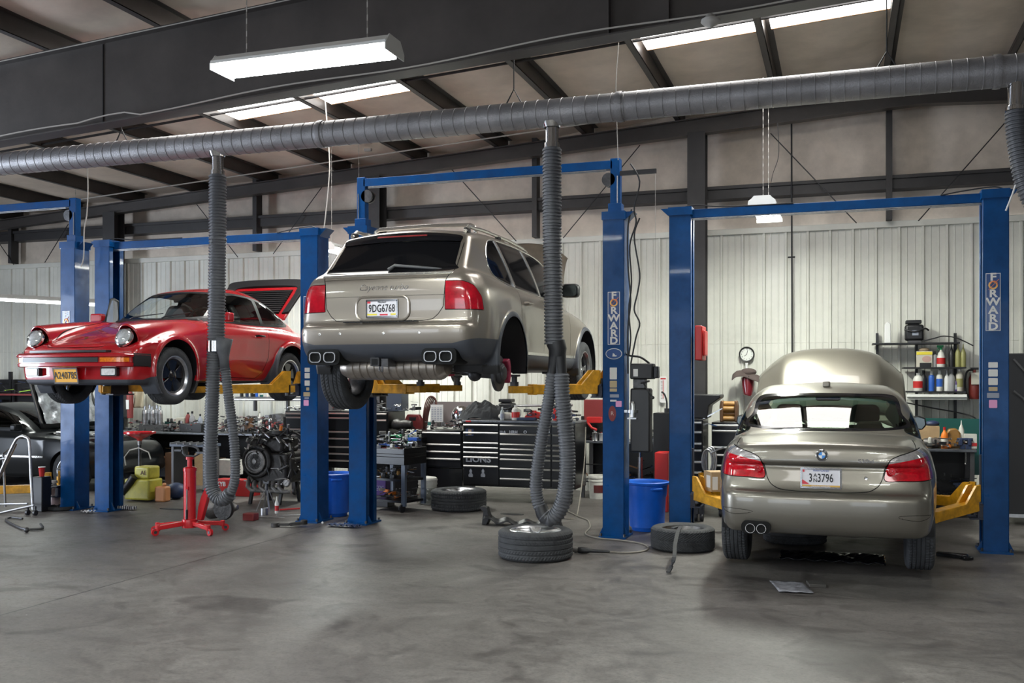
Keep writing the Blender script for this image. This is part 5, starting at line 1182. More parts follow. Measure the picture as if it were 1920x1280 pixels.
p = P(1148, 775, 10.432); b = MB(); b.prism([(.05*sin(a)*.85, .085*cos(a)) for a in np.linspace(0, 2*pi, 20)[:-1]], -.001, .001, 'xz'); o = b.build('football_sticker', 'maroon', c3r, loc=(p.x-L3.location.x, p.y-L3.location.y, p.z)); text('sticker_letter', 'R', .06, mat('burg', (.6, .45, .4), .5), o, (0, -.003, 0))
# hydraulic hoses and power unit on the outer side of the middle lift's right column
def power_unit():
    x, y, z = -2.10, 10.55, 1.74
    A = thing('power_unit', 'black electric hydraulic pump with tall oil tank on the side of the middle lift', 'hydraulic pump', (x, y, z), 0)
    b = MB(); b.box(-.10, .15, -.10, .10, -.0, .17); b.cyl((-.06, 0, .0), (-.06, 0, .0), .1, 4) if False else None
    m = b.build('motor', 'black', A, bevel=.015); q = MB(); q.box(-.06, -.01, -.103, -.1, .03, .11); q.build('motor_label', 'sticker_white', m)
    b = MB(); b.box(.15, .20, -.07, .07, .01, .14); b.build('switch_box', 'black_gloss', A, bevel=.01)
    b = MB(); b.box(-.07, .06, -.07, .07, -.10, .0); b.cyl((0, -.05, -.05), (.12, -.12, -.02), .012, 8); b.build('valve_block', 'dark_metal', A, bevel=.008)
    b = MB(); b.tube(catmull([(.05, -.08, -.05), (.10, -.1, -.12), (.15, -.1, -.19)], 4), .008, 8); b.sphere((.155, -.1, -.2), .018); b.build('lever', 'black', A)
    b = MB(); b.box(-.10, .12, -.085, .085, -.80, -.10); b.build('tank', mat('tank_black', (.02, .02, .022), .35), A, bevel=.02)
    b = MB(); b.tube(catmull([(.1, 0, .17), (.0, -.02, .24), (-.16, -.02, .28), (-.17, -.02, .45)], 5), .011, 8); b.build('power_cable', 'black', A)
    return A
power_unit()
b = MB(); x = -2.22
for i, (dx, pts) in enumerate(((.0, [(0, 2.0), (.02, 2.2), (.0, 2.5), (.03, 2.8), (.01, 3.2), (.08, 3.45), (.06, 3.62), (.12, 3.9), (.02, 4.1)]), (.02, [(0, 1.9), (.06, 2.2), (.10, 2.35), (.04, 2.5), (.08, 2.7), (.10, 2.9), (.04, 3.3), (.1, 3.5)]), (-.01, [(0, 1.8), (0, 2.3), (.03, 2.6), (.0, 3.0), (.0, 3.4), (.04, 3.6)]))):
    b.tube(catmull([(x+dx+a, 10.50, z) for a, z in pts], 5), .009, 7)
tag(b.build('hydraulic_hoses', 'black'), 'bundle of black hydraulic hoses running down the right side of the middle lift', 'hose')
# shut-off bar outrigger of the middle lift
b = MB(); b.box(-2.32, -1.92, 10.5, 10.53, 3.98, 4.03); o = b.build('shutoff_bar', 'black'); b = MB(); b.cyl((-1.93, 10.51, 1.9), (-1.93, 10.51, 3.98), .002, 4); b.build('pull_cord', 'conduit', o); tag(o, 'short black bar with a hanging cord beside the right mast of the tall lift', 'bar')
# ================================================================ exhaust extraction duct, hoses, lamps
mat('duct_grey', (.27, .265, .275), .42, .4, noise=.25, nscale=3, bump=.35, bscale=90); mat('hose_rubber', (.085, .088, .098), .5, noise=.2, nscale=8)
DY, DZ, DR = 8.72, 4.225, .128
D = thing('exhaust_duct', 'long grey spiral-wound exhaust extraction duct hung under the roof', 'duct', (-4, DY, DZ))
b = MB(); n = 28; xs = np.linspace(-17.8, 7.9, 60)
pr = []
for i in range(int(25.6/.118)):
    x = -17.8+.118*i; pr += [(DR, x+4), (DR, x+.112+4), (DR+.0035, x+.114+4), (DR+.0035, x+.116+4), (DR, x+.118+4)]
b.lathe(pr, n=28, axis='x', caps=True); b.build('duct_pipe', 'duct_grey', D, smooth=30)
for x in (-16, -11.1, -7.5, -2.95, .35, 4.0):
    b = MB(); b.cyl((x+4, 0, DR+.12), (x+4, 0, ztop(x)-DZ), .006, 6); b.tube([(x+4-.09, 0, DR-.03), (x+4, 0, DR+.13), (x+4+.09, 0, DR-.03)], .008, 6); b.build('hanger', 'black', D)
for px in (604, 1163, 1868):
    X = P(px, 300, DY).x; b = MB(); b.lathe([(DR+.008, X+4-.03), (DR+.012, X+4), (DR+.008, X+4+.03)], n=28, axis='x', caps=False); b.build('duct_joint', 'duct_grey', D)
def ribbed(b, pts, r, pitch=.03, n=14, amp=.08):
    "corrugated tube along a smooth path"
    cv = catmull(pts, 24); d = [0]
    for a, c in zip(cv[:-1], cv[1:]): d.append(d[-1]+(c-a).length)
    L = d[-1]; N = max(8, int(L/pitch)); out = []; rr = []
    arr = np.array([tuple(p) for p in cv]); t = np.array(d)
    for i in range(N):
        for f, q in ((0.0, 1-amp), (.3, 1-amp), (.45, 1+amp*.6), (.85, 1+amp*.6)):
            s = (i+f)*L/N; out.append(tuple(np.interp(s, t, arr[:, k]) for k in range(3))); rr.append(r*q)
    return b.tube(out, rr, n)
def drop_hose(px, label, zend, loops, r=.082):
    X = P(px, 300, DY).x
    A = thing('exhaust_hose', label, 'hose', (X, DY, DZ))
    b = MB(); b.lathe([(.062, -DR+.03), (.06, -DR-.02), (.06, -DR-.15), (.072, -DR-.155), (.072, -DR-.20), (.05, -DR-.2)], n=24); b.lathe([(.10, -DR+.04), (.075, -DR-.01)], n=24, caps=False); b.build('outlet_collar', 'chrome', A)
    zend = P(px, 646, DY).z-DZ
    b = MB(); ribbed(b, [(0, 0, -DR-.2), (.0, 0, -1.0), (.0, 0, zend*.5), (loops[0][0], 0, zend)], r, .032); b.build('hose', 'hose_rubber', A, smooth=60)
    return A, X
# left hose
A, X = drop_hose(408, 'ribbed grey exhaust hose hanging in front of the red coupe', -1.98, [(-.02, 0)], .088)
b = MB(); zq = P(408, 655, DY).z-DZ; b.lathe([(.08, zq-.02), (.096, zq-.02), (.096, zq+.09), (.08, zq+.09)], n=24, c=(-.02, 0, 0)); b.build('hose_clamp', 'chrome', A)
pz = lambda px, py: tuple(P(px, py, DY)-Vector((X, DY, DZ)))
b = MB(); q = [pz(402, 640), pz(399, 720), pz(396, 800), pz(394, 860), pz(396, 905), pz(404, 928), pz(418, 936), pz(432, 925), pz(440, 900), pz(441, 860), pz(436, 800), pz(428, 740), pz(422, 690)]
b2 = MB(); ribbed(b2, q[:5], .076, .03); 
ribbed(b, q[:8], .072, .029); b.build('hose', 'hose_rubber', A, smooth=60)
b = MB(); ribbed(b, q[7:], .050, .027); b.build('hose', 'hose_rubber', A, smooth=60)
b = MB(); b.tube([pz(422, 695), pz(420, 672), pz(418, 655), pz(421, 634)], [.046, .05, .075, .088], 16, caps=False); b.build('nozzle', 'hose_rubber', A, solid=.004)
# middle hose
A, X = drop_hose(1035, 'ribbed black exhaust hose with a rubber Y-piece hanging beside the champagne SUV', -1.98, [(.02, 0)], .086)
b = MB(); z0 = -2.0
b.tube([pz(1042, 642), pz(1046, 655), pz(1045, 668)], [.09, .085, .075], 16); b.tube([pz(1043, 660), pz(1040, 680), pz(1036, 700)], [.07, .06, .05], 14); b.tube([pz(1047, 660), pz(1050, 680), pz(1052, 700)], [.07, .06, .055], 14); b.build('y_piece', 'black', A)
q = [pz(1036, 700), pz(1030, 745), pz(1020, 800), pz(1010, 860), pz(1005, 910), pz(1010, 945), pz(1024, 968)]
b = MB(); ribbed(b, q, .058, .027, amp=.09); b.build('hose', 'hose_rubber', A, smooth=60)
q = [pz(1052, 700), pz(1054, 745), pz(1060, 800), pz(1064, 860), pz(1062, 905), pz(1056, 938), pz(1045, 962), pz(1031, 972), pz(1020, 964)]
b = MB(); ribbed(b, q, .073, .03, amp=.08); b.build('hose', 'hose_rubber', A, smooth=60)
b = MB(); b.tube([pz(1013, 948), pz(1018, 962), pz(1026, 972)], [.062, .07, .078], 14); b.build('hose_joint', 'black', A)
b = MB(); b.tube([pz(1042, 690), pz(1044, 706), pz(1040, 712)], .006, 6); b.build('hook', 'chrome', A)
# right hose at the frame edge
X = P(1905, 150, DY).x; A = thing('exhaust_hose', 'dark exhaust hose hooked up at the right edge under the duct', 'hose', (X, DY, DZ))
b = MB(); b.lathe([(.066, -DR+.03), (.064, -DR-.16), (.08, -DR-.17), (.08, -DR-.2), (.06, -DR-.2)], n=24); b.build('outlet_collar', 'chrome', A)
b = MB(); ribbed(b, [(0, 0, -.33), (.02, 0, -.6), (.10, 0, -1.0), (.3, 0, -1.25), (.6, 0, -1.2)], .082, .03); b.build('hose', 'hose_rubber', A, smooth=60)
b = MB(); b.tube([pz(1915, 315), pz(1898, 365), pz(1886, 395)], .008, 6); b.build('hold_up_cord', 'sticker_white', A)
# ---- fluorescent fixtures
mat('lamp_housing', (.74, .75, .73), .4)
def fixture(name, label, c, L, along, w=.30, power=60, tubes=4, chain=1.2, col=(.92, 1.0, .93), down=True):
    A = thing(name, label, 'ceiling light', c, 0 if along == 'x' else pi/2, 'hanging fluorescent lamps')
    b = MB(); h = L/2
    b.prism([(-w*.28, .05), (w*.28, .05), (w*.5, -.0), (w*.5, -.02), (w*.48, -.02), (w*.27, .03), (-w*.27, .03), (-w*.48, -.02), (-w*.5, -.02), (-w*.5, -.0)], -h, h, 'yz')
    for e in (-1, 1): b.prism([(-w*.30, .055), (w*.30, .055), (w*.52, -.02), (w*.52, -.065), (-w*.52, -.065), (-w*.52, -.02)], e*h-.004, e*h+.004, 'yz')
    b.build('housing', 'lamp_housing', A)
    for k in range(tubes):
        yy = (k-(tubes-1)/2)*w*.23; b = MB(); b.cyl((-h+.04, yy, -.045), (h-.04, yy, -.045), .014, 10); b.build('tube', 'tube_white', A)
    for sx in (-.7, .7):
        b = MB(); n = int(chain/.045)
        for k in range(n):
            z = .06+k*.045; (b.box(sx*h-.004, sx*h+.004, -.0015, .0015, z, z+.042) if k % 2 else b.box(sx*h-.0015, sx*h+.0015, -.004, .004, z, z+.042))
        b.build('chain', 'conduit', A)
    l = bpy.data.lights.new(name+'_light', 'AREA'); l.shape = 'RECTANGLE'; l.size = L*.95; l.size_y = w*.8; l.energy = power; l.color = col
    o = bpy.data.objects.new(name+'_light', l); COL.objects.link(o); o.parent = A; o.location = (0, 0, -.065)
    return A
c = P(573, 106, 6.0)
fixture('fluorescent_lamp', 'bright four-tube fluorescent lamp hanging at upper left in front of the big rafter', (c.x, c.y, c.z), 1.38, 'x', .28, 45, 4, 1.3, (.9, 1.0, .98))
c = P(55, 560, 12.6); fixture('fluorescent_lamp', 'fluorescent lamp hung low on chains at the far left edge', (c.x, c.y, c.z), 2.1, 'x', .2, 60, 2, 1.9).rotation_euler = (0, 0, radians(62))
c = P(1436, 392, 12.0); fixture('fluorescent_lamp', 'fluorescent lamp seen end-on above the sedan, behind the lift crossbar', (c.x, c.y, c.z), 1.22, 'y', .30, 150, 4, 1.4, (.96, 1.0, .88))
c = P(648, 470, 13.2); fixture('fluorescent_lamp', 'fluorescent lamp peeking out behind the roof of the SUV', (c.x, c.y, c.z), 1.22, 'y', .30, 130, 4, 1.8, (.95, 1.0, .92))
# unseen lamps added for their light over the near bays and behind the camera
for x, y in ((-8.6, 2.8), (1.6, 3.2), (5.5, 9.5), (-13.5, 8.0), (-3.2, 2.6), (-2.8, -3.4)):
    fixture('fluorescent_lamp', 'added unseen fluorescent lamp lighting the near bays', (x, y, 3.9), 1.22, 'x', .30, 70 if 0 < y < 4 else 36, 2, .9)
# heat detector under the rafter
p = P(1331, 38, 8.1); b = MB(); b.lathe([(.012, .07), (.03, .06), (.05, .035), (.075, .02), (.08, .0), (.06, -.02), (.03, -.03), (.012, -.05), (0, -.052)], n=24); tag(b.build('heat_detector', mat('grey_plastic', (.42, .41, .39), .5), loc=(p.x, 8.14, p.z)), 'round grey heat detector under the near rafter by the skylight', 'detector')
# hanging cords and chains
def cord(name, label, pts, Y, r=.006, m='conduit'):
    b = MB(); b.tube(catmull([P(a, c, Y) for a, c in pts], 6), r, 6); return tag(b.build(name, m), label, 'rope')
cord('roof_rope', 'pale cord hanging from the roof between red coupe and SUV', [(607, 165), (612, 215), (618, 300), (616, 350), (611, 400), (606, 450), (608, 500)], 11.2, .008)
cord('roof_rope', 'pale cord hanging beside the lift mast at the far left', [(163, 300), (165, 350), (163, 400), (158, 430), (157, 480), (152, 500)], 10.25, .008)
cord('roof_rope', 'thin pale cord dropping to the top of the right mast of the tall lift', [(1160, 80), (1155, 160), (1157, 240), (1159, 300)], 9.6, .004)
cord('roof_rope', 'thin dark wire hanging near the lamp above the sedan', [(1458, 230), (1460, 290), (1448, 330), (1441, 375)], 12.0, .004, 'black')
# ================================================================ shop furniture and loose things
mat('cab_black', (.008, .008, .009), .28, coat=.1, spec=.3); mat('pull', (.62, .62, .60), .3, .9); mat('bench_steel', (.16, .17, .19), .4, .6, noise=.4, nscale=6)
mat('trash_blue', (.008, .12, .60), .42, noise=.15, nscale=4); mat('navy', (.02, .035, .09), .5); mat('slate', (.07, .09, .13), .5); mat('cream', (.55, .52, .44), .5); mat('tan', (.36, .27, .18), .8)
mat('yellow_tank', (.42, .38, .05), .35, noise=.3, nscale=6); mat('orange_jug', (.55, .24, .10), .45); mat('orange', (.85, .22, .02), .4); mat('green', (.02, .35, .12), .4); mat('lime', (.35, .6, .06), .4); mat('teal', (.008, .09, .08), .5)
mat('red_plastic', (.5, .02, .02), .4); mat('purple', (.07, .03, .16), .4); mat('brown', (.12, .06, .03), .6); mat('blue_plastic', (.03, .12, .5), .35); mat('cloth_dark', (.035, .037, .04), .9, bump=.4, bscale=25, noise=.4); mat('cloth_brown', (.10, .075, .07), .9, bump=.4, bscale=30)
mat('brass_oil', (.28, .14, .03), .35, coat=.3); mat('olive', (.28, .27, .10), .4); mat('engine_dark', (.045, .042, .04), .5, .5, noise=.6, nscale=9, bump=.5, bscale=30); mat('engine_alu', (.26, .25, .24), .45, .8, noise=.5, nscale=12, bump=.4, bscale=40)
def T(o, label, cat, group=None, kind=None): return tag(o, label, cat, group, kind)
class MM:
    "one mesh, several materials"
    def __init__(s): s.p = {}
    def m(s, k): return s.p.setdefault(k, MB())
    def build(s, name, parent=None, smooth=35, loc=None):
        me = bpy.data.meshes.new(name); v = []; f = []; mi = []
        for i, (k, b) in enumerate(s.p.items()):
            n = len(v); v += b.v; f += [tuple(q+n for q in w) for w in b.f]; mi += [i]*len(b.f); me.materials.append(MATS[k])
        me.from_pydata(v, [], f); me.update(); me.polygons.foreach_set('material_index', mi)
        import bmesh
        bm = bmesh.new(); bm.from_mesh(me); bmesh.ops.recalc_face_normals(bm, faces=bm.faces); bm.to_mesh(me); bm.free()
        me.shade_smooth(); me.set_sharp_from_angle(angle=radians(smooth)); o = bpy.data.objects.new(name, me); link(o, parent)
        if loc: o.location = loc
        return o
def heap(name, label, x0, x1, y0, y1, z, h, n, cols=('dark_metal', 'steel', 'black', 'engine_alu', 'black', 'steel', 'maroon'), seed=0, smax_=.16, kind='stuff', cat='tools'):
    r = random.Random(seed); M = MM()
    for i in range(n):
        k = cols[int(r.random()**1.5*len(cols))]; b = M.m(k); x = r.uniform(x0, x1); y = r.uniform(y0, y1); l = r.uniform(.04, smax_); t = r.uniform(.005, .02); zz = z+r.random()**2*h+t
        a = r.uniform(0, pi); d = Vector((cos(a), sin(a), r.uniform(-.15, .25)))*l/2; c = Vector((x, y, zz+l*.1)); q = r.random()
        if q < .35: b.tube([c-d, c+d], [t*.45, t*.45], 6); b.cyl(c+d, c+d*1.12, t*.8, 8)
        elif q < .6: b.bar(c-d, c+d, t*1.6, t*.8)
        elif q < .8: b.cbox((x, y, zz+.02), (l*.6, l*.4, t*2.2), (0, 0, a))
        else: b.lathe([(t*1.3, 0), (t*1.5, t), (t*1.2, t*3.5), (t*.6, t*4)], c=(x, y, zz-t), n=10)
    return T(M.build(name), label, cat, kind=kind)
# ---- bottle family: profile by style, body colour, cap and label as parts
STY = {'aerosol': ([(0, 0), (.032, 0), (.033, .01), (.033, .165), (.028, .185), (.018, .192)], [(.017, .192), (.017, .235), (.012, .24), (0, .24)], (.034, .05, .14)),
 'bottle': ([(0, 0), (.036, 0), (.038, .01), (.038, .13), (.030, .165), (.013, .19), (.012, .21)], [(.015, .205), (.015, .235), (0, .236)], (.039, .03, .11)),
 'slim': ([(0, 0), (.028, 0), (.03, .01), (.03, .15), (.02, .185), (.008, .215), (.005, .24)], [(.006, .238), (.004, .26), (0, .262)], (.031, .04, .12)),
 'jug': ([(0, 0), (.075, 0), (.08, .01), (.08, .19), (.062, .235), (.03, .255), (.028, .27)], [(.032, .268), (.032, .292), (0, .293)], (.081, .05, .16)),
 'tall': ([(0, 0), (.045, 0), (.047, .01), (.047, .23), (.03, .27), (.02, .29)], [(.022, .288), (.022, .315), (0, .316)], (.048, .06, .18)),
 'tin': ([(0, 0), (.05, 0), (.052, .003), (.05, .006), (.05, .13), (.052, .133), (.05, .136), (0, .136)], [(.02, .136), (.02, .15), (0, .15)], (.051, .03, .1))}
def bottle(label, x, y, z, sty='bottle', col='white_plastic', cap='black', lab=None, s=1.0, name=None, group=None, handle=False, h=None):
    body, cp, lb = STY[sty]; A = thing(name or {'aerosol': 'spray_can', 'jug': 'jug', 'tin': 'tin_can'}.get(sty, 'bottle'), label, {'aerosol': 'spray can', 'jug': 'jug', 'tin': 'can'}.get(sty, 'bottle'), (x, y, z), random.uniform(-.6, .6) if not handle else 0, group, s)
    b = MB(); b.lathe(body, n=18); b.build('container', col, A)
    b = MB(); b.lathe(cp, n=14); b.build('cap', cap, A)
    if lab: b = MB(); b.lathe([(lb[0], lb[1]), (lb[0], lb[2])], n=18, caps=False); b.build('paper_label', lab, A)
    if handle: b = MB(); b.tube([(.06, 0, .21), (.10, 0, .20), (.105, 0, .12), (.078, 0, .06)], .011, 8); b.build('handle', col, A)
    return A
def box_thing(name, label, cat, x0, x1, y0, y1, z0, z1, m, bevel=.004, rz=0, lid=None):
    b = MB(); cx, cy = (x0+x1)/2, (y0+y1)/2; b.box(x0-cx, x1-cx, y0-cy, y1-cy, 0, z1-z0)
    return T(b.build(name, m, loc=(cx, cy, z0), rz=rz, bevel=bevel), label, cat)
def chest(label, px0, px1, Y, z0, z1, dep, cols, name='tool_cabinet', body='cab_black', casters=True, top=None, x0=None, x1=None, pullm='pull'):
    X0 = P(px0, 714, Y).x if x0 is None else x0; X1 = P(px1, 714, Y).x if x1 is None else x1; w = X1-X0
    A = thing(name, label, 'tool cabinet', ((X0+X1)/2, Y, 0)); b = MB(); b.box(-w/2, w/2, .012, dep, z0, z1); b.build('cabinet_body', body, A, bevel=.006)
    if top: b = MB(); b.box(-w/2-.01, w/2+.01, -.02, dep, z1, z1+.03); b.build('worktop', top, A, bevel=.006)
    if casters:
        for sx in (-1, 1):
            b = MB(); b.lathe([(0, -.02), (.05, -.02), (.055, 0), (.05, .02), (0, .02)], n=20, axis='x', c=(sx*(w/2-.1), .12, .055)); b.box(sx*(w/2-.1)-.03, sx*(w/2-.1)+.03, .08, .16, .09, z0); b.build('caster', 'dark_metal', A)
    for f0, f1, hs in cols:
        z = z1-.02; a0 = -w/2+f0*w+.012; a1 = -w/2+f1*w-.012; tot = sum(hs); sc = (z1-z0-.04)/tot
        for hh in hs:
            hh *= sc; b = MB(); b.box(a0, a1, -.006, .013, z-hh+.006, z-.002); d = b.build('drawer', body, A, bevel=.003)
            b = MB(); b.prism([(-.006, 0), (-.026, -.002), (-.032, -.014), (-.026, -.026), (-.006, -.024)], a0+.004, a1-.004, 'yz'); b.build('drawer_pull', pullm, d, loc=(0, 0, z-.004)); z -= hh
    return A
# main black chest under the jacket
YC = 12.95
MC = chest('long black tool chest with many drawers, LIONS lettering and stickers, below the SUV', 868, 1078, YC, .22, 1.13, .62, [(0, .335, (.9, 1.15, .55, .55, .55, 1.0, 2.3)), (.335, .80, (1.0, 1.15, .55, .6, .55, 1.05, 1.15, .95)), (.80, 1.0, (1.0, 1.15, .55, .6, .55, 1.05, 1.15, .95))], 'tool_chest', top='bench_steel')
mx = MC.location.x
text('chest_lettering', 'LIONS', .12, 'steel', MC, (P(897, 861, YC).x-mx, -.009, P(897, 861, YC).z), sx=1.15, bold=.004)
for px, py, s, t in ((943, 810, .055, 'H·A'), (963, 810, .06, 'HRH'), (985, 810, .06, 'O'), (1028, 810, .06, 'O')): text('chest_sticker', t, s, 'steel', MC, (P(px, py, YC).x-mx, -.009, P(px, py, YC).z), bold=.002)
b = MB(); p = P(882, 810, YC); b.box(p.x-mx-.07, p.x-mx+.05, -.010, -.008, p.z-.05, p.z+.05); b.build('chest_sticker', 'navy', MC)
b = MB(); b.box(p.x-mx-.03, p.x-mx+.02, -.012, -.010, p.z-.04, p.z+.04); b.build('chest_sticker', 'tan', MC)
for px in (883, 906):
    p = P(px, 886, YC); b = MB(); b.prism([(-.03, -.06), (.03, -.06), (.035, -.03), (.015, .0), (.022, .03), (0, .06), (-.022, .03), (-.015, .0), (-.035, -.03)], -.010, -.008, 'xz'); b.build('chest_sticker', 'steel', MC, loc=(p.x-mx, 0, p.z))
p = P(920, 794, YC); text('chest_lettering', 'POWERED BY RACING', .03, 'steel', MC, (p.x-mx, -.021, 1.145), sx=1.1); b = MB(); b.box(-.78, -.70, -.023, -.0205, 1.133, 1.157); b.build('chest_sticker', 'red_plastic', MC)
chest('black drawer cabinet left of the long tool chest, stacked with loose parts', 791, 866, 13.1, .45, 1.0, .55, [(0, 1, (1.3, .8, .8, 1.0))], casters=False)
b = MB(); x0 = P(791, 714, 13.1).x; x1 = P(866, 714, 13.1).x; b.box(x0, x1, 13.12, 13.6, .0, .44); T(b.build('cabinet_plinth', 'cab_black'), 'dark plinth cabinet under the small drawer cabinet', 'cabinet')
chest('tall black roller cabinet seen between the two middle blue columns', 603, 662, 12.9, .42, 1.27, .6, [(0, 1, (.5, 1.5, .75, .9, .75, .75, .8))], top=None); 
chest('tall black roller cabinet behind the engine, left of the coupe lift column', 534, 590, 12.7, .42, 1.27, .6, [(0, 1, (.5, 1.5, .75, 1.1, .75, .75, .8, .8))])
chest('black roller cabinet right of the middle column pair, grey side panel', 690, 727, 12.9, .42, 1.27, .6, [(0, 1, (.5, 1.5, .75, .9, .75))])
chest('black roller cabinet beside the blue column left of the sedan', 1334, 1392, 12.4, .2, 1.2, .6, [(0, 1, (.5, 1.5, .7, .95, .75, .75, .8, 1.0))])
chest('narrow dark cabinet with bright drawer edges against the right lift column', 1298, 1318, 11.9, .2, 1.25, .5, [(0, 1, (1, 1.2, .7, 1.2, 1.1, .9, 1.2, 1.4))], pullm='pull')
# ---- workbenches
def bench(label, px0, px1, Y, top, dep=.65, m='bench_steel', shelf=True, x1=None):
    X0 = P(px0, 714, Y).x; X1 = P(px1, 714, Y).x if x1 is None else x1; w = X1-X0
    A = thing('workbench', label, 'workbench', ((X0+X1)/2, Y, 0)); b = MB(); b.box(-w/2, w/2, 0, dep, top-.035, top); b.build('bench_top', m, A, bevel=.006)
    for sx in (-w/2+.05, w/2-.05):
        for sy in (.05, dep-.05): b = MB(); b.box(sx-.025, sx+.025, sy-.025, sy+.025, 0, top-.035); b.build('leg', 'dark_grey', A)
    if shelf: b = MB(); b.box(-w/2, w/2, .08, dep, .22, .24); b.build('lower_shelf', 'dark_grey', A); b = MB(); b.box(-w/2, w/2, dep-.02, dep, .0, top-.04); b.build('back_panel', 'black', A)
    return A
bench('long steel workbench by the back wall behind the red transmission jack', 200, 530, 13.9, .84)
bench('workbench right of the long tool chest, below small parts', 1085, 1262, 13.9, .84)
bench('workbench under the wall shelves on the right, with a blue vise', 1690, 1832, 13.2, .87)
b = MB(); x0, x1 = P(1715, 714, 13.9).x, P(1838, 714, 13.9).x; b.box(x0, x1, 13.87, 13.9, .5, 1.23); T(b.build('bench_backboard', 'teal'), 'dark green backboard behind the bench under the wall shelves', 'board')
b = MB(); x0, x1 = P(470, 714, 14.6).x, P(860, 714, 14.6).x; b.box(x0, x1, 14.5, 14.6, 1.0, 1.05); T(b.build('bench_backboard', 'teal'), 'low green board along the wall behind the roller cabinets', 'board')
# ---- heaps of tools
def hp_px(label, px0, px1, Y, dep, z, h, n, seed, **k): return heap('tool_heap', label, P(px0, 714, Y).x, P(px1, 714, Y).x, Y, Y+dep, z, h, n, seed=seed, **k)
hp_px('jumble of hand tools on the steel bench behind the red funnel', 236, 375, 13.95, .5, .84, .18, 380, 1)
hp_px('jumble of tools and cables on the bench behind the left exhaust hose', 400, 520, 13.95, .5, .84, .26, 380, 2)
hp_px('loose parts lying on the small drawer cabinet', 792, 862, 13.15, .45, 1.0, .10, 40, 3)
hp_px('clutter of tools on top of the long tool chest, right half', 975, 1075, 13.0, .5, 1.16, .12, 60, 4, cols=('black', 'dark_metal', 'steel', 'red_plastic', 'navy'))
hp_px('small parts on the workbench beside the middle lift', 1090, 1135, 13.95, .4, .84, .2, 45, 5, cols=('dark_metal', 'red_plastic', 'steel', 'black'))
hp_px('small parts on the bench behind the blue bin', 1185, 1255, 13.95, .4, .84, .12, 45, 6, cols=('black', 'steel', 'blue_plastic', 'orange', 'dark_metal'))
hp_px('tools and rags on the bench under the wall shelves', 1715, 1825, 13.25, .45, .87, .10, 70, 7, cols=('black', 'dark_metal', 'steel', 'white_plastic', 'orange'))
hp_px('parts heaped on the roller cabinet between the middle columns', 604, 660, 12.95, .4, 1.27, .10, 30, 8)
hp_px('parts heaped on the roller cabinet behind the tool cart', 690, 770, 12.95, .4, 1.27, .12, 45, 9, cols=('steel', 'engine_alu', 'dark_metal', 'black'))
hp_px('loose items on the roller cabinet behind the coupe lift column', 536, 590, 12.75, .4, 1.27, .08, 25, 10, cols=('black', 'white_plastic', 'steel'))
hp_px('dark clutter stored under the steel bench on the left', 240, 520, 14.0, .4, .24, .3, 70, 11, cols=('black', 'cardboard', 'dark_metal', 'brown', 'navy'), smax_=.35)
hp_px('dark clutter stored under the bench behind the blue bin', 1090, 1260, 14.0, .4, .24, .3, 50, 12, cols=('black', 'dark_metal', 'brown', 'navy'), smax_=.3)
hp_px('dark clutter stored under the right-hand bench', 1700, 1830, 13.3, .4, .24, .3, 40, 13, cols=('black', 'dark_metal', 'navy'), smax_=.3)
# ---- blue bins
def bin_(label, px, pyb, s):
    p = PF(px, pyb); A = thing('waste_bin', label, 'trash can', (p.x, p.y, 0), 0, None, s)
    b = MB(); b.lathe([(0, 0), (.18, 0), (.188, .01), (.212, .35), (.218, .38), (.242, .43), (.252, .565), (.275, .575), (.28, .60), (.262, .61), (.24, .58), (.215, .05), (0, .04)], n=40); b.build('bin_body', 'trash_blue', A)
    for a in (-.9, 2.2):
        b = MB(); b.tube([(.25*cos(a+q), .25*sin(a+q), .53) if abs(q) > .2 else (.285*cos(a+q), .285*sin(a+q), .53) for q in (-.27, -.2, -.1, 0, .1, .2, .27)], .014, 8); b.build('bin_handle', 'trash_blue', A)
    b = MB(); b.lathe([(0, .5), (.232, .5)], n=24); b.build('bin_liner', 'black', A)
    return A
bin_('blue plastic bin between the two middle blue columns', 626, 966, .90); bin_('blue plastic bin between the right-hand pair of blue columns', 1213, 993, .93)
# ---- tyres on the floor
def loose_wheel(label, px, pyb, R, w, rim, style, pat, name='tire', rz=0., z=0, spokes=True, tilt=0):
    p = PF(px, pyb); A = thing(name, label, 'tire', (p.x, p.y, w/2+z), 0); A.rotation_euler = (0, -pi/2+tilt, rz)
    b = MB(); b.add(*tire_mesh(R, w, rim, pat)); t = b.build('tyre', 'tread', A, smooth=28)
    hw = w/2
    if spokes:
        b = MB(); b.lathe([(rim-.012, -hw*.8), (rim-.03, -hw*.6), (rim-.05, hw*.4), (rim-.02, hw*.74), (rim+.004, hw*.9), (rim-.004, hw*.94), (rim-.02, hw*.8)], n=48, axis='x', caps=False); b.build('rim', 'alu', A)
        b = MB()
        for k in range(5):
            for dd in (-.16, .16):
                a = 2*pi*k/5; b.bar((hw*.62, .05*cos(a), .05*sin(a)), (hw*.75, (rim-.01)*cos(a+dd), (rim-.01)*sin(a+dd)), .045, .03, (1, 0, 0))
        b.lathe([(.09, hw*.4), (.085, hw*.62), (.04, hw*.66), (0, hw*.66)], n=24, axis='x'); b.build('spokes', 'alu', A, bevel=.004)
    else:
        b = MB(); b.lathe([(rim+.004, hw*.92), (rim-.01, hw*.6), (rim-.02, -.05), (rim-.015, -hw*.8)], n=48, axis='x', caps=False); b.lathe([(0, -hw*.4), (rim-.02, -hw*.5)], n=32, axis='x'); b.build('rim', 'engine_alu', A)
    return A
loose_wheel('wheel with silver spokes lying flat in the foreground, face up', 1004, 1044, .365, .28, .25, 'twin', 0, rz=.3)
loose_wheel('dark wheel lying flat in front of the long tool chest', 860, 954, .375, .27, .25, 'twin', 2, rz=.9)
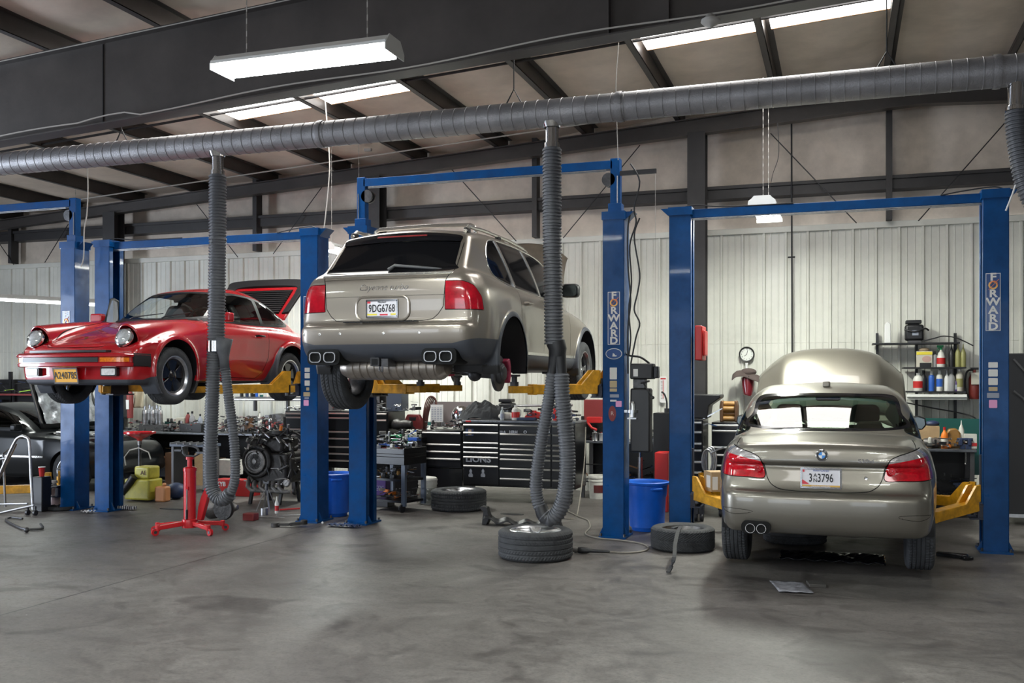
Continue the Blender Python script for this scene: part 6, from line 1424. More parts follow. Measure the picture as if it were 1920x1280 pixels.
loose_wheel('worn tire lying flat left of the sedan with a rubber strip on it', 1280, 1028, .325, .23, .22, '', 1, spokes=False)
loose_wheel('tire lying in the dark under the middle of the sedan', 1490, 1015, .33, .22, .22, '', 0, spokes=False)
# strip over the worn tire
b = MB(); pts = [(1262, 990), (1275, 987), (1271, 998), (1266, 1020), (1264, 1045), (1258, 1063), (1253, 1072)]
zz = [.27, .28, .27, .21, .13, .05, .02]; q = [PF(a, c, z) for (a, c), z in zip(pts, zz)]
cv = catmull(q, 5)
for a, c in zip(cv[:-1], cv[1:]): b.bar(a, c+(c-a)*.15, .035, .012)
T(b.build('rubber_strip', 'rubber'), 'dark rubber strip hanging over the worn tire onto the floor', 'strip')
# ---- black undertray lying on the floor
def undertray():
    p = PF(975, 985); A = thing('undertray', 'black ribbed plastic undertray lying on the floor between the two silver wheels', 'car part', (p.x, p.y, 0), .05)
    b = MB()
    def f(u, v): x = -.42+.84*u; return (x, -.12+.24*v, .03+.02*sin(u*22+v*2)+.05*(u-.5)**2*4+.02*sin(v*9))
    b.grid(f, 48, 8); b.build('tray_panel', 'black', A, solid=.006)
    b = MB(); b.prism([(-.46, .0), (-.40, .0), (-.36, .08), (-.40, .21), (-.47, .22), (-.475, .18), (-.44, .16)], -.06, .05, 'xz'); b.build('tray_bracket', 'black', A, bevel=.006)
    b = MB(); b.prism([(.34, .0), (.52, -.0), (.48, .10), (.43, .17), (.36, .15)], -.05, .05, 'xz'); b.build('tray_duct', 'black', A, bevel=.01)
undertray()
# ---- air line with power tool
b = MB(); pts = [(1092, 745, 1.5), (1098, 830, .9), (1092, 900, .35)]
q = [P(1098, 800, 13.3), P(1096, 860, 13.1), P(1090, 915, 12.6)]+[PF(a, c, .01) for a, c in ((1082, 965), (1070, 972), (1050, 968), (1062, 958), (1085, 968), (1102, 975), (1106, 988), (1098, 1000), (1120, 1008), (1160, 1012), (1200, 1018), (1216, 1026), (1205, 1033), (1175, 1036), (1140, 1034), (1122, 1032))]
b.tube(catmull(q, 6), .009, 8); T(b.build('air_line', mat('hose_tan', (.22, .2, .17), .5)), 'thin grey air line snaking over the floor to a power tool', 'hose')
p = PF(1088, 1030, .04); A = thing('air_tool', 'small black and grey air tool lying on the floor right of the front wheel', 'tool', (p.x, p.y, .035), .0)
b = MB(); b.lathe([(0, -.09), (.02, -.085), (.03, -.05), (.028, -.02)], n=16, axis='x'); b.build('tool_nose', 'engine_alu', A)
b = MB(); b.lathe([(.03, -.02), (.033, .02), (.03, .07), (.02, .10), (.016, .22), (.012, .30), (0, .3)], n=16, axis='x'); b.build('tool_handle', 'black', A)
# ---- paper and covers on the floor
p = PF(1497, 1103); b = MB(); b.grid(lambda u, v: ((u-.5)*.27-.06*v, (v-.5)*.42, .012+.004*sin(u*7+v*3)**2), 12, 8); o = b.build('blotter_sheet', mat('grey_sheet', (.26, .26, .29), .7, noise=.6, nscale=14), loc=(p.x-.03, p.y, 0), rz=.1, solid=.004); T(o, 'stained grey sheet lying on the floor behind the sedan', 'sheet')
p = PF(1528, 1098); b = MB(); b.box(-.07, .07, -.08, .08, 0, .03); T(b.build('cardboard_flap', mat('dark_board', (.06, .055, .05), .8), loc=(p.x+.01, p.y, 0), rz=.2, bevel=.005), 'dark flat board beside the grey sheet on the floor', 'board')
p = PF(1560, 1050); b = MB(); b.grid(lambda u, v: ((u-.5)*.95, (v-.5)*.45, .02+.035*abs(sin(u*7+v*3))*sin(pi*v)+.02*sin(u*19-v*11)**2), 40, 12); T(b.build('plastic_cover', 'black_gloss', loc=(p.x, p.y, 0), solid=.006), 'crumpled glossy black cover lying under the sedan', 'cover')
p = PF(1785, 1046); b = MB(); b.cbox((0, 0, .03), (.28, .07, .04), (0, 0, -.25)); b.cbox((.12, -.05, .02), (.1, .1, .03), (0, 0, .4)); T(b.build('caliper_bracket', 'black_gloss', loc=(p.x, p.y, 0), bevel=.008), 'small black metal part on the floor right of the sedan', 'car part')
# ---- red transmission jack
def tjack():
    p = PF(356, 998); A = thing('transmission_jack', 'red telescopic transmission jack on four casters, standing in front of the coupe', 'jack', (p.x, p.y, 0), 0)
    b = MB(); b.lathe([(.069, .10), (.069, .70), (.075, .70), (.075, .735), (.05, .745), (.03, .75)], n=28); b.lathe([(.085, .06), (.09, .10), (.085, .15), (.065, .16)], n=28); b.build('cylinder', 'red_paint', A)
    for a in (-2.75, -2.15, -.35, .75):
        d = Vector((cos(a), sin(a), 0)); L = .36; b = MB(); b.bar(d*.06+Vector((0, 0, .11)), d*L+Vector((0, 0, .085)), .05, .05); b.cyl(d*L+Vector((0, 0, .05)), d*L+Vector((0, 0, .12)), .026, 12); g = b.build('jack_leg', 'red_paint', A, bevel=.008)
        b = MB(); w = d*(L+.03); n = Vector((-d.y, d.x, 0)); b.tube([w+n*-.016+Vector((0, 0, .04)), w+n*.016+Vector((0, 0, .04))], .04, 18); q = b.build('caster_wheel', 'red_paint', g); b = MB(); b.tube([w+n*-.02+Vector((0, 0, .04)), w+n*.02+Vector((0, 0, .04))], .018, 12); b.build('caster_hub', 'dark_metal', q)
    b = MB(); b.cyl((.0, 0, .74), (0, 0, .83), .028, 16); b.cyl((0, 0, .83), (0, 0, .86), .045, 16); b.build('ram', 'red_paint', A)
    b = MB(); b.tube([(-.09, .0, .90), (-.10, 0, .97), (-.04, 0, .985), (.04, 0, .98), (.10, 0, .96), (.13, 0, .90), (.06, 0, .865), (-.06, 0, .87)], .013, 8, closed=True); b.box(-.19, -.10, -.03, .03, .92, .94); b.box(.10, .2, -.03, .03, .90, .92); b.build('head_clamp', 'dark_metal', A)
    b = MB(); b.tube([(.012, -.072, .16), (.018, -.075, .50)], .008, 8); hd = b.build('handle_bar', 'chrome', A); b = MB(); b.tube([(.011, -.072, .16), (.013, -.073, .27)], .014, 10); b.build('grip', 'black', hd); b = MB(); b.box(-.0, .035, -.08, -.055, .49, .53); b.build('bar_clip', 'red_paint', hd)
    b = MB(); b.prism([(.09, .15), (.15, .14), (.24, .42), (.30, .53), (.22, .545), (.15, .42), (.11, .3)], .0, .06, 'xz'); b.build('pedal_arm', 'red_paint', A, bevel=.008)
tjack()
# ---- waste oil drainer: red bowl on a pole over a yellow tank
def drainer():
    p = PF(262, 938); A = thing('oil_drainer', 'waste oil drainer with a red funnel bowl on a pole and translucent yellow tank', 'oil drainer', (p.x, p.y, 0))
    s = 1.0
    b = MB(); b.lathe([(0, .86), (.03, .86), (.05, .89), (.20, .955), (.225, .965), (.225, .99), (.215, .99), (.2, .97), (.03, .90), (0, .9)], n=36); b.build('funnel_bowl', 'red_paint', A)
    b = MB(); b.cyl((0, 0, .45), (0, 0, .87), .022, 14); b.build('pole', 'dark_metal', A); b = MB(); b.cyl((0, 0, .80), (0, 0, .87), .03, 14); b.build('valve', 'engine_alu', A)
    b = MB(); b.box(-.17, .27, -.13, .17, .02, .32); b.box(-.02, .24, -.1, .15, .32, .50); b.build('tank', 'yellow_tank', A, bevel=.03, seg=4); text('tank_letter', 'AE', .09, 'brown', A, (.15, -.105, .41))
    b = MB(); b.tube([(-.23, -.02, .5), (-.25, -.02, .62), (-.16, -.02, .72), (.0, -.02, .76), (.17, -.02, .70), (.21, -.02, .6)], .009, 8); b.build('hose', mat('clear_hose', (.45, .43, .38), .3), A)
    b = MB(); b.tube([(-.2, -.12, .12), (-.05, -.14, .27), (.02, -.14, .36)], .055, 12); b.build('spout', 'black', A)
drainer()
# ---- engine on the floor with its clutch facing out, and jack stand
def engine():
    p = PF(505, 945); A = thing('engine', 'removed car engine with its clutch facing out, standing by the coupe lift column', 'engine', (p.x, p.y, 0)); r = random.Random(3)
    b = MB(); b.box(-.32, .30, -.05, .5, .30, .72); b.box(-.22, .2, .0, .45, .72, .92); b.cbox((.25, .2, .5), (.2, .4, .3)); b.build('block', 'engine_dark', A, bevel=.03)
    b = MB(); b.lathe([(0, 0), (.03, 0), (.035, .03), (.06, .035), (.075, .02), (.09, .015), (.13, .02), (.14, .0), (.15, .0), (.165, .01), (.165, .06), (.19, .08)], n=40, axis='y', R=Matrix.Rotation(0, 3, 'Z')); c = b.build('clutch', 'engine_alu', A, loc=(-.16, -.13, .60)); b = MB()
    for k in range(30): a = 2*pi*k/30; b.bar((.045*cos(a), -.004, .045*sin(a)), (.11*cos(a), -.002, .11*sin(a)), .006, .006)
    b.build('clutch_fingers', 'black', c); c.children[0]['kind'] = 'stuff'
    b = MB(); b.lathe([(.19, 0), (.22, .02), (.24, .1)], n=28, axis='y', caps=False); b.build('bell_flange', 'engine_dark', A, loc=(-.16, -.1, .6), solid=.02)
    b = MB()
    for k in range(6): x = -.3+k*.1; b.tube([(x, -.06, .32), (x+.03, -.12, .25), (x+.1, -.13, .2), (x+.2, -.1, .2)], .03, 10)
    b.build('exhaust_manifold', 'engine_alu', A)
    b = MB(); b.tube([(-.3, .1, .86), (-.1, .1, .95), (.1, .1, 1.0), (.2, .15, .92)], .05, 12); b.sphere((-.25, .05, .85), .08); b.sphere((.15, .1, .90), .1); b.cyl((.18, .1, .9), (.18, .1, 1.22), .018, 10); b.lathe([(0, 0), (.12, 0), (.12, .05), (0, .06)], c=(.12, .05, .98), n=20); b.build('intake', 'engine_dark', A)
    M = MM()
    for k in range(190):
        x, y, z = r.uniform(-.36, .38), r.uniform(-.12, .3), r.uniform(.28, 1.05); l = r.uniform(.04, .16); a = r.uniform(0, 6)
        M.m(r.choice(['engine_alu', 'black', 'engine_dark', 'steel'])).tube([(x, y, z), (x+l*cos(a), y-.03, z+l*sin(a))], r.uniform(.006, .02), 7)
    o = M.build('fittings', A); o['kind'] = 'stuff'
    b = MB(); b.cyl((.18, .0, 1.03), (.19, -.0, 1.10), .022, 12); b.build('orange_plug', 'orange', A); b = MB(); b.lathe([(0, 0), (.045, 0), (.06, .02), (.04, .05), (0, .05)], n=20, axis='y', c=(.34, -.12, .32)); b.build('engine_mount', 'engine_alu', A)
    for x in (-.25, .22):
        b = MB(); b.bar((x, .0, .32), (x-.03, -.05, .0), .04, .04); b.bar((x, .35, .32), (x+.02, .4, .0), .04, .04); b.build('engine_stand_leg', 'black', A)
engine()
def jstand(label, px, py):
    p = PF(px, py); A = thing('jack_stand', label, 'jack stand', (p.x, p.y, 0)); b = MB()
    for sx in (-1, 1):
        for sy in (-1, 1): b.bar((sx*.10, sy*.09, 0), (sx*.02, sy*.02, .27), .02, .008)
    b.build('stand_frame', 'steel', A); b = MB(); b.cyl((0, 0, .2), (0, 0, .36), .016, 10); b.prism([(-.04, .36), (.04, .36), (.05, .40), (0, .38), (-.05, .40)], -.02, .02, 'xz'); b.build('ratchet_bar', 'dark_metal', A)
jstand('small grey jack stand under the removed engine', 500, 957)
def gearbox():
    p = PF(412, 975); A = thing('gearbox', 'aluminium gearbox lying on the floor behind the red jack', 'car part', (p.x, p.y, 0))
    b = MB(); b.lathe([(0, -.2), (.12, -.19), (.16, -.12), (.15, -.05), (.11, .0), (.10, .12), (.06, .2), (.03, .26), (0, .26)], n=24, axis='x', c=(0, 0, .17)); b.build('housing', 'engine_alu', A)
    b = MB(); b.lathe([(.05, -.03), (.13, -.03), (.14, .0), (.13, .03), (.05, .03)], n=24, axis='y', c=(.13, -.1, .16)); b.sphere((.02, .05, .26), .08); b.build('differential', 'engine_dark', A)
    b = MB(); b.tube([(-.15, -.1, .3), (-.2, -.08, .36), (-.1, 0, .38), (.02, .0, .33)], .012, 8); b.build('vent_hose', 'black', A)
gearbox()
def small(name, label, cat, px, py, m, fn, z=0, bevel=.004):
    p = PF(px, py, z); b = MB(); fn(b); return T(b.build(name, m, loc=(p.x, p.y, z), bevel=bevel), label, cat)
small('box', 'red and white parts box on the floor behind the left exhaust hose', 'box', 440, 928, 'red_plastic', lambda b: b.box(-.3, .35, -.1, .15, 0, .24)); small('box', 'white carton standing on the red parts box', 'box', 425, 918, 'white_plastic', lambda b: b.box(-.16, .2, -.1, .15, .24, .48))
b = bpy.data.objects['box']; text('box_lettering', 'KYB', .09, 'white', b, (-.17, -.102, .17), bold=.003)
small('impact_wrench', 'small dark red ratchet case on the floor left of the coupe lift column', 'tool', 470, 975, 'maroon', lambda b: b.box(-.08, .08, -.06, .06, 0, .09), bevel=.01)
small('tin_can', 'open silver tin on the floor beside the red-capped bottle', 'can', 496, 965, 'steel', lambda b: b.lathe([(0, 0), (.05, 0), (.05, .09), (.047, .09), (.047, .01), (0, .01)], n=20))
p = PF(519, 962); bottle('small white bottle with red label on the floor by the coupe lift column', p.x, p.y, 0, 'slim', 'white_plastic', 'white', 'red_plastic', .85)
small('pipe_wrench', 'red-handled tool lying on the floor beside the white bottle', 'tool', 540, 958, 'red_plastic', lambda b: b.bar((-.1, -.05, .02), (.12, .1, .03), .035, .02))
small('wrench', 'steel wrench lying on the floor left of the coupe lift column', 'tool', 548, 968, 'steel', lambda b: (b.bar((-.2, -.05, .015), (.18, .1, .02), .022, .01), b.lathe([(.015, 0), (.03, 0), (.03, .02), (.015, .02)], c=(.19, .1, .01), n=14)))
small('wrench', 'steel wrench lying on the floor by the jack stand', 'tool', 515, 972, 'steel', lambda b: b.bar((-.25, .0, .012), (.12, .03, .015), .02, .01))
small('suspension_link', 'dark forged control arm lying on the floor below the coupe lift column', 'car part', 541, 988, 'engine_dark', lambda b: (b.bar((-.15, -.03, .03), (.02, .0, .035), .05, .03), b.bar((.02, .0, .035), (.15, .07, .05), .06, .035), b.lathe([(.02, 0), (.05, 0), (.05, .05), (.02, .055)], c=(-.16, -.03, .0), n=18), b.lathe([(.02, 0), (.04, 0), (.04, .05), (.02, .055)], c=(.16, .08, .03), n=18)))
small('orange_jug', 'orange plastic jug on the floor beside the yellow tank', 'jug', 305, 940, 'orange_jug', lambda b: (b.box(-.09, .09, -.07, .07, 0, .22), b.cyl((0.03, 0, .22), (.03, 0, .27), .03, 12)), bevel=.025)
small('rag_bag', 'dark blue bag of rags on the floor by the transmission jack', 'bag', 330, 935, 'navy', lambda b: b.sphere((0, 0, .12), .14, 14, 10, (1.1, 1, .85)))
small('socket_tray', 'small metal socket tray on the floor beside the left lift column', 'tray', 240, 955, 'steel', lambda b: [b.lathe([(0, 0), (.014, 0), (.014, .04), (.009, .045), (0, .03)], c=(-.12+.035*(i % 8), -.05+.05*(i//8), .01), n=10) for i in range(16)])
bpy.data.objects['socket_tray']['kind'] = 'stuff'
small('creeper_board', 'thin dark board lying on the floor behind the transmission jack', 'board', 330, 955, 'black', lambda b: b.box(-.25, .1, -.02, .03, 0, .012))
small('oil_stain_mat', 'flat black mat on the floor in front of the long tool chest', 'mat', 960, 964, 'black', lambda b: b.prism(circ(0, 0, .16, .07, 20), 0, .006, 'xy'))
for px in (222, 228): pass
small('crumpled_rag', 'crumpled dark rag on the floor in front of the middle columns', 'rag', 645, 988, 'navy', lambda b: b.grid(lambda u, v: ((u-.5)*.4, (v-.5)*.12, .01+.03*abs(sin(u*17+v*6))), 30, 6), bevel=0)
small('plug', 'small white plug on the floor beside the blue bin', 'plug', 605, 982, 'white', lambda b: b.sphere((0, 0, .015), .015))
small('paper_scrap', 'crumpled white paper scrap on the floor beside the left lift column', 'paper', 165, 962, 'white', lambda b: b.grid(lambda u, v: ((u-.5)*.16, (v-.5)*.12, .01+.03*abs(sin(u*9+v*6))), 10, 6), bevel=0)
# ================================================================ wall shelves and what stands on them
def slab(b, px0, px1, Y, z, dep, t=.02): x0, x1 = P(px0, 714, Y).x, P(px1, 714, Y).x; b.box(x0, x1, Y, Y+dep, z-t, z)
YS = 14.35
ws = thing('wall_shelf', 'black metal wall shelves with three boards and uprights, right of the sedan', 'shelf', (0, 0, 0)); SH = []
for py, a, c in ((642, 1636, 1800), (688, 1694, 1812), (733, 1698, 1812)):
    b = MB(); z = P(1720, py, YS).z; slab(b, a, c, YS, z, .38); b.build('shelf_board', 'black', ws); SH.append(z)
for px in (1645, 1719, 1792):
    b = MB(); x = P(px, 714, YS+.3).x; b.box(x-.018, x+.018, YS+.35, YS+.4, P(px, 828, YS).z, P(px, 622, YS).z); b.build('shelf_upright', 'black', ws)
b = MB(); x0, x1 = P(1700, 714, YS).x, P(1813, 714, YS).x; z = P(1756, 743, YS).z; b.box(x0, x1, YS-.02, YS+.1, z-.045, z+.03); b.box(x0, x1, YS-.05, YS-.02, z-.01, z+.0); b.build('lamp_strip', 'lamp_housing', ws, bevel=.008)
def on(px, Y, z): return (P(px, 714, Y).x, Y+.12, z)
L_ = 'on the %s board of the wall shelves'
for i, (px, sh, sty, col, cap, lab, s, lb) in enumerate((
    (1723, 2, 'jug', 'white_plastic', 'white', 'red_plastic', .85, 'white jug with red label'), (1748, 2, 'aerosol', 'blue_plastic', 'white', None, 1.15, 'blue spray can'), (1763, 2, 'aerosol', 'white_plastic', 'white', 'blue_plastic', 1.2, 'white spray can with blue label'),
    (1777, 2, 'slim', 'white', 'white', None, 1.1, 'plain white bottle'), (1786, 2, 'bottle', 'grey', 'grey', None, 1.25, 'grey bottle'), (1795, 2, 'bottle', 'purple', 'black', 'sticker_grey', .8, 'small dark purple bottle'), (1801, 2, 'tall', 'cream', 'white', 'olive', .95, 'tall cream bottle with yellow base'),
    (1733, 2, 'bottle', 'black', 'black', None, 1.2, 'black bottle beside the jug'), (1754, 1, 'aerosol', 'grey', 'black', None, .9, 'slim grey spray can'),
    (1786, 1, 'slim', 'black', 'black', None, 1.2, 'black bottle left of two olive ones'), (1798, 1, 'slim', 'olive', 'olive', None, 1.2, 'left one of two olive-green bottles'), (1808, 1, 'slim', 'olive', 'olive', None, 1.2, 'right one of two olive-green bottles'))):
    x, y, z = on(px, YS, SH[sh]); bottle(lb+' '+L_ % ('middle', 'lowest')[sh-1], x, y, z, sty, col, cap, lab, s, handle=sty == 'jug')
def trigger(label, x, y, z, s=1.0, liquid='white_plastic', lab='red_plastic', trig='white'):
    A = thing('spray_bottle', label, 'spray bottle', (x, y, z), 0, None, s); b = MB(); b.lathe([(0, 0), (.05, 0), (.053, .02), (.053, .13), (.035, .18), (.015, .21), (.014, .23)], n=18); b.build('container', liquid, A)
    b = MB(); b.lathe([(.018, .225), (.018, .25), (.012, .255)], n=12); b.box(-.05, .03, -.012, .012, .255, .285); b.bar((-.02, 0, .255), (-.05, 0, .22), .012, .01); b.build('trigger_head', trig, A, bevel=.004)
    if lab: b = MB(); b.lathe([(.0545, .04), (.0545, .12)], n=18, caps=False); b.build('paper_label', lab, A)
x, y, z = on(1766, YS, SH[1]); trigger('white trigger spray bottle with red label on the middle shelf board', x, y, z, 1.05, 'white_plastic', 'red_plastic', 'green')
x, y, z = on(1734, YS, SH[1]); b = MB(); b.box(-.10, .10, -.05, .05, 0, .22); A = T(b.build('carton', 'cream', loc=(x, y, z)), 'picture-printed carton with yellow band on the middle shelf board', 'box')
b = MB(); b.box(-.10, .10, -.053, -.05, .17, .21); b.build('carton_band', 'plate_yellow', A); b = MB(); b.prism(circ(.03, .11, .06, .045, 16), -.054, -.051, 'xz'); b.build('carton_picture', mat('pinkish', (.5, .32, .28), .6), A); b = MB(); b.box(-.06, .09, -.055, -.051, 0, .06); b.build('carton_print', 'black', A)
b = MB(); b.sphere((0, 0, 0), .07, 14, 8, (1, .7, .45)); T(b.build('work_glove', 'tan', loc=(x, y, z+.24)), 'tan glove lying on the printed carton', 'glove')
x, y, z = on(1664, YS, SH[0]); b = MB(); b.prism([(-.04, 0), (.05, 0), (.045, .27), (.0, .30), (-.03, .26)], -.04, .04, 'xz'); T(b.build('paper_sleeve', 'white', loc=(x, y, z), bevel=.01), 'upright white paper sleeve on the top shelf board', 'paper')
def machine(label, x, y, z, s=1.0):
    A = thing('charger', label, 'machine', (x, y, z), 0, None, s); b = MB(); b.box(-.12, .12, -.1, .1, .03, .25); b.build('machine_body', 'black', A, bevel=.03)
    b = MB(); b.box(-.11, .09, -.1, .1, .26, .31); b.box(-.08, .06, -.06, .06, .24, .27); b.build('machine_handle', 'black', A, bevel=.01); b = MB(); b.box(-.03, .05, -.103, -.1, .10, .17); b.build('machine_label', 'sticker_grey', A)
    b = MB(); b.tube(catmull([(-.13, -.1, .18), (0, -.12, .15), (.13, -.1, .19), (.18, -.05, .17)], 5), .012, 7); b.build('machine_cable', 'black', A); b = MB(); b.box(-.08, .08, -.08, .08, 0, .03); b.build('machine_foot', 'dark_grey', A)
x, y, z = on(1715, YS, SH[0]); machine('black portable machine with handle on the top shelf board', x, y, z)
b = MB(); b.tube(catmull([P(1728, 640, YS), P(1752, 634, YS-.02), P(1770, 630, YS-.03), P(1795, 634, YS-.03), P(1825, 648, YS-.03)], 6), .008, 6); T(b.build('probe_cable', 'black'), 'black cable looping off the right end of the top shelf board', 'cable')
b = MB(); b.tube(catmull([P(1700, 755, 14.6), P(1750, 765, 14.6), P(1790, 772, 14.6), P(1822, 780, 14.5), P(1833, 788, 14.5)], 6), .009, 6); T(b.build('wall_cable', 'black'), 'black cable sagging along the wall below the shelves', 'cable')
# fire extinguisher
p = P(1828, 748, 14.55); A = thing('fire_extinguisher', 'red fire extinguisher with white tag and black hose on the wall right of the shelves', 'fire extinguisher', (p.x, 14.6, p.z)); b = MB(); b.lathe([(0, 0), (.07, 0), (.075, .02), (.075, .28), (.05, .34), (.02, .36), (.02, .40)], n=22); b.build('cylinder', mat('ext_red', (.16, .02, .015), .4), A)
b = MB(); b.box(-.05, .05, -.09, -.078, .2, .36); b.build('inspection_tag', 'cream', A); b = MB(); b.tube(catmull([(0, 0, .40), (-.09, -.02, .38), (-.12, -.02, .25), (-.11, -.02, .1), (-.07, -.03, .02)], 5), .013, 8); b.build('extinguisher_hose', 'black', A); b = MB(); b.box(-.05, .05, -.015, .015, .40, .43); b.build('valve', 'black', A)
# right bench items
YB_ = 13.35; zb = .87
def bx(px): return P(px, 714, YB_).x
b = MB(); b.box(-.16, .16, 0, .2, 0, .27); A = T(b.build('cardboard_box', 'cardboard', loc=(bx(1738), YB_+.15, zb)), 'brown cardboard box with black letters on the right bench', 'box'); text('box_lettering', 'LDI', .07, 'ink', A, (0, -.003, .07), bold=.003)
b = MB(); b.lathe([(0, -.11), (.05, -.1), (.06, -.04), (.06, .06), (.045, .1), (0, .11)], n=20, axis='x', c=(0, 0, .07)); b.lathe([(0, .08), (.03, .08), (.03, .15), (0, .16)], n=14, axis='x', c=(0, 0, .12)); T(b.build('starter_motor', 'engine_alu', loc=(bx(1748), YB_+.02, zb)), 'greasy starter motor on the right bench in front of the cardboard box', 'car part')
bottle('orange-red bottle with white bands on the right bench', bx(1771), YB_, zb, 'bottle', 'orange', 'red_plastic', 'white_plastic', 1.15)
b = MB(); b.prism([(-.08, 0), (.09, 0), (.09, .19), (.04, .25), (-.05, .24), (-.08, .18)], -.06, .06, 'xz'); A = T(b.build('oil_jug', 'brass_oil', loc=(bx(1789), YB_+.2, zb), bevel=.02), 'translucent amber oil jug on the right bench', 'jug'); b = MB(); b.tube([(-.05, -.07, .2), (-.085, -.07, .14), (-.07, -.07, .06)], .012, 8); b.build('jug_grip', 'brass_oil', A)
bottle('white nozzle bottle standing behind the blue vise', bx(1806), YB_+.2, zb+.06, 'slim', 'white_plastic', 'white', None, 1.1)
b = MB(); b.box(-.07, .07, 0, .1, 0, .18); A = T(b.build('carton', 'white_plastic', loc=(bx(1822), YB_+.1, zb)), 'small white carton with red stripe at the right end of the bench', 'box'); b = MB(); b.box(-.072, .072, -.003, 0, .03, .07); b.build('carton_band', 'red_plastic', A)
A = thing('bench_vise', 'blue bench vise clamped at the front edge of the right bench', 'vise', (bx(1808), YB_-.08, zb)); b = MB(); b.box(-.05, .07, -.03, .1, .0, .06); b.box(-.07, -.03, -.04, .08, .05, .13); b.box(.03, .07, -.04, .08, .05, .13); b.box(-.09, .09, -.02, .03, .11, .14); b.build('vise_body', 'navy', A, bevel=.006); b = MB(); b.cyl((0, -.05, .05), (0, -.05, -.18), .007, 8); b.sphere((0, -.05, -.18), .013); b.build('vise_bar', 'chrome', A)
b = MB(); b.sphere((0, 0, .03), .08, 14, 8, (1.1, .8, .5)); T(b.build('baseball_hat', 'navy', loc=(bx(1752), YB_+.3, zb+.27)), 'dark blue cap lying on the cardboard box on the right bench', 'cap')
# ---- clock, welding mask, thermometer
p = P(1400, 664, 14.72); A = thing('wall_clock', 'round black-rimmed wall clock on the ribbed wall above the welding mask', 'clock', (p.x, 14.74, p.z)); r = .108
b = MB(); b.lathe([(r*.86, 0), (r, 0), (r*1.06, -.02), (r, -.035), (r*.88, -.03), (r*.86, -.015)], n=40, axis='y', caps=False); b.build('clock_rim', 'black', A); b = MB(); b.lathe([(0, -.012), (r*.9, -.012)], n=32, axis='y'); f = b.build('clock_face', mat('clockface', (.8, .82, .78), .4), A)
for h in range(1, 13): a = pi/2-h*pi/6; text('clock_numeral', str(h), .028, 'ink', f, (r*.7*cos(a), -.014, r*.7*sin(a)))
for a, l in ((radians(90-215-18), .045), (radians(90-15), .065)):
    b = MB(); b.bar((0, -.018, 0), (l*cos(a), -.018, l*sin(a)), .006, .004, (0, 1, 0)); b.build('clock_hand', 'ink', A)
p = P(1402, 722, 14.5); A = thing('welding_mask', 'dark red welding mask hanging under a brown cap on the wall below the clock', 'mask', (p.x, 14.55, p.z))
b = MB(); b.grid(lambda u, v: (.10*sin((u-.5)*2.4)*(1-.35*v*v), .02-.11*cos((u-.5)*2.4), .11-.26*v+.01*sin(u*6)), 20, 14); b.build('mask_shell', mat('mask_red', (.16, .012, .02), .25, coat=.6), A, solid=.006); b = MB(); b.sphere((.02, -.1, .12), .014); b.build('mask_knob', 'black', A)
p = P(1400, 705, 14.5); b = MB(); b.grid(lambda u, v: ((u-.5)*.40, -.16*v-.04*sin(u*9), .05+.035*sin(u*5)-.09*v*v-.08*max(0, abs(u-.5)*2-.75)), 24, 8); b.sphere((.02, .0, .06), .11, 14, 8, (1.05, .8, .5)); T(b.build('baseball_hat', 'cloth_brown', loc=(p.x, 14.55, p.z), solid=.006), 'brown cloth cap hanging over the red welding mask on the wall', 'cap')
b = MB(); b.cyl(P(1400, 680, 14.7), P(1400, 702, 14.7), .02, 8); T(b.build('wall_hook', 'white'), 'white peg below the wall clock', 'hook')
p = P(1243, 730, 14.7); A = thing('thermometer', 'tall white wall thermometer between the right-hand pair of blue columns', 'thermometer', (p.x, 14.72, p.z)); b = MB(); b.prism(rrect(-.055, .055, -.20, .20, .03), 0, .015, 'xz'); b.build('thermometer_board', 'white', A)
b = MB(); b.cyl((0, -.006, -.14), (0, -.006, .14), .005, 6); b.build('glass_tube', 'red_plastic', A); b = MB(); [b.box(-.035, -.012, -.002, 0, -.14+k*.022, -.135+k*.022) or b.box(.012, .035, -.002, 0, -.14+k*.022, -.135+k*.022) for k in range(13)]; o = b.build('scale_marks', 'ink', A); o['kind'] = 'stuff'; b = MB(); b.box(-.04, .04, -.003, 0, .155, .175); b.build('thermometer_band', 'red_plastic', A)
# ---- around the left column of the sedan lift
b = MB(); b.box(-.03, .05, -.16, .16, -.19, .19); b.box(.05, .075, -.12, .12, -.14, .14); p = P(1303, 644, 10.9); T(b.build('red_case', 'red_plastic', loc=(-1.50, 10.85, p.z), bevel=.02), 'red plastic case fixed to the side of the column left of the sedan', 'case')
p = P(1322, 760, 12.4); b = MB(); b.prism([(-.22, .14), (.20, .14), (.20, .10), (.06, .0), (.04, -.16), (-.22, -.16)], -.2, .2, 'xz'); T(b.build('oil_pan', 'black', loc=(p.x, 12.5, p.z), bevel=.012), 'large black plastic tray standing above the narrow cabinet left of the sedan', 'tray')
b = MB(); b.bar((0, 0, 0), (.28, .05, .16), .015, .015); b.bar((0, 0, 0), (.22, .0, -.06), .012, .012); p = P(1330, 790, 12.2); T(b.build('wiper_arms', 'chrome', loc=(p.x-.14, 12.3, p.z)), 'two thin silver wiper arms leaning beside the tall cabinet', 'car part')
A = thing('cord_reel', 'orange and brown cord reel standing on the cabinet left of the sedan', 'reel', (P(1366, 714, 12.5).x, 12.6, 1.20)); b = MB()
for s_ in (-1, 1): b.prism([(s_*.075, 0), (s_*.11, .0), (s_*.115, .2), (s_*.10, .27), (s_*.07, .27)], -.09, .09, 'xz')
b.build('reel_frame', 'brown', A, bevel=.01); b = MB()
for k in range(4): b.cyl((-.08, -.02+.03*(k % 2), .04+k*.062), (.08, -.02+.03*(k % 2), .04+k*.062), .035, 14)
b.build('reel_drum', 'brass_oil', A)
b = MB()
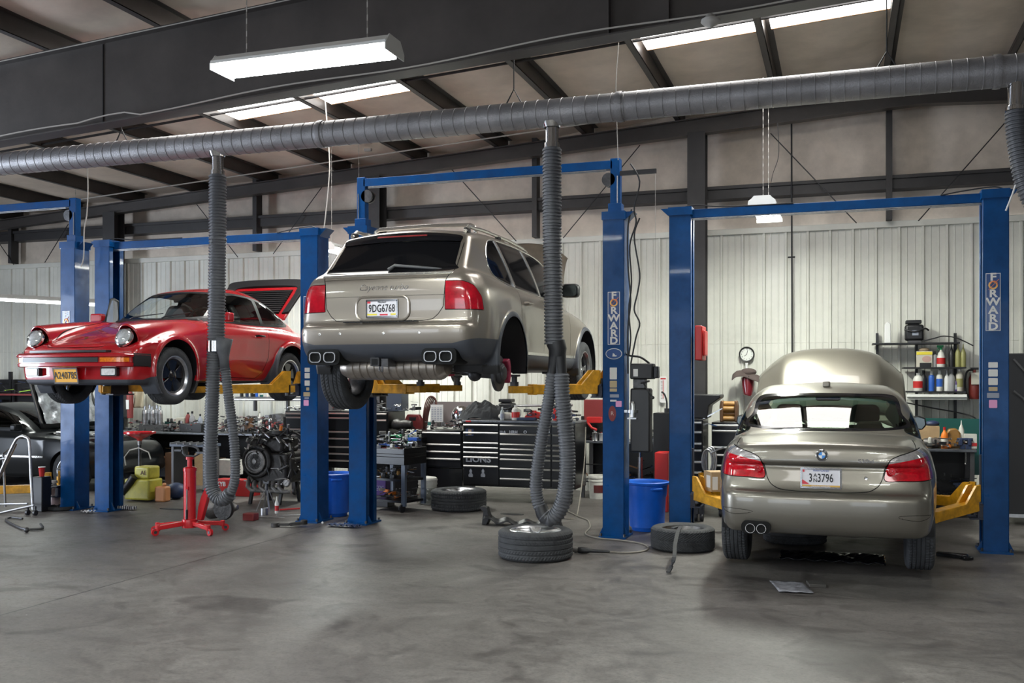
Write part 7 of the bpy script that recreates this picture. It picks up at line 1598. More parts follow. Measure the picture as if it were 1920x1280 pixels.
for k in range(3): b.tube([(.02*k+.05*cos(a)*1.2, .03*k, .14*sin(a)*(1+.1*k)) for a in np.linspace(0, 2*pi, 20)[:-1]], .012, 7, closed=True)
b.tube([(.05, 0, .1), (.12, -.02, .14), (.2, -.02, .17)], .012, 7); p = P(1325, 865, 11.7); T(b.build('coiled_cable', 'steel', loc=(p.x, 11.75, p.z)), 'coil of grey cable hanging beside the column left of the sedan', 'cable')
p = P(1316, 907, 10.6); b = MB(); b.box(-.09, .09, -.11, .11, 0, .21); A = T(b.build('cardboard_box', 'cardboard', loc=(-1.30, 10.65, .535), rz=.5), 'small cardboard box with white label resting on the yellow arm left of the sedan', 'box'); b = MB(); b.box(-.093, -.0905, -.08, .03, .04, .17); b.build('box_label', 'white', A); b = MB(); b.box(-.08, -.02, -.113, -.1105, .02, .16); b.build('box_label', 'white', A)
# ---- between the right-hand columns
x = P(1246, 714, 13.3).x; b = MB(); b.box(-.16, .16, 0, .4, 0, 1.28); T(b.build('metal_cabinet', 'cab_black', loc=(x, 13.3, 0), bevel=.01), 'narrow black cabinet behind the blue bin on the right', 'cabinet')
x = P(1240, 714, 12.7).x; b = MB(); b.box(-.09, .09, 0, .3, 0, .78); T(b.build('metal_cabinet', 'red_plastic', loc=(x, 12.7, 0), bevel=.01), 'low dark red cabinet behind the blue bin on the right', 'cabinet')
x = P(1249, 714, 13.4).x; b = MB(); b.tube(catmull([(0, 0, 0), (.0, 0, .12), (-.03, 0, .22), (-.07, 0, .26)], 5), .012, 7); b.lathe([(0, -.03), (.035, -.03), (.035, .03), (0, .03)], n=14); T(b.build('flexible_lamp', 'black', loc=(x, 13.45, 1.31)), 'small black gooseneck lamp on the narrow black cabinet', 'lamp')
A = thing('strut_tool', 'upright chrome rod tool standing in front of the bench behind the blue bin', 'tool', (P(1200, 714, 12.6).x, 12.6, 0)); b = MB(); b.cyl((0, 0, .02), (0, 0, 1.0), .018, 10); b.cyl((0, 0, .4), (0, 0, .72), .03, 12); b.build('rod', 'chrome', A); b = MB(); b.lathe([(0, 0), (.14, 0), (.12, .03), (.03, .05), (0, .05)], n=20); b.build('rod_base', 'dark_metal', A)
b = MB(); b.lathe([(.055, 0), (.06, 0), (.06, .03), (.055, .03)], n=20); b.lathe([(0, -.05), (.03, -.05), (.032, .10), (.02, .12), (0, .12)], n=14); b.box(-.1, -.055, -.015, .015, 0, .03); b.box(-.05, .05, -.05, .05, -.07, -.055); T(b.build('can_holder', 'alu', loc=(-2.17, 10.46, P(1182, 773, 10.5).z)), 'metal ring holder with a can on the side of the tall lift column', 'holder')
# ---- white buckets
def bucket(label, px, py, Y=None, s=1.0, lab=True):
    p = PF(px, py); A = thing('bucket', label, 'bucket', (p.x, p.y, 0), .3, None, s); b = MB(); b.lathe([(0, 0), (.125, 0), (.13, .01), (.146, .27), (.155, .275), (.155, .29), (.147, .295), (.148, .32), (.158, .325), (.158, .345), (.150, .37), (.14, .37), (.12, .02), (0, .02)], n=32); b.build('bucket_body', 'white_plastic', A)
    if lab:
        b = MB(); n = 12; vs = [(.1445*cos(a), .1445*sin(a), z) if z > .15 else (.140*cos(a), .140*sin(a), z) for z in (.10, .22) for a in np.linspace(-2.1, -1.0, n+1)]; b.add(vs, [(i, i+1, n+2+i, n+1+i) for i in range(n)]); b.build('bucket_label', mat('label_dark', (.10, .02, .02), .4), A)
    return A
bucket('white plastic bucket with a dark red label left of the tall lift column', 1121, 934, s=.93); bk = bucket('white buckets wrapped in a clear bag beside the tool cart', 802, 944, s=.85, lab=False)
b = MB(); b.lathe([(.15, .30), (.162, .33), (.155, .36), (.165, .40), (.15, .43), (.13, .44), (.06, .45), (0, .46)], n=24); b.build('second_bucket', 'white_plastic', bk)
b = MB(); b.grid(lambda u, v: ((.165+.015*sin(u*40+v*9))*cos(u*2*pi), (.165+.015*sin(u*31+v*13))*sin(u*2*pi), .02+.24*v), 60, 10); b.build('plastic_bag', glassmat('bag_film', (.7, .72, .70), .12), bk)
# ---- tool cart
def cart():
    p = PF(745, 955); A = thing('tool_cart', 'black tool cart heaped with tools, chrome handle, beside the left column of the tall lift', 'cart', (p.x, p.y, 0), -.25)
    b = MB(); b.box(-.30, .30, -.22, .25, .72, .76); b.box(-.30, -.27, -.22, .25, .76, .84); b.box(.27, .30, -.22, .25, .76, .84); b.box(-.3, .3, -.22, -.20, .76, .83); b.box(-.30, .30, -.22, .25, .62, .72); b.build('cart_tray', 'cab_black', A, bevel=.004)
    for z in (.12, .40): b = MB(); b.box(-.28, .28, -.2, .24, z, z+.03); b.build('cart_shelf', 'cab_black', A)
    for sx in (-.27, .27):
        for sy in (-.19, .22): b = MB(); b.box(sx-.03, sx+.03, sy-.02, sy+.02, .08, .62); b.build('cart_post', 'slate', A)
    for sx in (-.25, .25):
        b = MB(); b.tube([(sx-.012, -.2, .055), (sx+.012, -.2, .055)], .055, 20); b.build('cart_wheel', 'black', A); b = MB(); b.tube([(sx-.016+.04*cos(a)*0, -.2+.045*cos(a), .055+.045*sin(a)) for a in np.linspace(0, 2*pi, 18)[:-1]], .006, 6, closed=True); b.build('wheel_rim', 'sticker_grey' if sx > 0 else mat('pale_blue', (.45, .62, .7), .4), A.children[-1])
    b = MB(); b.tube([(-.33, -.1, .42), (-.34, -.1, .9), (-.38, -.1, .98), (-.5, -.1, 1.0), (-.55, -.1, .98)], .014, 8); b.build('cart_handle', 'chrome', A)
cart()
cw = bpy.data.objects['tool_cart']; X, Y = cw.location.x, cw.location.y
heap('tool_heap', 'mixed hand tools piled in the top tray of the black cart', X-.26, X+.26, Y-.15, Y+.2, .77, .22, 130, cols=('steel', 'engine_alu', 'dark_metal', 'green', 'black', 'white_plastic', 'blue_plastic', 'red_plastic'), seed=21, smax_=.22)
heap('tool_heap', 'parts lying on the middle shelf of the black cart', X-.24, X+.24, Y-.16, Y+.18, .43, .12, 50, cols=('dark_metal', 'steel', 'black', 'brass_oil'), seed=22)
heap('tool_heap', 'parts lying on the bottom shelf of the black cart', X-.24, X+.24, Y-.16, Y+.18, .15, .12, 50, cols=('dark_metal', 'orange', 'black', 'steel', 'brown'), seed=23)
b = MB(); b.box(-.11, .11, -.08, .08, 0, .22); p = PF(722, 948); A = T(b.build('battery', 'purple', loc=(p.x-.06, p.y-.0, .15), bevel=.008), 'purple car battery with grey lid left of the tool cart', 'battery'); b = MB(); b.box(-.105, .105, -.075, .075, .22, .25); b.build('battery_lid', 'sticker_grey', A); text('battery_lettering', 'ACDC', .06, 'sticker_grey', A, (0, -.083, .11)); b = MB(); b.box(p.x-.22, p.x+.1, p.y-.12, p.y+.1, .0, .15); T(b.build('crate', 'dark_grey', bevel=.006), 'low dark crate under the purple battery', 'crate')
# ---- things on the cabinets in the middle
x = P(743, 714, 13.2).x; b = MB(); b.box(-.14, .11, -.0, .25, 0, .34); T(b.build('steel_box', 'slate', loc=(x, 13.15, 1.27), bevel=.006), 'tall slate-blue metal box standing on the roller cabinet behind the cart', 'box')
b = MB(); x0, x1 = P(690, 714, 12.95).x, P(792, 714, 12.95).x; b.box(x0, x1, 12.93, 13.5, .85, .90); b.box(x0+.3, x1, 12.95, 13.5, 0, .85); T(b.build('side_bench', 'cab_black', bevel=.004), 'low dark bench between the roller cabinet and the small drawer cabinet', 'bench')
b = MB(); b.lathe([(0, -.16), (.07, -.15), (.085, -.08), (.06, -.02), (.07, .05), (.05, .15), (0, .16)], n=20, axis='x', c=(0, 0, .08)); T(b.build('alternator', 'engine_dark', loc=(P(752, 714, 13).x, 13.05, 1.0)), 'greasy alternator lying behind the tool cart', 'car part')
heap('tool_heap', 'loose engine parts on the low dark bench behind the cart', P(700, 714, 13).x, P(788, 714, 13).x, 12.98, 13.4, .90, .14, 60, cols=('engine_alu', 'dark_metal', 'black', 'steel'), seed=24, smax_=.2)
A = thing('tool_case', 'red plastic tool case with a handle standing behind the cart', 'case', (P(771, 714, 13.2).x, 13.3, 1.0)); b = MB(); b.prism([(-.13, .0), (.13, 0), (.13, .14), (.09, .22), (-.09, .22), (-.13, .15)], -.05, .05, 'xz'); b.build('case_body', 'maroon', A, bevel=.012); b = MB(); b.prism([(-.05, .13), (.05, .13), (.06, .18), (-.06, .18)], -.055, .055, 'xz'); b.build('case_grip', 'black', A)
b = MB()
for k in range(5): b.tube(catmull([(-.17+k*.012, 0, -.55), (-.13+k*.012, .02*k, -.05), (-.07+k*.02, .02*k, .14), (.0, .02*k, .18-.012*k), (.07-k*.012, .02*k, .12), (.085-k*.012, .02*k, -.05)], 6), .010, 7)
p = P(812, 765, 13.5); T(b.build('red_air_hose', mat('hose_red', (.13, .05, .04), .5), loc=(p.x, 13.45, p.z)), 'looped dark red air hose hanging on the wall above the small cabinet', 'hose')
p = P(820, 774, 13.4); A = thing('parts_chart', 'white printed chart card with rows of small marks, standing above the small cabinet', 'chart', (p.x, 13.38, p.z)); b = MB(); b.box(-.10, .10, 0, .01, -.135, .125); b.build('chart_card', 'white', A); b = MB()
for i in range(4):
    for j in range(8): b.box(-.085+i*.045, -.055+i*.045, -.003, -.001, -.11+j*.026, -.10+j*.026)
o = b.build('chart_marks', 'sticker_grey', A); o['kind'] = 'stuff'; text('chart_title', 'FASTENERS', .028, 'ink', A, (0, -.003, .11)) if False else None
b = MB(); x0, x1 = P(808, 714, 13.6).x, P(892, 714, 13.6).x; b.box(x0, x1, 13.6, 13.63, P(850, 800, 13.6).z, P(850, 753, 13.6).z); T(b.build('splash_panel', mat('taupe', (.20, .17, .17), .5)), 'taupe panel standing along the wall behind the round mirror', 'panel')
p = P(863, 779, 13.2); A = thing('hub_cap', 'round polished steel dish leaning beside the jacket on the tool chest', 'dish', (p.x, 13.2, p.z)); b = MB(); b.lathe([(0, -.06), (.06, -.055), (.11, -.03), (.14, .0), (.145, .01), (.13, .01)], n=36, axis='y'); b.build('dish', 'chrome', A)
# ---- on the long tool chest
Zc = 1.165
p = P(905, 790, 13.1); b = MB()
def jk(u, v):
    x, y, z = jk0(u, v); w = min(u, 1-u, v, 1-v); k = min(1, w*8)
    return (x+.03*mnoise.noise((u*6, v*6, 3))*k, y, z*.9+k*(.035*abs(mnoise.noise((u*7+2, v*5, 0)))+.022*abs(mnoise.noise((u*19, v*10, 5)))))
def jk0(u, v):
    a = u*2-1; c = v*2-1; r2 = min(1, a*a*.9+c*c*.9); h = .27*(1-r2)**.7*(1-.25*(1-a*a)*abs(c))
    return (a*.34-.12*(1-v), c*.2, max(0, h+.025*sin(a*9+c*7)*(1-r2)+.015*sin(a*23-c*15)*(1-r2)))
b.grid(jk, 80, 50); T(b.build('jacket', 'cloth_dark', loc=(p.x+.03, 13.2, Zc)), 'crumpled charcoal jacket lying on the left end of the long tool chest', 'jacket')
machine('black bench machine behind the jacket on the long tool chest', P(950, 714, 13.35).x, 13.38, Zc, .95)
bottle('clear water bottle standing beside the jacket on the tool chest', P(941, 714, 13.0).x, 13.02, Zc, 'bottle', mat('clear_plastic', (.45, .5, .52), .15), 'white', 'sticker_grey', .8)
b = MB(); b.sphere((0, 0, .05), .11, 14, 8, (1.2, .7, .55)); b.sphere((.09, -.02, .05), .06, 12, 8, (1, .8, .8)); T(b.build('rag', mat('rag_white', (.5, .48, .43), .9, bump=.4, bscale=30), loc=(P(946, 714, 13.0).x, 13.1, Zc)), 'bunched off-white rag beside the water bottle on the tool chest', 'rag')
bottle('white plastic bottle with red label and handle on the tool chest', P(965, 714, 13.0).x, 13.05, Zc, 'jug', 'white_plastic', 'white', 'red_plastic', .72, handle=True)
b = MB(); b.box(-.13, .13, -.06, .06, 0, .04); T(b.build('parts_tray', 'navy', loc=(P(986, 714, 13).x, 13.03, Zc), bevel=.008), 'dark blue tray on the tool chest right of the white bottle', 'tray')
b = MB(); b.prism([(-.13, .0), (.1, .0), (.13, .08), (.0, .11), (-.1, .05)], -.05, .05, 'xz'); T(b.build('impact_driver', 'red_plastic', loc=(P(1000, 714, 13.2).x, 13.2, Zc+.02), bevel=.01), 'red power tool lying on the tool chest behind the blue tray', 'tool')
b = MB(); b.tube([(-.5, 0, .0), (.5, .03, .02)], .018, 8); b.cyl((-.42, 0, -.18), (-.42, 0, 0), .012, 8); b.cyl((.42, .03, -.18), (.42, .03, .0), .012, 8); T(b.build('bar_rack', 'steel', loc=(P(1005, 714, 13.3).x, 13.42, Zc+.19)), 'horizontal steel bar on two posts above the tool chest', 'rack')
for i, (px, c, l) in enumerate(((1040, 'red_plastic', 'red'), (1050, 'black', 'black'), (1068, 'grey', 'grey'))): bottle('%s aerosol can on the tool chest behind the middle exhaust hose' % l, P(px, 714, 13.1).x, 13.12, Zc, 'aerosol', c, 'black', None, .9)
b = MB(); b.sphere((0, 0, .1), .13, 16, 10, (.9, .8, 1)); T(b.build('helmet', 'dark_grey', loc=(P(1080, 714, 13.6).x, 13.5, 1.06+.06)), 'dark round helmet on the bench right of the tool chest', 'helmet') if False else None
YR = 13.95
bottle('silver spray can on the bench right of the long tool chest', P(1091, 714, YR).x, 14.0, .84, 'aerosol', 'alu', 'black', 'olive', 1.5)
b = MB(); b.box(-.1, .12, -.05, .05, 0, .09); b.tube([(-.08, -.04, .0), (-.02, -.05, -.07), (.06, -.05, -.1)], .02, 8); T(b.build('caulking_tool', 'red_plastic', loc=(P(1112, 714, YR).x, 14.0, 1.10), bevel=.01), 'bright red plastic tool on the bench beside the silver spray can', 'tool')
b = MB(); b.box(-.2, .2, 0, .06, 0, .34); T(b.build('framed_poster', 'maroon', loc=(P(1118, 714, 14.2).x, 14.22, 1.10), bevel=.01), 'dark red framed board leaning on the wall left of the tall lift column', 'board')
b = MB(); b.box(-.25, .25, -.1, .1, 0, .26); T(b.build('storage_box', 'black', loc=(P(1118, 714, 14.2).x, 14.2, .84), bevel=.01), 'black storage box on the bench below the dark red board', 'box')
for i, (px, c, s) in enumerate(((1117, 'steel', .9), (1129, 'grey', .8))): bottle('%s paint tin on the bench left of the tall lift column' % ('steel', 'grey')[i], P(px, 714, YR).x, 13.93, .84, 'tin', c, 'grey', None, s)
# ---- grey wall cabinet behind the SUV's left column
x = P(624, 714, 12.2).x; b = MB(); b.box(-.14, .14, 0, .15, 0, .46); T(b.build('control_cabinet', mat('cab_grey', (.13, .12, .115), .5), loc=(-5.42, 10.72, P(620, 795, 10.9).z), bevel=.008), 'grey electrical box on the inside of the coupe lift column behind the hanging tire', 'cabinet') if False else None
b = MB(); b.box(-.12, .12, 0, .12, 0, .46); b.box(-.02, -.01, -.006, 0, .01, .45); b.box(.13, .19, .0, .08, .1, .24); T(b.build('control_cabinet', mat('cab_grey', (.13, .12, .115), .5), loc=(P(624, 714, 12.95).x, 12.98, 1.275), bevel=.008), 'grey steel control box standing on the roller cabinet behind the hanging tire', 'cabinet')
# ---- left wall shelf and bench items
YL = 14.2; zl = P(505, 744, YL).z
sh = thing('wall_shelf', 'single wall shelf with bright steel rail behind the coupe', 'shelf', (0, 0, 0)); b = MB(); slab(b, 440, 575, YL, zl, .35); b.build('shelf_board', 'dark_grey', sh); b = MB(); x0, x1 = P(440, 714, YL).x, P(575, 714, YL).x; b.cyl((x0, YL-.03, zl-.04), (x1, YL-.03, zl-.04), .025, 10); b.build('shelf_rail', 'alu', sh)
for px in (458, 520): b = MB(); x = P(px, 714, YL).x; b.box(x-.02, x+.02, YL+.3, YL+.36, 1.2, zl+.05); b.build('shelf_upright', 'black', sh)
for i, (px, c, lb, s) in enumerate(((452, 'black', 'black', 1), (462, 'navy', 'dark blue', 1), (471, 'black', 'black-capped dark', .9), (480, 'blue_plastic', 'bright blue', .9), (489, 'teal', 'teal', 1.0), (500, 'white_plastic', 'white', .95), (511, 'purple', 'dark purple', .85), (521, 'grey', 'grey', .9))):
    bottle('%s bottle on the wall shelf with the steel rail' % lb, P(px, 714, YL+.1).x, YL+.12, zl, 'tall', c, 'black', 'white_plastic' if i in (4, 6) else None, s*.62)
zbL = .84
for i, px in enumerate((270, 277, 284, 291, 299)):
    bottle('silver aerosol can, %s of the row behind the red funnel' % ('leftmost', 'second from left', 'middle one', 'second from right', 'rightmost')[i], P(px, 714, 14.0).x, 14.02+.03*(i % 2), zbL+.12, 'aerosol', 'alu', 'chrome', 'steel', 1.35+.1*(i % 2))
b = MB(); x0, x1 = P(262, 714, 14.0).x, P(308, 714, 14.0).x; b.box(x0, x1, 13.97, 14.2, zbL, zbL+.12); T(b.build('riser', 'dark_grey'), 'low dark riser box under the row of silver cans on the left bench', 'box')
for px, c, lb, sty, s in ((349, 'maroon', 'dark red', 'tall', .9), (357, 'grey', 'grey', 'bottle', 1.3), (372, 'sticker_grey', 'blue-grey', 'bottle', 1.1), (484, 'white_plastic', 'white nozzle', 'slim', 1.2), (497, 'maroon', 'small dark red', 'bottle', .8), (504, 'alu', 'silver', 'aerosol', 1.1), (464, 'brown', 'brown', 'tin', 1.5)):
    bottle('%s bottle among the tools on the left bench' % lb, P(px, 714, 14.1).x, 14.15, zbL+.05, sty, c, 'black', None, s)
b = MB(); b.prism(rrect(-.09, .09, 0, .24, .02), -.05, .05, 'xz'); T(b.build('plastic_cover', 'cream', loc=(P(334, 714, 14.1).x, 14.2, zbL), bevel=.01), 'cream plastic cover standing on the left bench', 'cover')
b = MB(); b.box(-.14, .14, 0, .18, 0, .16); T(b.build('storage_box', 'teal', loc=(P(317, 714, 14.2).x, 14.25, zbL), bevel=.01), 'teal storage box on the left bench behind the silver cans', 'box')
b = MB(); b.box(-.22, .22, -.12, .15, 0, .15); T(b.build('storage_box', 'black', loc=(P(362, 714, 14.0).x, 14.05, zbL), bevel=.01), 'black tray box on the left bench under the small bottles', 'box')
b = MB(); b.prism([(-.15, 0), (.15, 0), (.12, .14), (.02, .17), (-.1, .15)], -.1, .1, 'xz'); T(b.build('storage_box', 'dark_grey', loc=(P(515, 714, 14.2).x, 14.3, 1.0), bevel=.01), 'dark hooded case on the left bench near the coupe lift column', 'case')
p = P(264, 760, 14.6); b = MB(); b.grid(lambda u, v: ((u-.5)*.26, .04*sin(u*9+v*3), .36-.40*v), 16, 12); T(b.build('hanging_sack', mat('sack', (.42, .36, .26), .9), loc=(p.x, 14.55, p.z), solid=.01), 'cream sack hanging on the wall above the left bench', 'sack')
p = P(247, 775, 14.5); A = thing('fire_extinguisher', 'slim dark red extinguisher with white label standing above the left bench', 'fire extinguisher', (p.x, 14.45, p.z)); b = MB(); b.lathe([(0, -.08), (.06, -.08), (.062, .34), (.03, .40), (.02, .44)], n=18); b.build('cylinder', 'maroon', A); b = MB(); b.box(-.035, .035, -.068, -.06, .08, .25); b.build('inspection_tag', 'white', A)
p = P(236, 765, 14.5); b = MB(); b.grid(lambda u, v: ((u-.5)*.22*(1+.3*v), .06*sin(u*8), .32-.5*v), 14, 12); T(b.build('work_coat', 'cloth_dark', loc=(p.x, 14.35, p.z), solid=.02), 'dark work coat hanging on the wall by the left lift column', 'coat')
# trolley with ribbed tray behind the transmission jack
A = thing('parts_trolley', 'low dark trolley with a ribbed top behind the transmission jack', 'trolley', (P(350, 714, 12.6).x, 12.6, 0)); b = MB(); b.box(-.32, .34, 0, .4, .70, .74); b.build('trolley_top', 'slate', A, bevel=.004)
for k in range(5): b = MB(); b.cbox((-.22+k*.12, .0, .76), (.015, .38, .03), (0, 0, .3)); b.build('trolley_rib', 'steel', A)
for sx in (-.28, .3): b = MB(); b.box(sx-.02, sx+.02, .02, .38, 0, .7); b.build('leg', 'dark_grey', A)
for px, lb, c in ((330, 'brown upright carton under the left bench', 'brown'), (385, 'tan upright carton under the left bench', 'cardboard')):
    b = MB(); b.box(-.13, .13, 0, .3, 0, .52); T(b.build('cardboard_box', c, loc=(P(px, 714, 13.6).x, 13.5, 0), rz=.1), lb, 'box')
# ================================================================ far left: black car with its bonnet up, tube frame, small things
mat('black_paint', (.004, .005, .006), .3, coat=.35, spec=.3); mat('foil', (.5, .53, .58), .28, .9, noise=.5, nscale=10, bump=.9, bscale=14)
def mk_black():
    box = (-.3, 5.1, -.1, 1.7)
    body = side_tab([(.1, .3), (.0, .5), (.02, .75), (.12, .92), (.6, .95), (1.2, .93), (2.2, .92), (3.3, .88), (3.7, .82), (4.0, .70), (4.1, .5), (4.0, .25), (2.4, .22), (.6, .25)], box)
    cab = side_tab([(.4, .8), (.6, .95), (1.05, 1.28), (1.45, 1.36), (1.85, 1.35), (2.25, 1.24), (2.9, .90), (2.8, .7), (1.2, .7)], box)
    wt = width_tab([(0, [(.2, .7), (.6, .75), (1.0, .6)]), (.9, [(.2, .8), (.55, .87), (.8, .85), (1.0, .75)]), (2.2, [(.2, .8), (.55, .87), (.8, .85), (1.0, .76)]), (3.4, [(.2, .8), (.55, .87), (.8, .82), (1.0, .7)]), (4.15, [(.2, .6), (.6, .65), (1.0, .5)])], box)
    wc = width_tab([(.8, [(.8, .78), (1.0, .74), (1.2, .65), (1.4, .5)]), (2.2, [(.8, .8), (1.0, .75), (1.2, .66), (1.4, .52)]), (3.4, [(.8, .74), (1.0, .7), (1.2, .6), (1.4, .5)])], box)
    F = lambda x, y, z: smin(smax(body(y-.05*(x/.8)**2+.15*(x/.8)**4*(y > 3), z+.03*(x/.8)**2), x-wt(y, z), .08), smax(cab(y-.08*(x/.7)**2*np.clip(1.6-y, 0, 1)+.12*(x/.7)**2*np.clip(y-1.8, 0, 1), z+.05*(x/.6)**2), x-wc(y, z), .08), .04)
    sk = Skin(F, (0, -.1, .15), (.95, 4.9, 1.45), .026)
    A = thing('car', 'black car with its hood raised, silver insulation showing, at the far left', 'car', (0, 0, 0))
    sw = Out([(.75, .98), (1.15, 1.20), (1.55, 1.27), (1.9, 1.26), (2.25, 1.16), (2.55, .98)], (1, 2), 1, False, False, lambda V: np.abs(V[:, 0]) > .45)
    ws = Out([(-.6, .95), (.6, .95), (.5, 1.25), (-.5, 1.25)], (0, 2), 1, False, False, lambda V: V[:, 1] > 2.1)
    arc = [Out(circ(cy, .31, .35, n=50), (1, 2), 1, False, False, lambda V: np.abs(V[:, 0]) > .5) for cy in (.9, 3.45)]
    hd = Out([(-.68, 2.85), (.68, 2.85), (.65, 3.9), (-.65, 3.9)], (0, 1), 1, False, False, lambda V: V[:, 2] > .65)
    dr = lambda V: V[:, 1]-3.1
    for o in [sw, ws, hd]+arc: sk.cut(o.d)
    c = sk.cent(); m = {k: o.d(c) < 0 for k, o in dict(s=sw, w=ws, h=hd, a=arc[0], b=arc[1]).items()}
    sk.emit('body_shell', ~(m['s'] | m['w'] | m['h'] | m['a'] | m['b']), 'black_paint', A)
    for s_ in (-1, 1): sk.emit('side_window', m['s'] & (c[:, 0]*s_ > 0), glassmat('glass_grey', (.35, .4, .38), .08), A)
    sk.emit('windshield', m['w'], 'glass_grey', A)
    for cy in (.9, 3.45): arch_liner('wheel_arch', A, cy, .31, .352, .84, .5)
    for wx, wy in ((-.74, .9), (.74, .9), (-.74, 3.45), (.74, 3.45)):
        w = make_wheel(A, .315, .205, .215, 'five', 2); w.location = (wx, wy, .315); w.rotation_euler = (0, 0, pi if wx < 0 else 0)
    b = MB(); b.box(.862, .885, 1.0, 3.0, .52, .55); b.build('side_molding', 'satin_trim', A)
    b = MB(); b.box(-.62, .62, 2.9, 3.8, .5, .82); b.build('engine', 'dark_metal', A)
    M = MM(); r = random.Random(9)
    for k in range(50): M.m(r.choice(['engine_alu', 'black', 'steel'])).tube([(r.uniform(-.6, .6), r.uniform(2.9, 3.8), r.uniform(.8, .88)), (r.uniform(-.6, .6), r.uniform(2.9, 3.8), r.uniform(.82, .9))], .015, 6)
    o = M.build('engine_fittings', A); o['kind'] = 'stuff'
    for sx in (-.36, .36): b = MB(); b.box(-.22, .22, 1.5, 1.65, .5, 1.05); b.box(-.12, .12, 1.5, 1.6, 1.05, 1.2); b.build('seat', 'fabric_dark', A, bevel=.04, loc=(sx, 0, 0))
    b = MB(); b.prism(rrect(.0, .16, -.05, .06, .03), 0, .1, 'xz'); b.build('door_mirror', 'black_paint', A, bevel=.015, loc=(.80, 2.42, .98))
    b = MB(); b.grid(lambda u, v: ((u*2-1)*(.68-.05*v), v*1.3, .03*(1-(u*2-1)**2)-.06*v**4), 20, 12); H = b.build('hood', 'black_paint', A, smooth=70, solid=.02, loc=(0, 2.78, .97)); H.rotation_euler = (radians(112), 0, 0)
    b = MB(); b.grid(lambda u, v: ((u*2-1)*(.60-.05*v)+.0, .06+v*1.12, -.03+.012*sin(u*30+v*7)+.01*sin(v*25)), 30, 20); b.build('hood_insulation', 'foil', H)
    A.location = (-14.8, 12.85, 0); A.rotation_euler = (0, 0, -pi/2)
    return A
BLK = mk_black()
def tubeframe():
    p = PF(62, 966); A = thing('scaffold', 'grey tubular steel frame on casters at the left edge', 'frame', (p.x, p.y, 0), 0); m = 'steel'
    k = 12.3/1821
    q = lambda a, c, d=0: Vector(P(a, c, p.y+d))-Vector((p.x, p.y, 0))
    b = MB(); b.tube(catmull([q(62, 955), q(58, 890), q(55, 830), q(48, 819), q(36, 819), q(24, 835), q(-8, 905)], 5), .018, 9); b.build('front_rail', m, A)
    b = MB(); b.tube([q(10, 950, .25), q(6, 850, .25), q(30, 832, .1), q(-6, 905, .2)], .016, 8); b.build('rear_rail', m, A)
    b = MB(); b.tube([q(-8, 963, -.1), q(64, 947)], .016, 8); b.tube([q(-5, 945, .2), q(52, 944, .1)], .014, 8); b.tube([q(14, 858, .1), q(-5, 862, .1)], .012, 8); b.build('cross_tube', m, A)
    for a, c in ((66, 955), (52, 960)): b = MB(); w = q(a, c); b.tube([(w.x-.015, w.y, .035), (w.x+.015, w.y, .035)], .035, 14); b.box(w.x-.01, w.x+.01, w.y-.01, w.y+.01, .03, .12); b.build('caster', 'black', A)
tubeframe()
p = PF(103, 952); trigger('clear trigger spray bottle with pinkish fluid at the foot of the far left column', p.x, p.y, .02, 1.25, mat('pink_fluid', (.45, .33, .33), .25), None, 'grey')
p = PF(117, 955); b = MB(); b.lathe([(0, 0), (.18, 0), (.2, .015), (.2, .05), (.185, .055), (.17, .03), (0, .03)], n=32); T(b.build('drain_pan', 'rubber', loc=(p.x, p.y, 0)), 'round black drain pan at the foot of the far left column', 'pan')
b = MB(); b.tube(catmull([PF(42, 972, .02), PF(20, 970, .02), PF(12, 975, .02), PF(40, 990, .02), PF(62, 992, .02), PF(80, 990, .02), PF(76, 982, .05)], 3), .014, 8); b.sphere(PF(50, 993, .03), .03); T(b.build('stabilizer_bar', 'dark_metal'), 'bent black steel bar lying on the floor at the left edge', 'car part')
x, y = -10.75, 9.95
def arm_item(px): p = P(px, 905, 9.9); return p.x
bottle('dark spray can standing on the low yellow arm at the left edge', P(20, 714, 9.85).x, 9.85, .335, 'aerosol', 'olive', 'grey', 'dark_grey', 1.0) if False else bottle('dark spray can standing on the low yellow arm at the left edge', -10.95, 9.86, .325, 'aerosol', 'dark_grey', 'grey', 'olive', 1.0)
b = MB(); b.lathe([(.02, 0), (.05, 0), (.05, .05), (.02, .05)], n=20); T(b.build('tape_roll', 'lime', loc=(-10.72, 9.98, .335)), 'lime green tape roll on the low yellow arm at the left edge', 'tape')
A = thing('cup', 'red paper cup on a dark box beside the far left column', 'cup', (-10.02, 10.15, .46)); b = MB(); b.lathe([(0, 0), (.03, 0), (.042, .12), (.044, .125), (.04, .12)], n=20); b.build('cup_body', 'red_plastic', A); b = MB(); b.lathe([(.046, .118), (.046, .128), (.04, .128)], n=20); b.build('cup_rim', 'white', A)
b = MB(); b.box(-.08, .08, -.08, .08, .0, .46); T(b.build('post_box', 'black', loc=(-10.02, 10.15, 0), bevel=.01), 'dark upright box under the red cup beside the far left column', 'box')
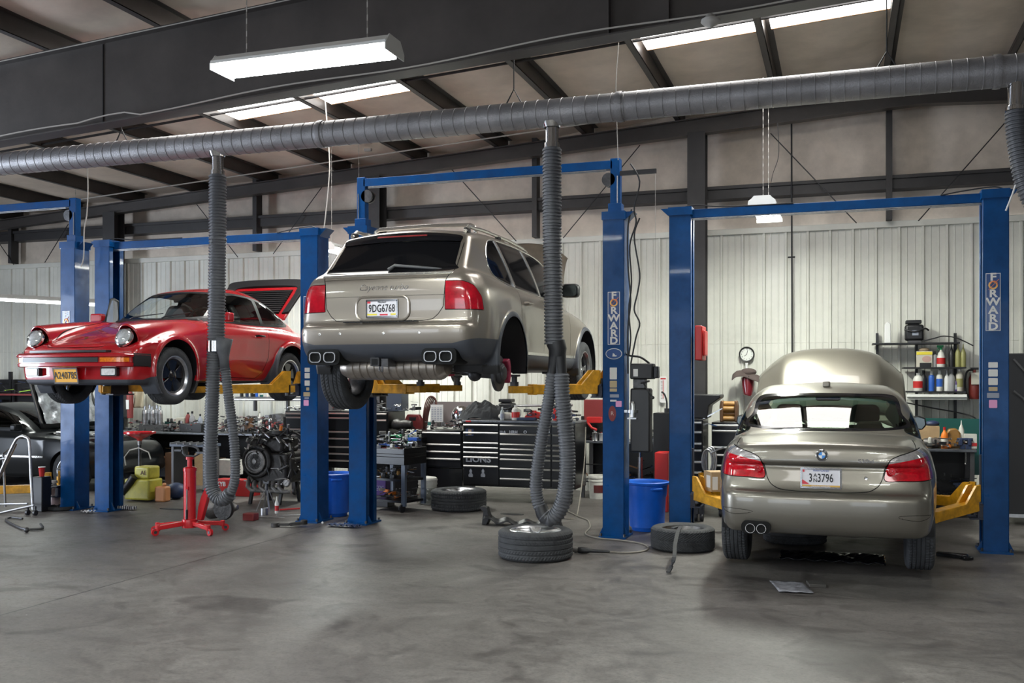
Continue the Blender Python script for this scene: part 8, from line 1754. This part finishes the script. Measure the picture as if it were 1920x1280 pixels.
b = MB(); p = P(169, 835, 12.3); b.grid(lambda u, v: ((u-.5)*.34, .03*sin(u*12), (v-.5)*.52), 14, 6); T(b.build('shop_towel', 'red_plastic', loc=(p.x, 11.95, p.z), solid=.01), 'bright red cloth hanging on the fender of the black car', 'cloth')
# dark equipment at the right edge
x = P(1890, 714, 12.9).x; A = thing('equipment_rack', 'black equipment rack with hanging torch hoses at the right edge', 'rack', (x+.55, 12.9, 0)); b = MB(); b.box(-.55, .9, 0, .5, .12, 2.05); b.build('rack_body', 'black', A, bevel=.01); b = MB(); b.box(-.35, .9, -.03, 0, .75, 1.62); b.build('rack_door', 'dark_grey', A, bevel=.006)
b = MB(); b.tube(catmull([(-.5, -.08, 1.98), (-.3, -.1, 1.75), (-.1, -.08, 1.65), (.2, -.05, 1.8)], 5), .012, 7); b.tube(catmull([(-.5, -.1, 1.6), (-.35, -.1, 1.45), (-.25, -.12, 1.2)], 4), .012, 7); b.build('torch_hose', 'dark_grey', A); b = MB(); b.cyl((-.3, -.12, 1.45), (-.18, -.12, 1.28), .02, 10); b.build('torch_nozzle', 'chrome', A)
b = MB(); b.box(-.55, 1.2, -.06, -.02, .10, .14); b.build('rack_rail', 'alu', A)

A = thing('equipment_rack', 'dark storage rack with red shelves against the wall behind the black car', 'rack', (-15.2, 14.1, 0)); b = MB()
for x in (-1.4, 0, 1.4): b.box(x-.03, x+.03, 0, .05, 0, 1.9); b.box(x-.03, x+.03, .5, .55, 0, 1.9)
b.box(-1.4, 1.4, .52, .55, 0, 1.75); b.build('rack_frame', 'black', A)
for z in (.5, 1.0, 1.45): b = MB(); b.box(-1.45, 1.45, 0, .55, z, z+.03); b.build('rack_shelf', 'maroon', A)
heap('tool_heap', 'dark goods stored on the rack behind the black car', -16.5, -13.9, 14.15, 14.5, 1.48, .25, 60, cols=('black', 'dark_metal', 'navy', 'lime', 'black'), seed=31, smax_=.35)
heap('tool_heap', 'dark goods stored on the lower rack board behind the black car', -16.5, -13.9, 14.15, 14.5, 1.03, .3, 60, cols=('black', 'dark_metal', 'navy', 'brown', 'black'), seed=32, smax_=.35)
